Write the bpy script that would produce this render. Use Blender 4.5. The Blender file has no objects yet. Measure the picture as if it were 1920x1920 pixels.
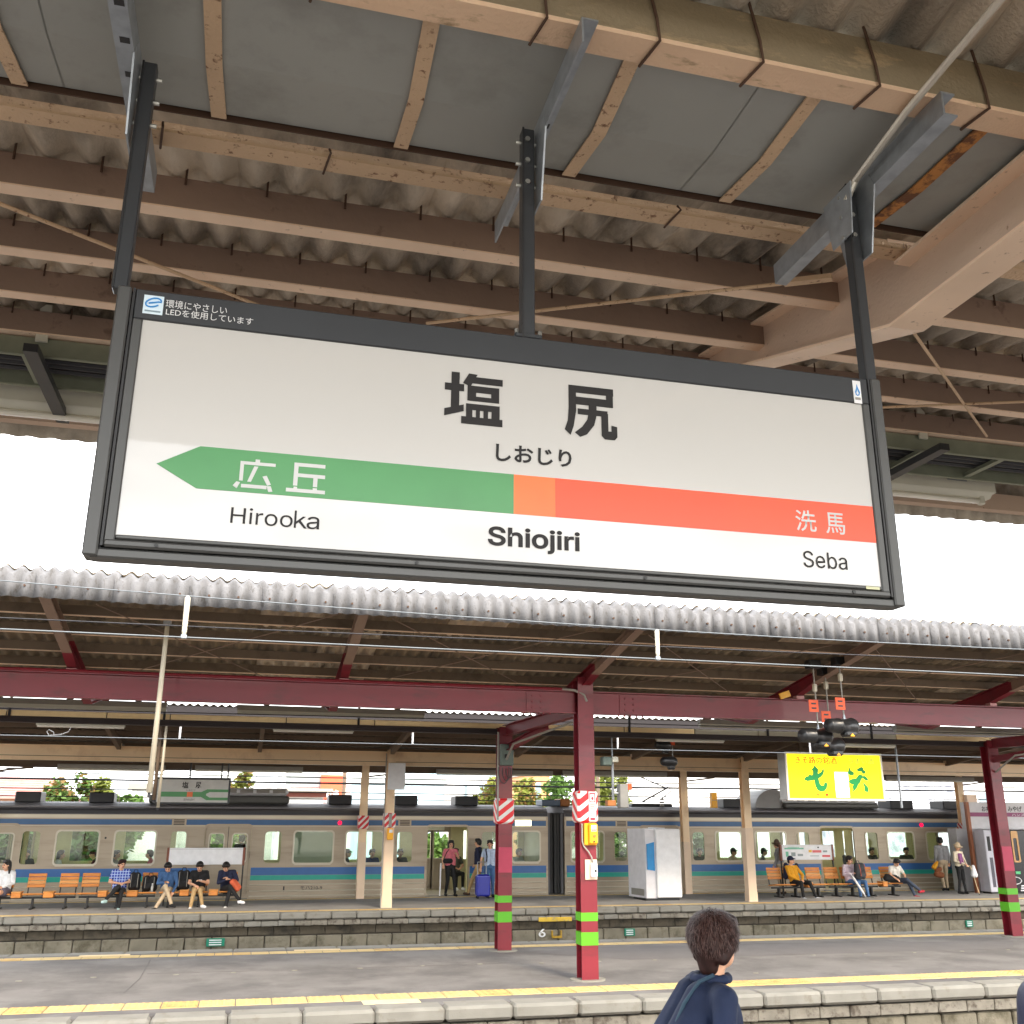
import bpy, bmesh, math, random
import numpy as np
from mathutils import Vector, Matrix

# ------------------------------------------------------------------ camera, sky, sun, exposure
SC = bpy.context.scene
COL = SC.collection
R = math.radians
random.seed(7)

F_PX, PITCH, YAW, ROLL = 1858.5, R(17.25), R(14.40), R(0.256)
CAM = Vector((0.0, 0.0, 2.2))            # eye 1.9 m above the near platform, whose top is z = 0.3
_fw = Vector((math.sin(YAW) * math.cos(PITCH), math.cos(YAW) * math.cos(PITCH), math.sin(PITCH)))
_r0 = Vector((math.cos(YAW), -math.sin(YAW), 0))
_u0 = _r0.cross(_fw)
_rt = _r0 * math.cos(ROLL) + _u0 * math.sin(ROLL)
_up = -_r0 * math.sin(ROLL) + _u0 * math.cos(ROLL)
cd = bpy.data.cameras.new('camera')
cam = bpy.data.objects.new('camera', cd)
COL.objects.link(cam)
m3 = Matrix((_rt, _up, -_fw)).transposed()
cam.matrix_world = Matrix.Translation(CAM) @ m3.to_4x4()
cd.sensor_width = 36.0
cd.lens = 36.0 * F_PX / 1920.0
cd.clip_start = 0.05
cd.clip_end = 3000
SC.camera = cam

SUN_EL, SUN_AZ = R(38), R(14)            # behind the viewer, a little to the right, veiled by cloud
to_sun = Vector((math.sin(SUN_AZ) * math.cos(SUN_EL), -math.cos(SUN_AZ) * math.cos(SUN_EL), math.sin(SUN_EL)))
sd = bpy.data.lights.new('sun', 'SUN')
sd.energy = 0.9
sd.angle = R(12)
sd.color = (1.0, 0.83, 0.62)
sun = bpy.data.objects.new('sun', sd)
COL.objects.link(sun)
sun.rotation_euler = to_sun.to_track_quat('Z', 'Y').to_euler()
sun.location = (0, -20, 30)

W = bpy.data.worlds.new('World')
SC.world = W
W.use_nodes = True
nt = W.node_tree
nt.nodes.clear()
out = nt.nodes.new('ShaderNodeOutputWorld')
bg = nt.nodes.new('ShaderNodeBackground')
sky = nt.nodes.new('ShaderNodeTexSky')
sky.sky_type = 'NISHITA'
sky.sun_disc = False
sky.sun_elevation = SUN_EL
sky.sun_rotation = math.atan2(to_sun.x, to_sun.y)
sky.air_density = 1.2
sky.dust_density = 2.0
tc = nt.nodes.new('ShaderNodeTexCoord')
mp = nt.nodes.new('ShaderNodeMapping')
mp.inputs['Scale'].default_value = (1.6, 1.6, 4.5)
nz = nt.nodes.new('ShaderNodeTexNoise')
nz.inputs['Scale'].default_value = 2.2
nz.inputs['Detail'].default_value = 7
nz.inputs['Roughness'].default_value = 0.58
cr = nt.nodes.new('ShaderNodeValToRGB')
cr.color_ramp.elements[0].position = 0.36
cr.color_ramp.elements[1].position = 0.52
nz2 = nt.nodes.new('ShaderNodeTexNoise')
nz2.inputs['Scale'].default_value = 5.0
nz2.inputs['Detail'].default_value = 6
cc = nt.nodes.new('ShaderNodeValToRGB')
cc.color_ramp.elements[0].position = 0.3
cc.color_ramp.elements[0].color = (4.6, 5.0, 5.7, 1)
cc.color_ramp.elements[1].position = 0.72
cc.color_ramp.elements[1].color = (15.5, 15.1, 14.4, 1)
mx = nt.nodes.new('ShaderNodeMix')
mx.data_type = 'RGBA'
L = nt.links.new
L(tc.outputs['Generated'], mp.inputs['Vector'])
L(mp.outputs[0], nz.inputs['Vector'])
L(mp.outputs[0], nz2.inputs['Vector'])
L(nz.outputs['Fac'], cr.inputs[0])
L(nz2.outputs['Fac'], cc.inputs[0])
L(cr.outputs[0], mx.inputs['Factor'])
L(sky.outputs[0], mx.inputs['A'])
L(cc.outputs[0], mx.inputs['B'])
L(mx.outputs['Result'], bg.inputs[0])
bg.inputs[1].default_value = 0.12
L(bg.outputs[0], out.inputs[0])

SC.view_settings.view_transform = 'Standard'
SC.view_settings.look = 'None'
SC.view_settings.gamma = 1
SC.view_settings.exposure = 2.3
SC.render.engine = 'CYCLES'
SC.cycles.use_denoising = True
SC.cycles.max_bounces = 9
SC.cycles.diffuse_bounces = 5
SC.cycles.glossy_bounces = 4
SC.cycles.transparent_max_bounces = 12
SC.cycles.caustics_reflective = False
SC.cycles.caustics_refractive = False
SC.cycles.sample_clamp_indirect = 6

# ------------------------------------------------------------------ helpers
def at(px, py, Y):
    """point of the photograph (1920 px) on the vertical plane at depth Y"""
    d = _fw * F_PX + _rt * (px - 960) + _up * (960 - py)
    return CAM + d * (Y / d.y)

def ground(px, py, z=0.0):
    d = _fw * F_PX + _rt * (px - 960) + _up * (960 - py)
    return CAM + d * ((z - CAM.z) / d.z)

ORG = {}                                  # world origin of every thing

def tag(o, label=None, cat=None, group=None, kind=None):
    if label: o['label'] = label
    if cat: o['category'] = cat
    if group: o['group'] = group
    if kind: o['kind'] = kind
    return o

def empty(name, loc, label, cat, group=None):
    o = bpy.data.objects.new(name, None)
    o.empty_display_size = 0.2
    COL.objects.link(o)
    o.location = loc
    ORG[o] = Vector(loc)
    return tag(o, label, cat, group)

def org(o):
    return ORG[o] if o is not None and o in ORG else Vector((0, 0, 0))

class MB:
    def __init__(s):
        s.v = []; s.f = []; s.mi = []; s.cur = 0
    def add(s, vs, fs):
        n = len(s.v)
        s.v.extend([tuple(p) for p in vs])
        s.f.extend([tuple(i + n for i in f) for f in fs])
        s.mi.extend([s.cur] * len(fs))
        return s
    def box(s, x0, x1, y0, y1, z0, z1):
        if x0 > x1: x0, x1 = x1, x0
        if y0 > y1: y0, y1 = y1, y0
        if z0 > z1: z0, z1 = z1, z0
        return s.add([(x0,y0,z0),(x1,y0,z0),(x1,y1,z0),(x0,y1,z0),(x0,y0,z1),(x1,y0,z1),(x1,y1,z1),(x0,y1,z1)],
                     [(0,3,2,1),(4,5,6,7),(0,1,5,4),(1,2,6,5),(2,3,7,6),(3,0,4,7)])
    def rbox(s, x0, x1, y0, y1, z0, z1, b=0.01):
        """box with chamfered edges"""
        b = min(b, (x1-x0)/2.01, (y1-y0)/2.01, (z1-z0)/2.01)
        rings = []
        for z, i in ((z0, b), (z0+b, 0), (z1-b, 0), (z1, b)):
            a = b
            rings.append([(x0+i+a*0,y0+b+i*0,z),(x0+b+i*0,y0+i,z),(x1-b,y0+i,z),(x1-i,y0+b,z),(x1-i,y1-b,z),(x1-b,y1-i,z),(x0+b,y1-i,z),(x0+i,y1-b,z)])
        vs = [p for r in rings for p in r]
        fs = [tuple(range(7,-1,-1)), tuple(range(24,32))]
        for k in range(3):
            for j in range(8):
                a, c = k*8+j, k*8+(j+1)%8
                fs.append((a, c, c+8, a+8))
        return s.add(vs, fs)
    def beam(s, a, b, w, h, up=(0,0,1)):
        """rectangular bar from a to b; w across, h along up"""
        a, b = Vector(a), Vector(b)
        d = (b-a).normalized(); u = Vector(up)
        x = d.cross(u)
        if x.length < 1e-5: x = d.cross(Vector((0,1,0)))
        x.normalize(); u = x.cross(d)
        x *= w/2; u *= h/2
        vs = [a-x-u,a+x-u,a+x+u,a-x+u,b-x-u,b+x-u,b+x+u,b-x+u]
        return s.add(vs, [(0,1,2,3),(7,6,5,4),(0,4,5,1),(1,5,6,2),(2,6,7,3),(3,7,4,0)])
    def tube(s, pts, r, n=8, cap=True):
        pts = [Vector(p) for p in pts]
        rr = r if isinstance(r, (list, tuple)) else [r]*len(pts)
        base = len(s.v); prev = None
        vs = []
        for i, p in enumerate(pts):
            d = (pts[min(i+1,len(pts)-1)] - pts[max(i-1,0)]).normalized()
            if prev is None:
                u = d.cross(Vector((0,0,1)))
                if u.length < 1e-3: u = d.cross(Vector((1,0,0)))
            else:
                u = prev - d * prev.dot(d)
            u.normalize(); prev = u
            w = d.cross(u)
            for k in range(n):
                t = 2*math.pi*k/n
                vs.append(p + (u*math.cos(t) + w*math.sin(t))*rr[i])
        fs = []
        for i in range(len(pts)-1):
            for k in range(n):
                a, c = i*n+k, i*n+(k+1)%n
                fs.append((a, c, c+n, a+n))
        if cap:
            fs.append(tuple(range(n-1,-1,-1)))
            fs.append(tuple(range((len(pts)-1)*n, len(pts)*n)))
        return s.add(vs, fs)
    def prism(s, poly, axis, a, b):
        """polygon extruded along an axis; poly in the other two coordinates (cyclic order)"""
        n = len(poly)
        def P(q, t):
            if axis == 'x': return (t, q[0], q[1])
            if axis == 'y': return (q[0], t, q[1])
            return (q[0], q[1], t)
        vs = [P(q, a) for q in poly] + [P(q, b) for q in poly]
        fs = [tuple(range(n-1,-1,-1)), tuple(range(n, 2*n))]
        for i in range(n):
            j = (i+1) % n
            fs.append((i, j, n+j, n+i))
        return s.add(vs, fs)
    def ring(s, outer, inner, axis, a, b):
        """closed frame between two outlines with equal point counts"""
        n = len(outer)
        def P(q, t):
            if axis == 'x': return (t, q[0], q[1])
            if axis == 'y': return (q[0], t, q[1])
            return (q[0], q[1], t)
        vs = [P(q,a) for q in outer]+[P(q,a) for q in inner]+[P(q,b) for q in outer]+[P(q,b) for q in inner]
        fs = []
        for i in range(n):
            j = (i+1) % n
            fs += [(i,j,n+j,n+i),(2*n+i,3*n+i,3*n+j,2*n+j),(i,2*n+i,2*n+j,j),(n+i,n+j,3*n+j,3*n+i)]
        return s.add(vs, fs)
    def isec(s, a, b, w, h, t=0.012, up=(0,0,1)):
        """I-section bar: two flanges and a web"""
        a, b = Vector(a), Vector(b)
        d = (b-a).normalized(); x = d.cross(Vector(up)).normalized(); u = x.cross(d)
        for sg in (-1, 1):
            o = u*sg*(h/2-t/2)
            s.beam(a+o, b+o, w, t, u)
        s.beam(a, b, t*0.8, h-2*t, u)
        return s
    def mesh(s, name, off=Vector((0,0,0)), smooth=False):
        me = bpy.data.meshes.new(name)
        me.from_pydata([(p[0]-off.x, p[1]-off.y, p[2]-off.z) for p in s.v], [], s.f)
        if any(s.mi): me.polygons.foreach_set('material_index', s.mi)
        bm = bmesh.new(); bm.from_mesh(me)
        bmesh.ops.recalc_face_normals(bm, faces=bm.faces)
        bm.to_mesh(me); bm.free()
        if smooth: me.polygons.foreach_set('use_smooth', [True]*len(me.polygons))
        me.update()
        return me
    def build(s, name, mat, parent=None, smooth=False, label=None):
        off = org(parent)
        me = s.mesh(name, off, smooth)
        for m in (mat if isinstance(mat, (list, tuple)) else [mat]): me.materials.append(m)
        o = bpy.data.objects.new(name, me)
        COL.objects.link(o)
        if parent is not None:
            o.parent = parent
            ORG[o] = off
        else:
            ORG[o] = Vector((0,0,0))
        if label: o['label'] = label
        return o

def inst(name, me, loc, parent=None, rot=None, scale=None):
    """object sharing mesh data; loc in world space"""
    o = bpy.data.objects.new(name, me)
    COL.objects.link(o)
    off = org(parent)
    if parent is not None: o.parent = parent
    o.location = Vector(loc) - off
    ORG[o] = Vector(loc)
    if rot: o.rotation_euler = rot
    if scale: o.scale = scale
    return o

def copy_tree(o, loc, label=None, group=None, parent=None):
    c = o.copy(); COL.objects.link(c)
    if parent is not None: c.parent = parent
    if loc is not None: c.location = loc
    if label: c['label'] = label
    if group: c['group'] = group
    ORG[c] = Vector(loc) if loc is not None else Vector((0,0,0))
    for ch in o.children:
        d = ch.copy(); COL.objects.link(d); d.parent = c
        for g in ch.children:
            e = g.copy(); COL.objects.link(e); e.parent = d
    return c

def rrect(x0, x1, z0, z1, r, n=4):
    pts = []
    for cx, cz, a0 in ((x1-r,z0+r,-90),(x1-r,z1-r,0),(x0+r,z1-r,90),(x0+r,z0+r,180)):
        for k in range(n+1):
            t = R(a0 + 90*k/n)
            pts.append((cx+r*math.cos(t), cz+r*math.sin(t)))
    return pts

# ------------------------------------------------------------------ materials
MATS = {}
def srgb(r, g, b):
    f = lambda c: (c/255/12.92 if c/255 <= 0.04045 else ((c/255+0.055)/1.055)**2.4)
    return (f(r), f(g), f(b))

def mat(name, col, rough=0.6, metal=0.0, var=0.12, scale=3.0, dirt=None, dirt_amt=0.0, dscale=1.2, bump=0.0, bscale=40, coat=0.0,
        stretch=None, dlo=0.52, dhi=0.7, spec=0.5, emit=0.0):
    """principled material with colour variation, optional patches of a second colour and fine relief"""
    if name in MATS: return MATS[name]
    m = bpy.data.materials.new(name); m.use_nodes = True
    n = m.node_tree.nodes; l = m.node_tree.links.new
    p = n['Principled BSDF']
    p.inputs['Roughness'].default_value = rough
    p.inputs['Metallic'].default_value = metal
    p.inputs['Specular IOR Level'].default_value = spec
    if coat: p.inputs['Coat Weight'].default_value = coat; p.inputs['Coat Roughness'].default_value = 0.03
    geo = n.new('ShaderNodeNewGeometry')
    mpn = n.new('ShaderNodeMapping')
    mpn.inputs['Scale'].default_value = stretch or (1,1,1)
    l(geo.outputs['Position'], mpn.inputs['Vector'])
    nz = n.new('ShaderNodeTexNoise'); nz.inputs['Scale'].default_value = scale; nz.inputs['Detail'].default_value = 5
    l(mpn.outputs[0], nz.inputs['Vector'])
    rp = n.new('ShaderNodeValToRGB')
    a, b = 1-var, 1+var
    rp.color_ramp.elements[0].position = 0.3; rp.color_ramp.elements[1].position = 0.7
    rp.color_ramp.elements[0].color = tuple(min(1, c*a) for c in col)+(1,)
    rp.color_ramp.elements[1].color = tuple(min(1, c*b) for c in col)+(1,)
    l(nz.outputs['Fac'], rp.inputs[0])
    last = rp.outputs[0]
    if dirt:
        n2 = n.new('ShaderNodeTexNoise'); n2.inputs['Scale'].default_value = dscale; n2.inputs['Detail'].default_value = 8
        n2.inputs['Roughness'].default_value = 0.65
        l(mpn.outputs[0], n2.inputs['Vector'])
        r2 = n.new('ShaderNodeValToRGB')
        r2.color_ramp.elements[0].position = dlo; r2.color_ramp.elements[1].position = dhi
        r2.color_ramp.elements[1].color = (dirt_amt,)*3+(1,)
        l(n2.outputs['Fac'], r2.inputs[0])
        mxn = n.new('ShaderNodeMix'); mxn.data_type = 'RGBA'
        l(r2.outputs[0], mxn.inputs['Factor']); l(last, mxn.inputs['A'])
        mxn.inputs['B'].default_value = tuple(dirt)+(1,)
        last = mxn.outputs['Result']
    l(last, p.inputs['Base Color'])
    if emit:
        l(last, p.inputs['Emission Color']); p.inputs['Emission Strength'].default_value = emit
    if bump:
        n3 = n.new('ShaderNodeTexNoise'); n3.inputs['Scale'].default_value = bscale; n3.inputs['Detail'].default_value = 4
        l(geo.outputs['Position'], n3.inputs['Vector'])
        bn = n.new('ShaderNodeBump'); bn.inputs['Strength'].default_value = bump; bn.inputs['Distance'].default_value = 0.01
        l(n3.outputs['Fac'], bn.inputs['Height']); l(bn.outputs[0], p.inputs['Normal'])
    MATS[name] = m
    return m

def plain(name, col, rough=0.6, metal=0.0, coat=0.0, emit=0.0, spec=0.5):
    return mat(name, col, rough, metal, var=0.06, scale=6, coat=coat, emit=emit, spec=spec)

def stripe_mat(name, ca, cb, freq, ax=(1,0,1), duty=0.5, rough=0.45):
    """flat print of slanting bands"""
    m = bpy.data.materials.new(name); m.use_nodes = True
    n = m.node_tree.nodes; l = m.node_tree.links.new
    p = n['Principled BSDF']; p.inputs['Roughness'].default_value = rough
    geo = n.new('ShaderNodeNewGeometry')
    dt = n.new('ShaderNodeVectorMath'); dt.operation = 'DOT_PRODUCT'
    dt.inputs[1].default_value = tuple(c*freq for c in ax)
    l(geo.outputs['Position'], dt.inputs[0])
    fr = n.new('ShaderNodeMath'); fr.operation = 'FRACT'; l(dt.outputs['Value'], fr.inputs[0])
    lt = n.new('ShaderNodeMath'); lt.operation = 'LESS_THAN'; lt.inputs[1].default_value = duty; l(fr.outputs[0], lt.inputs[0])
    mxn = n.new('ShaderNodeMix'); mxn.data_type = 'RGBA'
    l(lt.outputs[0], mxn.inputs['Factor'])
    mxn.inputs['A'].default_value = ca+(1,); mxn.inputs['B'].default_value = cb+(1,)
    l(mxn.outputs['Result'], p.inputs['Base Color'])
    return m

def glass_mat(name, tint=(0.85,0.9,0.88), refl=0.1):
    m = bpy.data.materials.new(name); m.use_nodes = True
    n = m.node_tree.nodes; l = m.node_tree.links.new
    n.remove(n['Principled BSDF'])
    tr = n.new('ShaderNodeBsdfTransparent'); tr.inputs[0].default_value = tint+(1,)
    gl = n.new('ShaderNodeBsdfGlossy'); gl.inputs['Roughness'].default_value = 0.02
    mxs = n.new('ShaderNodeMixShader'); mxs.inputs[0].default_value = refl
    l(tr.outputs[0], mxs.inputs[1]); l(gl.outputs[0], mxs.inputs[2]); l(mxs.outputs[0], n['Material Output'].inputs[0])
    return m

RUST = (0.16, 0.065, 0.028)
M = {}
M['cream'] = mat('cream_paint', srgb(202,178,158), 0.55, var=0.07, scale=2.5, dirt=(0.22,0.12,0.07), dirt_amt=0.8, dscale=26, dlo=0.64, dhi=0.70, bump=0.25, bscale=60)
M['cream_rusty'] = mat('cream_paint_rusty', srgb(204,174,142), 0.6, var=0.08, scale=3, dirt=RUST, dirt_amt=0.9, dscale=34, dlo=0.58, dhi=0.66, bump=0.5, bscale=80)
M['flange'] = mat('bounce_lit_cream_paint', srgb(236,208,182), 0.55, var=0.08, scale=3, dirt=(0.3,0.18,0.11), dirt_amt=0.7, dscale=24, dlo=0.62, dhi=0.7)  # cream paint lightened, ground bounce light put into the colour
M['brown'] = mat('web_shade_brown_paint', srgb(142,120,106), 0.6, var=0.1, scale=2, dirt=(0.12,0.07,0.05), dirt_amt=0.7, dscale=8, dlo=0.6, dhi=0.7, bump=0.2)  # brown paint with the shade on the webs put into its colour
M['slate'] = mat('weathered_fibre_cement', srgb(204,190,170), 0.85, var=0.2, scale=4, dirt=(0.055,0.046,0.038), dirt_amt=0.9, dscale=2.2, dlo=0.45, dhi=0.68, bump=0.5, bscale=90, stretch=(1,0.35,1))
M['slate_b'] = mat('pale_fibre_cement', srgb(198,188,172), 0.85, var=0.14, scale=5, dirt=(0.16,0.13,0.10), dirt_amt=0.7, dscale=3, dlo=0.45, dhi=0.7, bump=0.5, bscale=90, stretch=(1,0.35,1))
M['fascia'] = mat('bleached_fibre_cement', srgb(106,106,108), 0.85, var=0.2, scale=9, dirt=(0.07,0.062,0.055), dirt_amt=0.75, dscale=16, dlo=0.54, dhi=0.66, bump=0.6, bscale=70, stretch=(1,1,0.5))
M['gutter'] = mat('dull_grey_sheet_steel', srgb(156,157,152), 0.5, metal=0.1, var=0.06, scale=1.4, dirt=srgb(128,128,122), dirt_amt=0.6, dscale=3, bump=0.08, bscale=30)
M['galv'] = mat('galvanised_steel', srgb(160,166,172), 0.42, metal=0.7, var=0.14, scale=22)
M['galv_green'] = mat('oxidised_cable_tray_steel', srgb(134,140,124), 0.5, metal=0.5, var=0.12, scale=8)
M['dark'] = plain('charcoal_aluminium', srgb(52,54,57), 0.4, metal=0.2)
M['darkframe'] = plain('grey_aluminium_frame', srgb(78,78,77), 0.4, metal=0.3)
M['blackrod'] = plain('black_steel', (0.012,0.012,0.013), 0.45)
M['bolt'] = plain('bright_bolt_zinc', srgb(170,170,165), 0.35, metal=0.8)
M['rust'] = plain('rusted_iron', (0.07,0.035,0.02), 0.8)
M['whiteface'] = mat('white_sign_acrylic', (0.54,0.525,0.50), 0.3, var=0.02, scale=1, coat=1.0)
M['whiteface'].node_tree.nodes['Principled BSDF'].inputs['Coat IOR'].default_value = 1.5
M['s_green'] = plain('sign_green_film', (0.055,0.26,0.075), 0.3)
M['s_orange'] = plain('sign_orange_film', (0.80,0.155,0.018), 0.3)
M['s_red'] = plain('sign_vermilion_film', (0.80,0.066,0.008), 0.3)
M['s_black'] = plain('sign_black_lettering', (0.022,0.020,0.020), 0.45, spec=0.2)
M['s_white'] = plain('sign_white_lettering', (0.55,0.55,0.54), 0.3)
M['s_blue'] = plain('sign_blue_mark', srgb(60,140,205), 0.4)
M['lightbox'] = mat('pale_fixture_enamel', srgb(206,204,190), 0.45, var=0.06, scale=3)
M['lighttube'] = plain('unlit_tube_glass', srgb(236,232,220), 0.25)
M['asphalt'] = mat('platform_asphalt', srgb(120,117,115), 0.9, var=0.14, scale=1.3, dirt=srgb(96,93,92), dirt_amt=0.9, dscale=0.7, bump=0.35, bscale=160, dlo=0.45, dhi=0.6)
M['ballast'] = mat('track_ballast', srgb(112,98,86), 0.95, var=0.4, scale=22, bump=1.0, bscale=24)
M['ground'] = mat('far_ground', srgb(120,116,104), 0.95, var=0.2, scale=0.2)
M['coping'] = mat('coping_concrete', srgb(138,135,126), 0.85, var=0.1, scale=3, dirt=srgb(120,112,98), dirt_amt=0.8, dscale=5, dlo=0.55, dhi=0.72, bump=0.3, bscale=70)
M['stone'] = mat('pale_strip_stone', srgb(136,130,118), 0.9, var=0.18, scale=5, dirt=srgb(80,70,60), dirt_amt=0.9, dscale=7, dlo=0.5, dhi=0.66, bump=0.6, bscale=50)
M['block'] = mat('mossy_wall_block', srgb(132,125,108), 0.92, var=0.18, scale=2.5, dirt=srgb(86,80,62), dirt_amt=0.9, dscale=3.5, dlo=0.48, dhi=0.68, bump=0.6, bscale=40)
M['blockdark'] = mat('recess_shade_wall_block', srgb(92,84,70), 0.92, var=0.2, scale=3, dirt=(0.02,0.018,0.014), dirt_amt=0.85, dscale=3, dlo=0.42, dhi=0.66, bump=0.6, bscale=40)  # shade of the recessed course painted into the blocks
M['mortar'] = plain('dark_mortar', (0.06,0.05,0.04), 0.95)
M['tactile'] = mat('yellow_tactile_paving', srgb(206,180,124), 0.7, var=0.1, scale=3, dirt=srgb(150,122,72), dirt_amt=0.6, dscale=6, dlo=0.55, dhi=0.75, bump=0.3, bscale=60)
M['tactile_pale'] = mat('faded_tactile_paving', srgb(228,204,160), 0.75, var=0.1, scale=3)
M['red'] = mat('maroon_gloss_paint', srgb(122,25,40), 0.42, coat=0.15, var=0.16, scale=1.8, dirt=srgb(84,28,32), dirt_amt=0.8, dscale=6, bump=0.06, bscale=12, stretch=(0.3,1,1))
M['red_dull'] = mat('maroon_old_paint', srgb(120,28,42), 0.5, var=0.12, scale=2, dirt=(0.06,0.02,0.02), dirt_amt=0.6, dscale=3)
M['pinkpatch'] = plain('faded_red_patch', srgb(176,52,80), 0.5)
M['lime'] = plain('lime_green_band', srgb(86,170,18), 0.4)
M['hazard'] = stripe_mat('red_white_hazard_print', srgb(228,226,222), srgb(222,30,40), 5.6, (0.75,0.75,-1), 0.56)
M['hazard_small'] = stripe_mat('red_white_fine_hazard_print', srgb(226,220,214), srgb(206,40,46), 5.5, (1,1,-1), 0.55)
M['notice'] = plain('white_notice_board', srgb(228,228,228), 0.4)
M['yellowbox'] = plain('yellow_enamel', srgb(246,176,20), 0.35)
M['white'] = plain('white_enamel', srgb(232,232,234), 0.35)
M['beigeplate'] = plain('beige_mounting_plate', srgb(232,206,184), 0.55)
M['greybox'] = plain('grey_green_enamel', srgb(96,112,106), 0.45)
M['conduit'] = plain('grey_conduit', srgb(150,146,138), 0.5)
M['wire'] = plain('bright_copper_steel_wire', srgb(118,124,128), 0.4, metal=0.4)
M['wiredark'] = plain('dark_cable', (0.02,0.02,0.025), 0.6)
M['pole'] = plain('white_fibre_pole', srgb(200,192,172), 0.45)
# ------------------------------------------------------------------ lettering (built from the built-in typeface, fitted to a measured rectangle)
TEXTS = []
def lettering(s, x0, x1, z0, z1, Y, m, parent, name='lettering', bold=0.0, depth=0.0008, label=None, face='-y', mirror=False):
    TEXTS.append((s, x0, x1, z0, z1, Y, m, parent, name, bold, depth, label, face))

def tpx(s, p0, p1, Y, m, parent, name='lettering', bold=0.0, label=None):
    a = at(p0[0], p0[1], Y); b = at(p1[0], p1[1], Y)
    lettering(s, a.x, b.x, b.z, a.z, Y, m, parent, name, bold, label=label)

LATIN = None
try:                                              # grotesque typeface that ships inside Blender itself; the default one is used without it
    LATIN = bpy.data.fonts.load(bpy.utils.system_resource('DATAFILES', path='fonts') + '/Inter.woff2')
except Exception:
    pass

def finish_texts():
    tmp = []
    for t in TEXTS:
        cu = bpy.data.curves.new('lettering', 'FONT')
        cu.body = t[0]; cu.font = LATIN if (LATIN and t[0].isascii()) else cu.font; cu.size = 1.0; cu.extrude = 0.0; cu.offset = t[9]; cu.resolution_u = 3
        o = bpy.data.objects.new('tmp_text', cu); COL.objects.link(o); tmp.append(o)
    dg = bpy.context.evaluated_depsgraph_get(); dg.update()
    for o, t in zip(tmp, TEXTS):
        s, x0, x1, z0, z1, Y, m, parent, name, bold, depth, label, face = t
        me = bpy.data.meshes.new_from_object(o.evaluated_get(dg))
        n = len(me.vertices)
        if n == 0: continue
        co = np.empty(n*3); me.vertices.foreach_get('co', co); co = co.reshape(-1,3)
        lo, hi = co.min(0), co.max(0)
        w = np.maximum(hi-lo, 1e-6)
        u = (co[:,0]-lo[0])/w[0]; v = (co[:,1]-lo[1])/w[1]
        q = np.zeros_like(co); off = org(parent)
        if face == '-y':
            q[:,0] = x0+u*(x1-x0)-off.x; q[:,1] = Y-off.y; q[:,2] = z0+v*(z1-z0)-off.z
        else:                                     # facing -x : x0,x1 are y values, Y is x
            q[:,0] = Y-off.x; q[:,1] = x0+u*(x1-x0)-off.y; q[:,2] = z0+v*(z1-z0)-off.z
        me.vertices.foreach_set('co', q.ravel()); me.materials.clear(); me.materials.append(m); me.update()
        me.name = name
        ob = bpy.data.objects.new(name, me); COL.objects.link(ob); ob.parent = parent
        if label: ob['label'] = label
    for o in tmp:
        cu = o.data; bpy.data.objects.remove(o); bpy.data.curves.remove(cu)

# ------------------------------------------------------------------ ground, tracks, platforms
b = MB().box(-600, 700, -300, 1500, -1.6, -1.02)
tag(b.build('ground', M['ground']), kind='structure')
b = MB()
for y0, y1 in ((7.45, 13.3), (19.5, 26.7), (31.2, 38)):
    b.box(-60, 90, y0, y1, -1.019, -0.93)
tag(b.build('track_bed', M['ballast']), kind='structure')
M['rail'] = plain('worn_rail_steel', (0.13,0.09,0.07), 0.4, metal=0.7)
M['sleeper'] = plain('concrete_sleeper', srgb(130,122,110), 0.9)
def track(yc, nx0, nx1, lab):
    t = empty('railway_track', (0, yc, -0.93), lab, 'track', 'tracks between the platforms')
    for s in (-0.5335, 0.5335):
        b = MB()
        b.box(-60, 90, yc+s-0.065, yc+s+0.065, -0.83, -0.815); b.box(-60, 90, yc+s-0.01, yc+s+0.01, -0.815, -0.70); b.box(-60, 90, yc+s-0.033, yc+s+0.033, -0.70, -0.66)
        b.build('rail', M['rail'], t)
    sm = MB().rbox(-0.12, 0.12, -1.0, 1.0, 0, 0.11, 0.02).mesh('sleeper'); sm.materials.append(M['sleeper'])
    x = nx0
    while x < nx1:
        inst('sleeper', sm, (x, yc, -0.94), t); x += 0.62
track(10.6, -10, 16, 'rails and concrete sleepers between the near and middle platforms')
track(23.2, -8, 8, 'rails and sleepers between the middle and far platforms')
track(32.95, 0, 1, 'rails under the standing train')

random.seed(3)
def platform(name, y0, y1, top, x0, x1, m='asphalt'):
    b = MB().box(x0, x1, y0, y1, -1.01, top)
    return tag(b.build(name, M[m]), kind='structure')
P_near = platform('near_platform', -6, 7.1, 0.3, -40, 60)
P_mid = platform('middle_platform', 13.43, 19.32, 0.0, -40, 60)
M['asphalt_pale'] = mat('pale_worn_asphalt', srgb(142,141,140), 0.9, var=0.12, scale=1.3, dirt=srgb(116,114,112), dirt_amt=0.8, dscale=0.8, bump=0.3, bscale=160)
P_far = platform('far_platform', 26.82, 31.28, 0.0, -40, 60, 'asphalt_pale')

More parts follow.
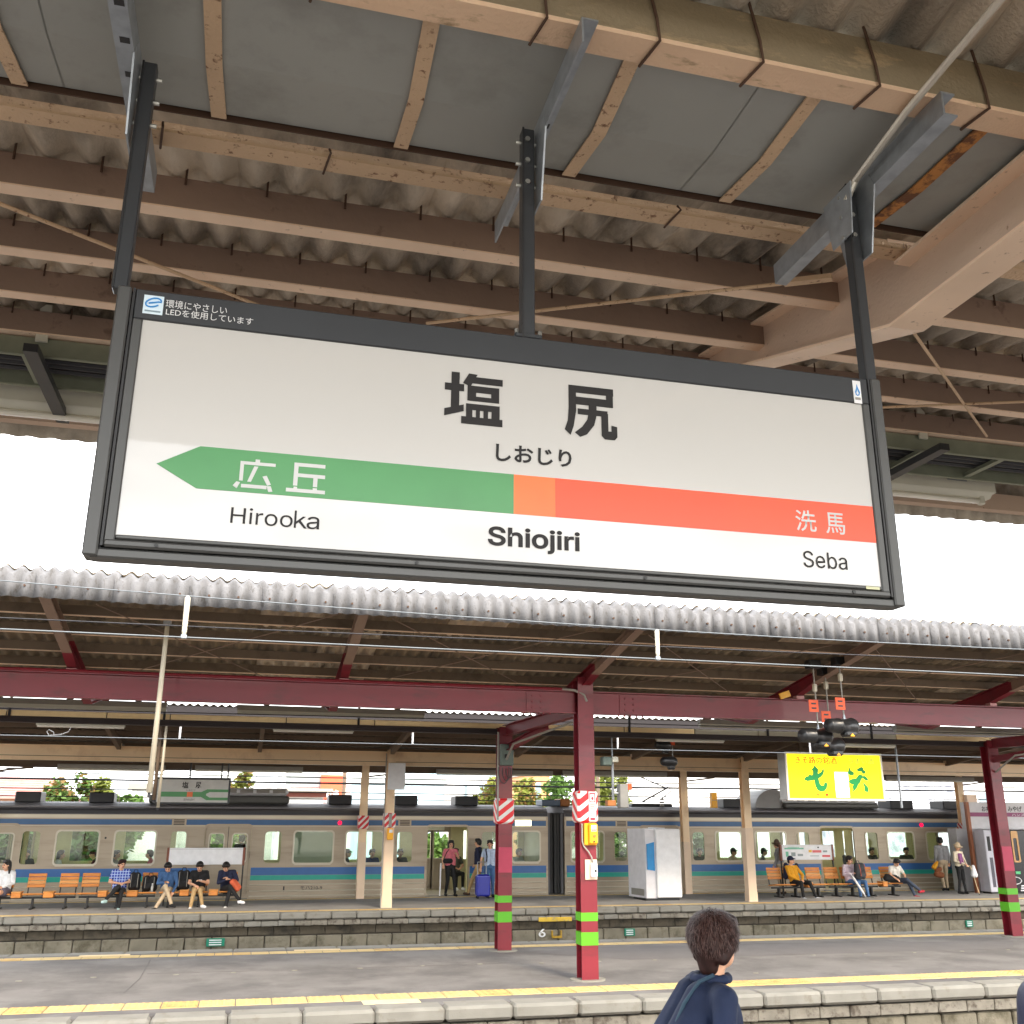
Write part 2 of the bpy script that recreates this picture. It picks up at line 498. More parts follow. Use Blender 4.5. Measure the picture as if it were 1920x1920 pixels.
def block_row(parent, name, y, depth, z0, z1, w, x0, x1, mats, gap=0.012, jit=0.01, b=0.02, top_round=False):
    """row of separate stones facing -y; a few shared meshes with different proportions"""
    protos = []
    for k in range(6):
        mb = MB()
        ww = w-gap
        mb.rbox(0, ww, 0, depth, 0, z1-z0, b)
        me = mb.mesh(name)
        for v in me.vertices:
            v.co.y += random.uniform(-jit, jit)*0.5; v.co.z += random.uniform(-jit, jit)*0.3; v.co.x += random.uniform(-jit, jit)*0.3
        me.materials.append(mats[k % len(mats)])
        protos.append(me)
    x = x0
    while x < x1:
        inst(name, random.choice(protos), (x, y+random.uniform(-jit, jit)*0.6, z0), parent)
        x += w
# middle platform, near side
P_mid_back = MB().box(-40, 60, 13.38, 13.43, -1.0, -0.03).build('wall_backing', M['mortar'], P_mid)
block_row(P_mid, 'coping_block', 13.18, 0.42, -0.17, 0.004, 0.86, -8.6, 15.8, [M['coping']], gap=0.008, jit=0.006, b=0.035)
block_row(P_mid, 'strip_stone', 13.24, 0.13, -0.335, -0.195, 0.46, -7, 13.4, [M['stone']], gap=0.006, jit=0.012, b=0.012)
block_row(P_mid, 'wall_block', 13.29, 0.09, -0.585, -0.36, 0.58, -6.6, 13.4, [M['block']], gap=0.02, jit=0.014, b=0.02)
block_row(P_mid, 'wall_block', 13.29, 0.09, -0.83, -0.605, 0.58, -6.3, 13.4, [M['block']], gap=0.02, jit=0.014, b=0.02)
# middle platform, far kerb
block_row(P_mid, 'coping_block', 19.26, 0.36, -0.17, 0.006, 0.9, -9, 24, [M['coping']], gap=0.008, jit=0.004, b=0.02)
# far platform, near side
MB().box(-40, 60, 26.80, 26.82, -1.0, -0.03).build('wall_backing', M['mortar'], P_far)
block_row(P_far, 'coping_block', 26.58, 0.36, -0.155, 0.006, 0.62, -9.5, 31, [M['coping']], gap=0.012, jit=0.008, b=0.03)
block_row(P_far, 'strip_stone', 26.64, 0.15, -0.30, -0.175, 0.4, -9, 30, [M['stone'], M['coping'], M['stone']], gap=0.008, jit=0.016, b=0.015)
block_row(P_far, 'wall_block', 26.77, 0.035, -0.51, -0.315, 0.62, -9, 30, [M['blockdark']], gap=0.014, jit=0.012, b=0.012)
block_row(P_far, 'wall_block', 26.70, 0.09, -0.84, -0.53, 0.62, -9.2, 30, [M['block']], gap=0.018, jit=0.016, b=0.02)

def tile_row(parent, y0, y1, w, x0, x1, z, studs=True):
    protos = []
    for k in range(4):
        mb = MB().rbox(0, w-0.012, 0, y1-y0, -0.02, 0.006, 0.004)
        if studs:
            for i in range(5):
                for j in range(5):
                    cx, cy = (i+0.5)*(w-0.012)/5, (j+0.5)*(y1-y0)/5
                    mb.prism([(cx+0.022*math.cos(a*math.pi/3), cy+0.022*math.sin(a*math.pi/3)) for a in range(6)], 'z', 0.005, 0.011)
        me = mb.mesh('tactile_tile'); me.materials.append(M['tactile'] if k < 3 else mat('worn_tactile_paving', srgb(206,172,108), 0.7, var=0.12, scale=4, dirt=srgb(160,130,80), dirt_amt=0.8, dscale=5, dlo=0.5, dhi=0.7))
        protos.append(me)
    x = x0
    while x < x1:
        inst('tactile_tile', random.choice(protos), (x, y0, z), parent); x += w
tile_row(P_mid, 13.86, 14.28, 0.44, -5.2, 13.8, 0.004)
tile_row(P_mid, 18.78, 19.06, 0.3, -6, 20.5, 0.004, studs=False)
tile_row(P_far, 26.98, 27.24, 0.5, -8, 29, 0.004, studs=False)
tile_row(P_far, 30.86, 31.02, 0.5, -8, 29, 0.004, studs=False)
# paler inspection tiles beside the yellow line
for px, py in ((733, 1878),):
    g = ground(px, py)
    MB().rbox(g.x-0.36, g.x+0.36, 13.58, 13.845, -0.01, 0.007, 0.003).build('boarding_mark_tile', M['tactile_pale'], P_mid)
for px in (198, 600):
    g = ground(px, 1790)
    MB().rbox(g.x-0.4, g.x+0.4, 19.08, 19.24, -0.01, 0.007, 0.003).build('boarding_mark_tile', M['tactile_pale'], P_mid)
g = ground(1150, 1700); MB().rbox(g.x-0.3, g.x+0.3, 26.87, 26.97, -0.01, 0.009, 0.003).build('boarding_mark_tile', M['tactile_pale'], P_far)
# expansion strip and small survey studs in the asphalt of the middle platform
stud = MB().prism([(0.045*math.cos(a*math.pi/4), 0.03*math.sin(a*math.pi/4)) for a in range(8)], 'z', -0.01, 0.006).mesh('paint_dot'); stud.materials.append(M['coping'])
for px, py in ((35,1840),(175,1833),(330,1828),(437,1824),(552,1820),(675,1816),(792,1811),(900,1808),(1015,1806),(1122,1803),(1227,1800),(1525,1791),(1622,1788),(1714,1786),(1804,1784),(1890,1781),(1417,1825)):
    g = ground(px, py); inst('paint_dot', stud, (g.x, g.y, 0.003), P_mid)
for pts in (((282,1800),(262,1835),(232,1862)), ((276,1826),(420,1822),(640,1816),(960,1806))):
    gg = [ground(*p) for p in pts]
    mb = MB()
    for a, c in zip(gg, gg[1:]): mb.beam(Vector((a.x,a.y,0.002)), Vector((c.x,c.y,0.002)), 0.018, 0.003)
    mb.build('asphalt_seam', mat('tar_seam', srgb(98,95,95), 0.9), P_mid)
M['patch'] = mat('fresh_asphalt_patch', srgb(108,105,105), 0.92, var=0.08, scale=2, bump=0.3, bscale=160)
mb = MB(); gg = [ground(*p) for p in ((1000,1786),(1180,1800),(1900,1778),(1900,1764),(1100,1776))]
mb.add([(p.x, p.y, 0.003) for p in gg], [(0,1,2,3,4)]); mb.build('asphalt_patch', M['patch'], P_mid)

# signs on the far platform wall
M['signgreen'] = plain('green_enamel_plate', srgb(20,128,100), 0.4)
for px, py, w in ((404,1767,25),(1181,1748,17),(1818,1732,14)):
    p = at(px, py, 26.66)
    t = empty('wall_plate', (p.x, 26.66, p.z-0.09), {404:'green plate with white lines on the far platform wall below the left benches',1181:'green plate on the far platform wall right of the red posts',1818:'green plate on the far platform wall near the right edge'}[px], 'plate', 'green plates on the platform wall')
    hw = w*0.0085
    MB().rbox(p.x-hw, p.x+hw, 26.655, 26.70, p.z-0.09, p.z+0.09, 0.006).build('plate', M['signgreen'], t)
    for k in (-1,0,1): MB().box(p.x-hw*0.7, p.x+hw*0.65, 26.652, 26.6545, p.z+k*0.05-0.012, p.z+k*0.05+0.012).build('print_line', M['notice'], t)
t = empty('wall_marker', (at(1015,1750,26.66).x, 26.66, -0.5), 'white numeral 6 painted on the far platform wall', 'marking')
tpx('6', (1010,1742), (1023,1757), 26.67, M['notice'], t, bold=0.02)
p = at(1044, 1724, 26.6)
mb = MB().rbox(p.x-0.48, p.x+0.42, 26.618, 26.66, p.z-0.05, p.z+0.055, 0.008)
tag(mb.build('edge_plate', mat('chipped_yellow_paint', srgb(214,178,58), 0.6, var=0.12, scale=6, dirt=srgb(140,132,112), dirt_amt=0.9, dscale=9, dlo=0.52, dhi=0.6)), 'yellow painted plate fixed along the far platform edge', 'plate')
p = at(1045, 1752, 26.6)
t = empty('bracket', (p.x, 26.66, p.z-0.1), 'small yellow bracket on the far platform wall beside the numeral', 'bracket')
M['dullyellow'] = mat('dull_yellow_paint', srgb(186,148,40), 0.6, var=0.2, scale=8, dirt=srgb(90,80,60), dirt_amt=0.8, dscale=8)
MB().box(p.x-0.13, p.x+0.13, 26.6, 26.69, p.z-0.09, p.z-0.04).build('shelf', M['dullyellow'], t)
for s in (-1,1): MB().box(p.x+s*0.12-0.02, p.x+s*0.12+0.02, 26.64, 26.69, p.z-0.04, p.z+0.09).build('arm', M['dullyellow'], t)

# ------------------------------------------------------------------ canopies
def sheet_mesh(name, pitch, n, amp, y0, z0, y1, z1, m, thick=0.007, seg=1, curve=None):
    """corrugated sheet: waves along x, straight from (y0,z0) to (y1,z1), or along a curve of (y,z) points"""
    path = curve or [(y0 + (y1-y0)*k/seg, z0+(z1-z0)*k/seg) for k in range(seg+1)]
    S = 8
    nx = n*S+3                                  # a little side lap
    mb = MB(); vs = []
    nrm = []
    for i in range(len(path)):
        a = path[max(i-1,0)]; c = path[min(i+1,len(path)-1)]
        d = (c[0]-a[0], c[1]-a[1]); l = math.hypot(*d) or 1
        q = (-d[1]/l, d[0]/l)
        nrm.append(q if q[1] >= 0 or abs(q[1]) < 0.2 else (-q[0], -q[1]))
    for layer in (0, 1):
        for i, (y, z) in enumerate(path):
            for k in range(nx+1):
                x = k*pitch/S
                h = amp*math.cos(2*math.pi*k/S) + (0.0025 if k >= n*S else 0) + layer*thick
                vs.append((x, y+nrm[i][0]*h, z+nrm[i][1]*h))
    W_ = nx+1; Hh = len(path); N = W_*Hh; fs = []
    for i in range(Hh-1):
        for k in range(nx):
            a = i*W_+k
            fs.append((a, a+1, a+1+W_, a+W_)); fs.append((N+a, N+a+W_, N+a+1+W_, N+a+1))
    for k in range(nx):
        for i in (0, Hh-1):
            a = i*W_+k; fs.append((a, N+a, N+a+1, a+1))
    for i in range(Hh-1):
        for k in (0, nx):
            a = i*W_+k; fs.append((a, a+W_, N+a+W_, N+a))
    mb.add(vs, fs)
    me = mb.mesh(name, smooth=True)
    me.materials.append(m)
    return me

def roof_rows(parent, pitch, n, amp, segs, x0, x1, mats, dz=0.0):
    """segs: list of ((y0,z0),(y1,z1)) laid from eaves to valley, each one lapped over the next"""
    for j, ((ya, za), (yb, zb)) in enumerate(segs):
        mes = [sheet_mesh('roof_sheet', pitch, n, amp, ya, za, yb, zb, m) for m in mats]
        x = x0
        while x < x1:
            k = 0 if random.random() < 0.8 else 1
            inst('roof_sheet', mes[k % len(mes)], (x, 0, random.uniform(0, 0.003) + dz), parent); x += pitch*n

# ---- canopy over the near platform (z given above its platform top, +0.3)
ZB = 0.3
near_c = empty('platform_canopy', (0, 2.475, ZB), 'brown corrugated butterfly canopy with cream steel overhead on the near platform', 'canopy')
YC = 2.475
def zr(y):                                   # underside of the near canopy roof
    return ZB + 4.075 + 0.18*max(0.0, abs(y-YC)-0.375)
def on_roof(px, py, dz=0.0):
    """point of the photograph on the far wing's roof plane, dz below it"""
    d = _fw * F_PX + _rt * (px - 960) + _up * (960 - py)
    a, s = ZB + 4.075 - dz - 0.18*(YC+0.375), 0.18
    t = (a - CAM.z) / (d.z - s*d.y)
    return CAM + d*t
AMP = 0.026
for sg in (1, -1):
    Y = lambda d: YC + sg*d
    segs = [((Y(4.15), zr(Y(4.15))+AMP+0.024), (Y(2.9), zr(Y(2.9))+AMP+0.016)), ((Y(3.02), zr(Y(3.02))+AMP+0.008), (Y(1.55), zr(Y(1.55))+AMP+0.004)), ((Y(1.67), zr(Y(1.67))+AMP-0.004), (Y(0.25), zr(Y(0.36))+AMP-0.008))]
    roof_rows(near_c, 0.146, 5, AMP, segs, -9.7, 12.5, [M['slate'], M['slate_b']])
    # eaves fascia: sheets bent down over the edge
    ye, ze = Y(4.12), zr(Y(4.12))+AMP+0.03
    cv = [(ye, ze), (ye+sg*0.10, ze-0.01), (ye+sg*0.17, ze-0.06), (ye+sg*0.20, ze-0.14), (ye+sg*0.205, ze-0.47)]
    fm = sheet_mesh('fascia_sheet', 0.146, 5, 0.014, 0,0,0,0, M['slate_b'], curve=cv)
    x = -9.7
    while x < 12.5:
        inst('fascia_sheet', fm, (x, 0, 0), near_c); x += 0.73
    # eaves rail behind the fascia
    MB().box(-10, 13, ye+sg*0.05-0.02, ye+sg*0.05+0.06, ze-0.42, ze-0.28).build('eaves_rail', M['cream'], near_c)
    # purlins: channel with the web toward the valley
    for d in (0.875, 1.525, 2.125, 2.805, 3.55):
        y = Y(d); zt = zr(y)-0.002
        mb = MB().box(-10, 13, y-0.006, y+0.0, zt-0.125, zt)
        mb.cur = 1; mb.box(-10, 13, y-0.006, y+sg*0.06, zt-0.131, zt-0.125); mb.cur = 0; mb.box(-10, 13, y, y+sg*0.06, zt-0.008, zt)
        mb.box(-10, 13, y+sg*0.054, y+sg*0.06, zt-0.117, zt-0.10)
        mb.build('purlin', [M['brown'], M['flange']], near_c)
        hk = MB()
        for k in range(-60, 90):
            x = k*0.292 - 0.1 + (0.146 if d > 1 else 0)
            if -3 < x < 7.5: hk.tube([(x, y-0.012, zt-0.03), (x, y-0.012, zt+0.045)], 0.0045, 5)
        hk.build('hook_bolts', M['rust'], near_c)['kind'] = 'stuff'
    # valley angle
    y = Y(0.385)
    mb = MB().box(-10, 13, y-0.03, y+0.045, ZB+3.975, ZB+3.985); mb.box(-10, 13, y+sg*0.037, y+sg*0.045, ZB+3.985, ZB+4.06)
    if sg == 1: mb.build('valley_angle', M['cream_rusty'], near_c)
# near valley beam (deep channel, cream, grimy)
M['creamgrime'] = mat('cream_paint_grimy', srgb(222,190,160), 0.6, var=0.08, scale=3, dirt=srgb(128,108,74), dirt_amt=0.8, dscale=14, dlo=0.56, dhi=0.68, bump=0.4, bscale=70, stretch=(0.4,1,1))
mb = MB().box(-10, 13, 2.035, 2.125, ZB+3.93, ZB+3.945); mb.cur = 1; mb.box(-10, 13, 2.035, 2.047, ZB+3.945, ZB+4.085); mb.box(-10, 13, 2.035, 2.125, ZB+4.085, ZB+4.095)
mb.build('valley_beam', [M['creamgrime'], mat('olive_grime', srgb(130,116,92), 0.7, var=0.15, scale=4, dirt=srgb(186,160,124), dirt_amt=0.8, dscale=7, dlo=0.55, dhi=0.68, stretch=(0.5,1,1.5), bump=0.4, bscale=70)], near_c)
for k, x in enumerate((-0.6, 0.02, 0.61, 0.93, 1.24, 1.61, 1.98, 2.35, 2.75)):
    pts = [(x-0.03, 2.028, ZB+4.13), (x-0.005, 2.028, ZB+4.0), (x, 2.026, ZB+3.926), (x-0.02, 2.13, ZB+3.924)]
    MB().tube(pts, 0.0045, 6).build('hook_bolt', M['rust'], near_c)
for x in (-0.42, 0.1, 0.76, 1.33, 1.9):
    MB().tube([(x, 2.82, ZB+4.0), (x+0.004, 2.80, ZB+3.972), (x-0.012, 2.915, ZB+3.97)], 0.004, 6).build('hook_bolt', M['rust'], near_c)
# valley gutter in lengths, with straps beneath
gut = empty('valley_gutter', (0, 2.45, ZB+3.96), 'grey sheet steel valley gutter hung under the near canopy with cream straps', 'gutter')
prof = [(2.13, 3.985), (2.15, 3.972), (2.47, 3.968), (2.735, 4.003), (2.755, 4.07)]
def gut_piece(x0, x1):
    mb = MB(); n = len(prof); vs = []
    for x in (x0, x1):
        vs += [(x, y, z+ZB) for y, z in prof]
    for x in (x0, x1):
        vs += [(x, y, z+ZB+0.004) for y, z in prof]
    fs = []
    for i in range(n-1):
        fs.append((i, i+1, n+i+1, n+i)); fs.append((2*n+i, 3*n+i, 3*n+i+1, 2*n+i+1))
    return mb.add(vs, fs)
for k in range(-5, 7): gut_piece(k*2.0-0.7, k*2.0+1.306).build('gutter_length', M['gutter'], gut)
MB().box(-10, 13, 2.748, 2.754, ZB+3.99, ZB+4.07).build('gutter_shadow_lip', M['rust'], gut)  # dark strip standing in for the shadow of the gutter upstand
MB().box(-10, 13, 2.126, 2.132, ZB+3.975, ZB+4.07).build('gutter_shadow_lip', M['rust'], gut)
sp = [(2.06, 3.958), (2.14, 3.960), (2.47, 3.956), (2.745, 3.992)]
for k in range(-6, 14):
    x = -0.25 + 0.577*k
    w = 0.023
    mb = MB(); vs = []
    for dx, dz in ((-w, 0), (w, 0), (-w, 0.006), (w, 0.006)):
        vs += [(x+dx+0.006*math.sin(3*i+k), y, z+ZB+dz) for i, (y, z) in enumerate(sp)]
    n = 4; fs = []
    for i in range(3):
        fs += [(i, i+1, n+i+1, n+i), (2*n+i, 3*n+i, 3*n+i+1, 2*n+i+1), (i, 2*n+i, 2*n+i+1, i+1), (n+i, n+i+1, 3*n+i+1, 3*n+i)]
    fs += [(3, 7, 15, 11), (0, 8, 12, 4)]
    mb.add(vs, fs).build('strap', M['cream_rusty'] if k != 4 else mat('rusted_strap', srgb(190,130,70), 0.7, var=0.1, scale=4, dirt=RUST, dirt_amt=1, dscale=18, dlo=0.45, dhi=0.55, bump=0.5), gut)
# tapered rafters
def rafter(xc):
    w, t = 0.075, 0.012
    top = [(-4.1, zr(YC-4.1)-0.004), (-0.42, zr(YC-0.42)-0.02), (-0.40, ZB+3.95), (0.40, ZB+3.95), (0.42, zr(YC+0.42)-0.02), (4.1, zr(YC+4.1)-0.004)]
    bot = [(-4.1, zr(YC-4.1)-0.12), (-1.72, zr(YC-1.72)-0.20), (-0.47, ZB+3.715), (0.47, ZB+3.715), (1.72, zr(YC+1.72)-0.20), (4.1, zr(YC+4.1)-0.12)]
    mb = MB(); n = 6
    vs = [(xc-0.006, YC+y, z) for y, z in top]+[(xc-0.006, YC+y, z) for y, z in bot]+[(xc+0.006, YC+y, z) for y, z in top]+[(xc+0.006, YC+y, z) for y, z in bot]
    fs = []
    for i in range(n-1):
        fs += [(i, i+1, n+i+1, n+i), (2*n+i, 3*n+i, 3*n+i+1, 2*n+i+1)]
    mb.add(vs, fs)
    mb.build('rafter', M['cream'], near_c)
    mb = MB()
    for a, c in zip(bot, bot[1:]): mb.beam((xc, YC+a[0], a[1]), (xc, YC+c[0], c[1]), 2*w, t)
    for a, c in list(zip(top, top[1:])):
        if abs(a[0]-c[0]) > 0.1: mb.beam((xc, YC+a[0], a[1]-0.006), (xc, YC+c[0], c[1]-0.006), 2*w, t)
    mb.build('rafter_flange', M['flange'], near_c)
for x in (-7.0, -2.45, 2.32, 6.9, 11.5): rafter(x)
for x in (-2.45, 6.9): # posts carrying the rafters, beside and behind the viewer
    MB().isec((x, 1.2, ZB-0.01), (x, 1.2, ZB+3.7), 0.18, 0.18, 0.012, up=(0,1,0)).build('post', M['cream'], near_c)
# bracing rods in the roof plane
for pa, pb in (((-120,335), (560,602)), ((1555,522), (800,606)), ((1705,612), (1850,818)), ((1650,764), (2330,737))):
    a, c = on_roof(*pa, dz=0.17), on_roof(*pb, dz=0.17)
    MB().tube([a, c], 0.008, 8).build('brace_rod', M['cream_rusty'], near_c)
p = on_roof(1540, 522, dz=0.17)
MB().beam(on_roof(1470,530,0.17), on_roof(1560,520,0.17), 0.035, 0.02).build('turnbuckle_plate', M['cream_rusty'], near_c)
# steel conduit running down to the sign's right hanger
a0 = ground(1900, -30, ZB+3.915); a1 = ground(1700, 208, ZB+3.91); a2 = ground(1604, 338, ZB+3.885)
t = MB().tube([a0+(a0-a1).normalized()*2.2, a1, a2, a2+Vector((-0.02,0.03,-0.06))], 0.011, 8).build('conduit', mat('pale_steel_conduit', srgb(196,190,178), 0.4, metal=0.4))
tag(t, 'pale steel conduit slanting under the gutter to the right sign hanger', 'conduit')

# cable ladder and strip lights under the far wing
tr = empty('cable_tray', (0, 5.5, ZB+4.2), 'grey green steel cable tray running under the near canopy eaves', 'cable tray')
for y in (5.32, 5.74):
    mb = MB().box(-9, 12, y-0.004, y+0.004, ZB+4.27, ZB+4.37); mb.box(-9, 12, y, y+0.03, ZB+4.27, ZB+4.276); mb.box(-9, 12, y, y+0.03, ZB+4.364, ZB+4.37)
    mb.build('tray_rail', M['galv_green'], tr)
k = 0; x = -8.8
while x < 12:
    MB().box(x, x+0.045, 5.326, 5.736, ZB+4.28, ZB+4.305).build('rung', M['galv_green'], tr); x += 0.62
for y in (5.42, 5.5, 5.56, 5.63): MB().tube([(-9, y, ZB+4.325), (12, y, ZB+4.325)], 0.016, 6).build('cable', M['wiredark'], tr)
for px in (78, 1707):
    x = at(px, 640, 5.3).x
    mb = MB().box(x-0.03, x+0.03, 5.285, 5.30, ZB+4.34, ZB+4.56); mb.build('hanger', M['lightbox'], tr)
    MB().box(x-0.035, x+0.035, 5.10, 6.1, ZB+4.19, ZB+4.235).build('cross_arm', M['dark'], tr)

def strip_light(x0, x1, y, z, w, h, lab, group, tube_under=True, hang=None, plate=False, mats=None):
    t = empty('strip_light', ((x0+x1)/2, y, z), lab, 'light', group)
    mb = MB().prism([(y-w/2, z), (y-w*0.28, z-h), (y+w*0.28, z-h), (y+w/2, z), (y+w/2, z+h*0.15), (y-w/2, z+h*0.15)], 'x', x0, x1)
    mb.build('housing', mats or M['lightbox'], t)
    if tube_under:
        MB().tube([(x0+0.12, y, z-h-0.022), (x1-0.12, y, z-h-0.022)], 0.018, 10).build('tube', M['lighttube'], t, smooth=True)
        for x in (x0+0.08, x1-0.12): MB().rbox(x, x+0.04, y-0.022, y+0.022, z-h-0.045, z-h+0.005, 0.006).build('tube_holder', M['lightbox'], t)
    if hang:
        for x in (x0+0.25*(x1-x0), x0+0.75*(x1-x0)): MB().tube([(x, y, z), (x, y, hang)], 0.008, 6).build('hanger', M['galv'], t)
    if plate: MB().box(x1-0.42, x1-0.2, y-w/2-0.002, y-w/2-0.0005, z-0.0, z+0.02).build('maker_plate', M['galv'], t)
    return t
def big_light(x0, x1, y, zt, zb, lab):
    """surface mounted single tube batten seen close"""
    t = empty('strip_light', ((x0+x1)/2, y, zt), lab, 'light', 'strip lights under the near canopy')
    MB().rbox(x0, x1, y-0.06, y+0.06, zb+0.065, zt, 0.006).build('housing', M['lightbox'], t)
    MB().prism([(y-0.058, zb+0.065), (y-0.02, zb+0.03), (y+0.05, zb+0.03), (y+0.058, zb+0.065)], 'x', x0+0.03, x1-0.03).build('reflector', M['lightbox'], t)
    MB().tube([(x0+0.1, y-0.01, zb+0.005), (x1-0.13, y-0.01, zb+0.005)], 0.019, 12).build('tube', M['lighttube'], t, smooth=True)
    for x in (x0+0.08, x1-0.13): MB().rbox(x, x+0.045, y-0.035, y+0.015, zb-0.02, zb+0.05, 0.008).build('tube_holder', M['lightbox'], t)
    mb = MB().box(x1-0.42, x1-0.25, y-0.0625, y-0.0605, zt-0.085, zt-0.04); mb.build('maker_plate', M['galv'], t)
    for x in (x0+0.3, x1-0.35): MB().box(x-0.02, x+0.02, y-0.02, y+0.02, zt, ZB+4.30 if zt < ZB+4.28 else zt+0.02).build('hanger', M['galv_green'], t)
yl = 6.0
pz = at(1853, 893, yl); pz2 = at(1853, 944, yl)
big_light(pz.x-1.65, pz.x, yl, pz.z, pz2.z, 'white batten light under the near canopy to the right of the station sign')
pz = at(185, 722, yl); pz2 = at(185, 790, yl)
big_light(-2.0, -0.35, yl, at(60,704,yl).z, at(60,780,yl).z, 'white batten light under the near canopy to the left of the station sign')

# ------------------------------------------------------------------ station sign
SY = 2.42
a = at(237, 541, SY); c = at(1633, 713, SY); lo = at(190, 1037, SY); lo2 = at(1680, 1128, SY)
SX0, SX1, SZ1, SZ0 = -0.381, 1.746, (a.z+c.z)/2, (lo.z+lo2.z)/2
sg_ = empty('station_sign', ((SX0+SX1)/2, SY+0.06, SZ0), 'large hanging white station name board reading Shiojiri with green and orange band', 'station sign')
pw = 0.034
for x0 in (SX0-pw, SX1):                                   # side posts double as hangers
    mb = MB().rbox(x0, x0+pw, SY-0.012, SY+0.055, SZ0-0.012, SZ1+0.002, 0.004); mb.build('side_frame', M['darkframe'], sg_)
for x0 in (SX0+0.003, SX1-0.009): MB().box(x0, x0+0.006, SY-0.0085, SY+0.02, SZ0+0.014, SZ1).build('groove', M['blackrod'], sg_)
# rails and face
fx0, fx1 = at(240,800,SY).x*0+SX0+0.012, SX1-0.012
ft = at(258, 600, SY); fb = at(225, 1003, SY); fr = at(1618,757,SY); fbr = at(1645,1100,SY)
FX0, FX1, FZ1, FZ0 = SX0+0.034, SX1-0.033, (ft.z+fr.z)/2, (fb.z+fbr.z)/2
MB().box(SX0, SX1, SY+0.012, SY+0.05, SZ0+0.01, SZ1-0.002).build('back_box', M['dark'], sg_)
MB().rbox(SX0+0.009, SX1-0.009, SY-0.006, SY+0.012, FZ1, SZ1, 0.003).build('top_rail', M['dark'], sg_)
MB().rbox(SX0+0.009, FX0, SY-0.006, SY+0.012, SZ0+0.02, FZ1, 0.003).build('side_rail', M['darkframe'], sg_)
MB().rbox(FX1, SX1-0.009, SY-0.006, SY+0.012, SZ0+0.02, FZ1, 0.003).build('side_rail', M['darkframe'], sg_)
MB().rbox(FX0, FX1, SY-0.006, SY+0.012, SZ0+0.033, FZ0, 0.003).build('bottom_rail', M['darkframe'], sg_)
MB().rbox(SX0+0.009, SX1-0.009, SY-0.010, SY+0.012, SZ0+0.012, SZ0+0.031, 0.005).build('bottom_rail', M['darkframe'], sg_)
MB().rbox(SX0-0.02, SX1+0.02, SY-0.004, SY+0.053, SZ0-0.014, SZ0+0.009, 0.004).build('bottom_rail', M['darkframe'], sg_)
for px in (292, 781, 1210, 1601):
    p = at(px, 1030+(px-292)*0.061, SY-0.01)
    MB().tube([(p.x, SY-0.013, SZ0+0.021), (p.x, SY-0.009, SZ0+0.021)], 0.005, 8).build('screw', M['blackrod'], sg_)
MB().box(FX0, FX1, SY, SY+0.008, FZ0, FZ1).build('face_panel', M['whiteface'], sg_)
# coloured band with arrow
def X(px, py): return at(px, py, SY).x
zt, zb = (at(370,838,SY).z+at(1041,895,SY).z)/2, (at(375,914,SY).z+at(1041,972,SY).z)/2
xa, xs, x1, x2 = X(293,872), X(372,875), X(963,928), X(1041,934)
FE = SY-0.0012
def flat(name, pts, m): 
    MB().prism(pts, 'y', FE, SY-0.0002).build(name, m, sg_)
flat('green_band', [(xa,(zt+zb)/2),(xs,zt),(x1,zt),(x1,zb),(xs,zb)], M['s_green'])
flat('orange_square', [(x1+0.0002,zt),(x2,zt),(x2,zb),(x1+0.0002,zb)], M['s_orange'])
flat('vermilion_band', [(x2+0.0002,zt),(FX1-0.001,zt),(FX1-0.001,zb),(x2+0.0002,zb)], M['s_red'])
LY = SY-0.002
def glyph(p0, p1, polys, m, name='lettering'):
    """heavy gothic character drawn stroke by stroke in a unit square"""
    a, c = at(*p0, LY), at(*p1, LY)
    mb = MB()
    for k, pl in enumerate(polys):
        if len(pl) == 4 and not isinstance(pl[0], tuple): pl = [(pl[0],pl[2]),(pl[1],pl[2]),(pl[1],pl[3]),(pl[0],pl[3])]
        mb.prism([(a.x+u*(c.x-a.x), c.z+v*(a.z-c.z)) for u, v in pl], 'y', LY-0.00002*k, LY+0.0008)
    mb.build(name, m, sg_)
glyph((835,695), (942,801), [(.11,.25,.25,1),(0,.33,.63,.77),[(0,.12),(0,.26),(.33,.37),(.33,.24)],[(.41,1),(.56,.99),(.44,.74),(.31,.8)],(.47,1,.81,.94),
    (.39,.54,.46,.76),(.80,.94,.46,.76),(.53,.81,.63,.76),(.53,.81,.46,.55),(.37,.95,.28,.40),(.37,.48,.13,.29),(.54,.61,.13,.29),(.67,.75,.13,.29),(.81,.95,.13,.29),(.29,1,0,.14)], M['s_black'])
glyph((1058,720), (1158,826), [(.08,.94,.86,1),(.80,.93,.63,.87),(.10,.93,.63,.78),[(.08,1),(.22,1),(.22,.5),(.17,.2),(.11,.02),(0,.12),(.06,.3),(.08,.55)],(.25,.82,.44,.55),
    [(.46,.64),(.61,.64),(.61,.45),(.56,.25),(.42,.06),(.29,0),(.19,.08),(.33,.2),(.43,.35),(.46,.5)],[(.70,.5),(.83,.5),(.83,.16),(.89,.16),(.89,.28),(1,.26),(1,.06),(.95,0),(.76,0),(.70,.06)]], M['s_black'])
tpx('しおじり', (930,831), (1072,877), LY, M['s_black'], sg_, bold=0.022)
glyph((441,858), (513,922), [(.5,.61,.89,1),(.14,1,.81,.91),(.14,.23,.28,.83),[(.08,.24),(.17,.22),(.10,.02),(0,.1)],[(.48,.77),(.58,.77),(.43,.26),(.34,.26)],(.2,.82,.06,.17),[(.70,.46),(.80,.5),(.92,.22),(.83,.18)],[(.82,.16),(.92,.17),(.97,0),(.87,-.02)]], M['s_white'])
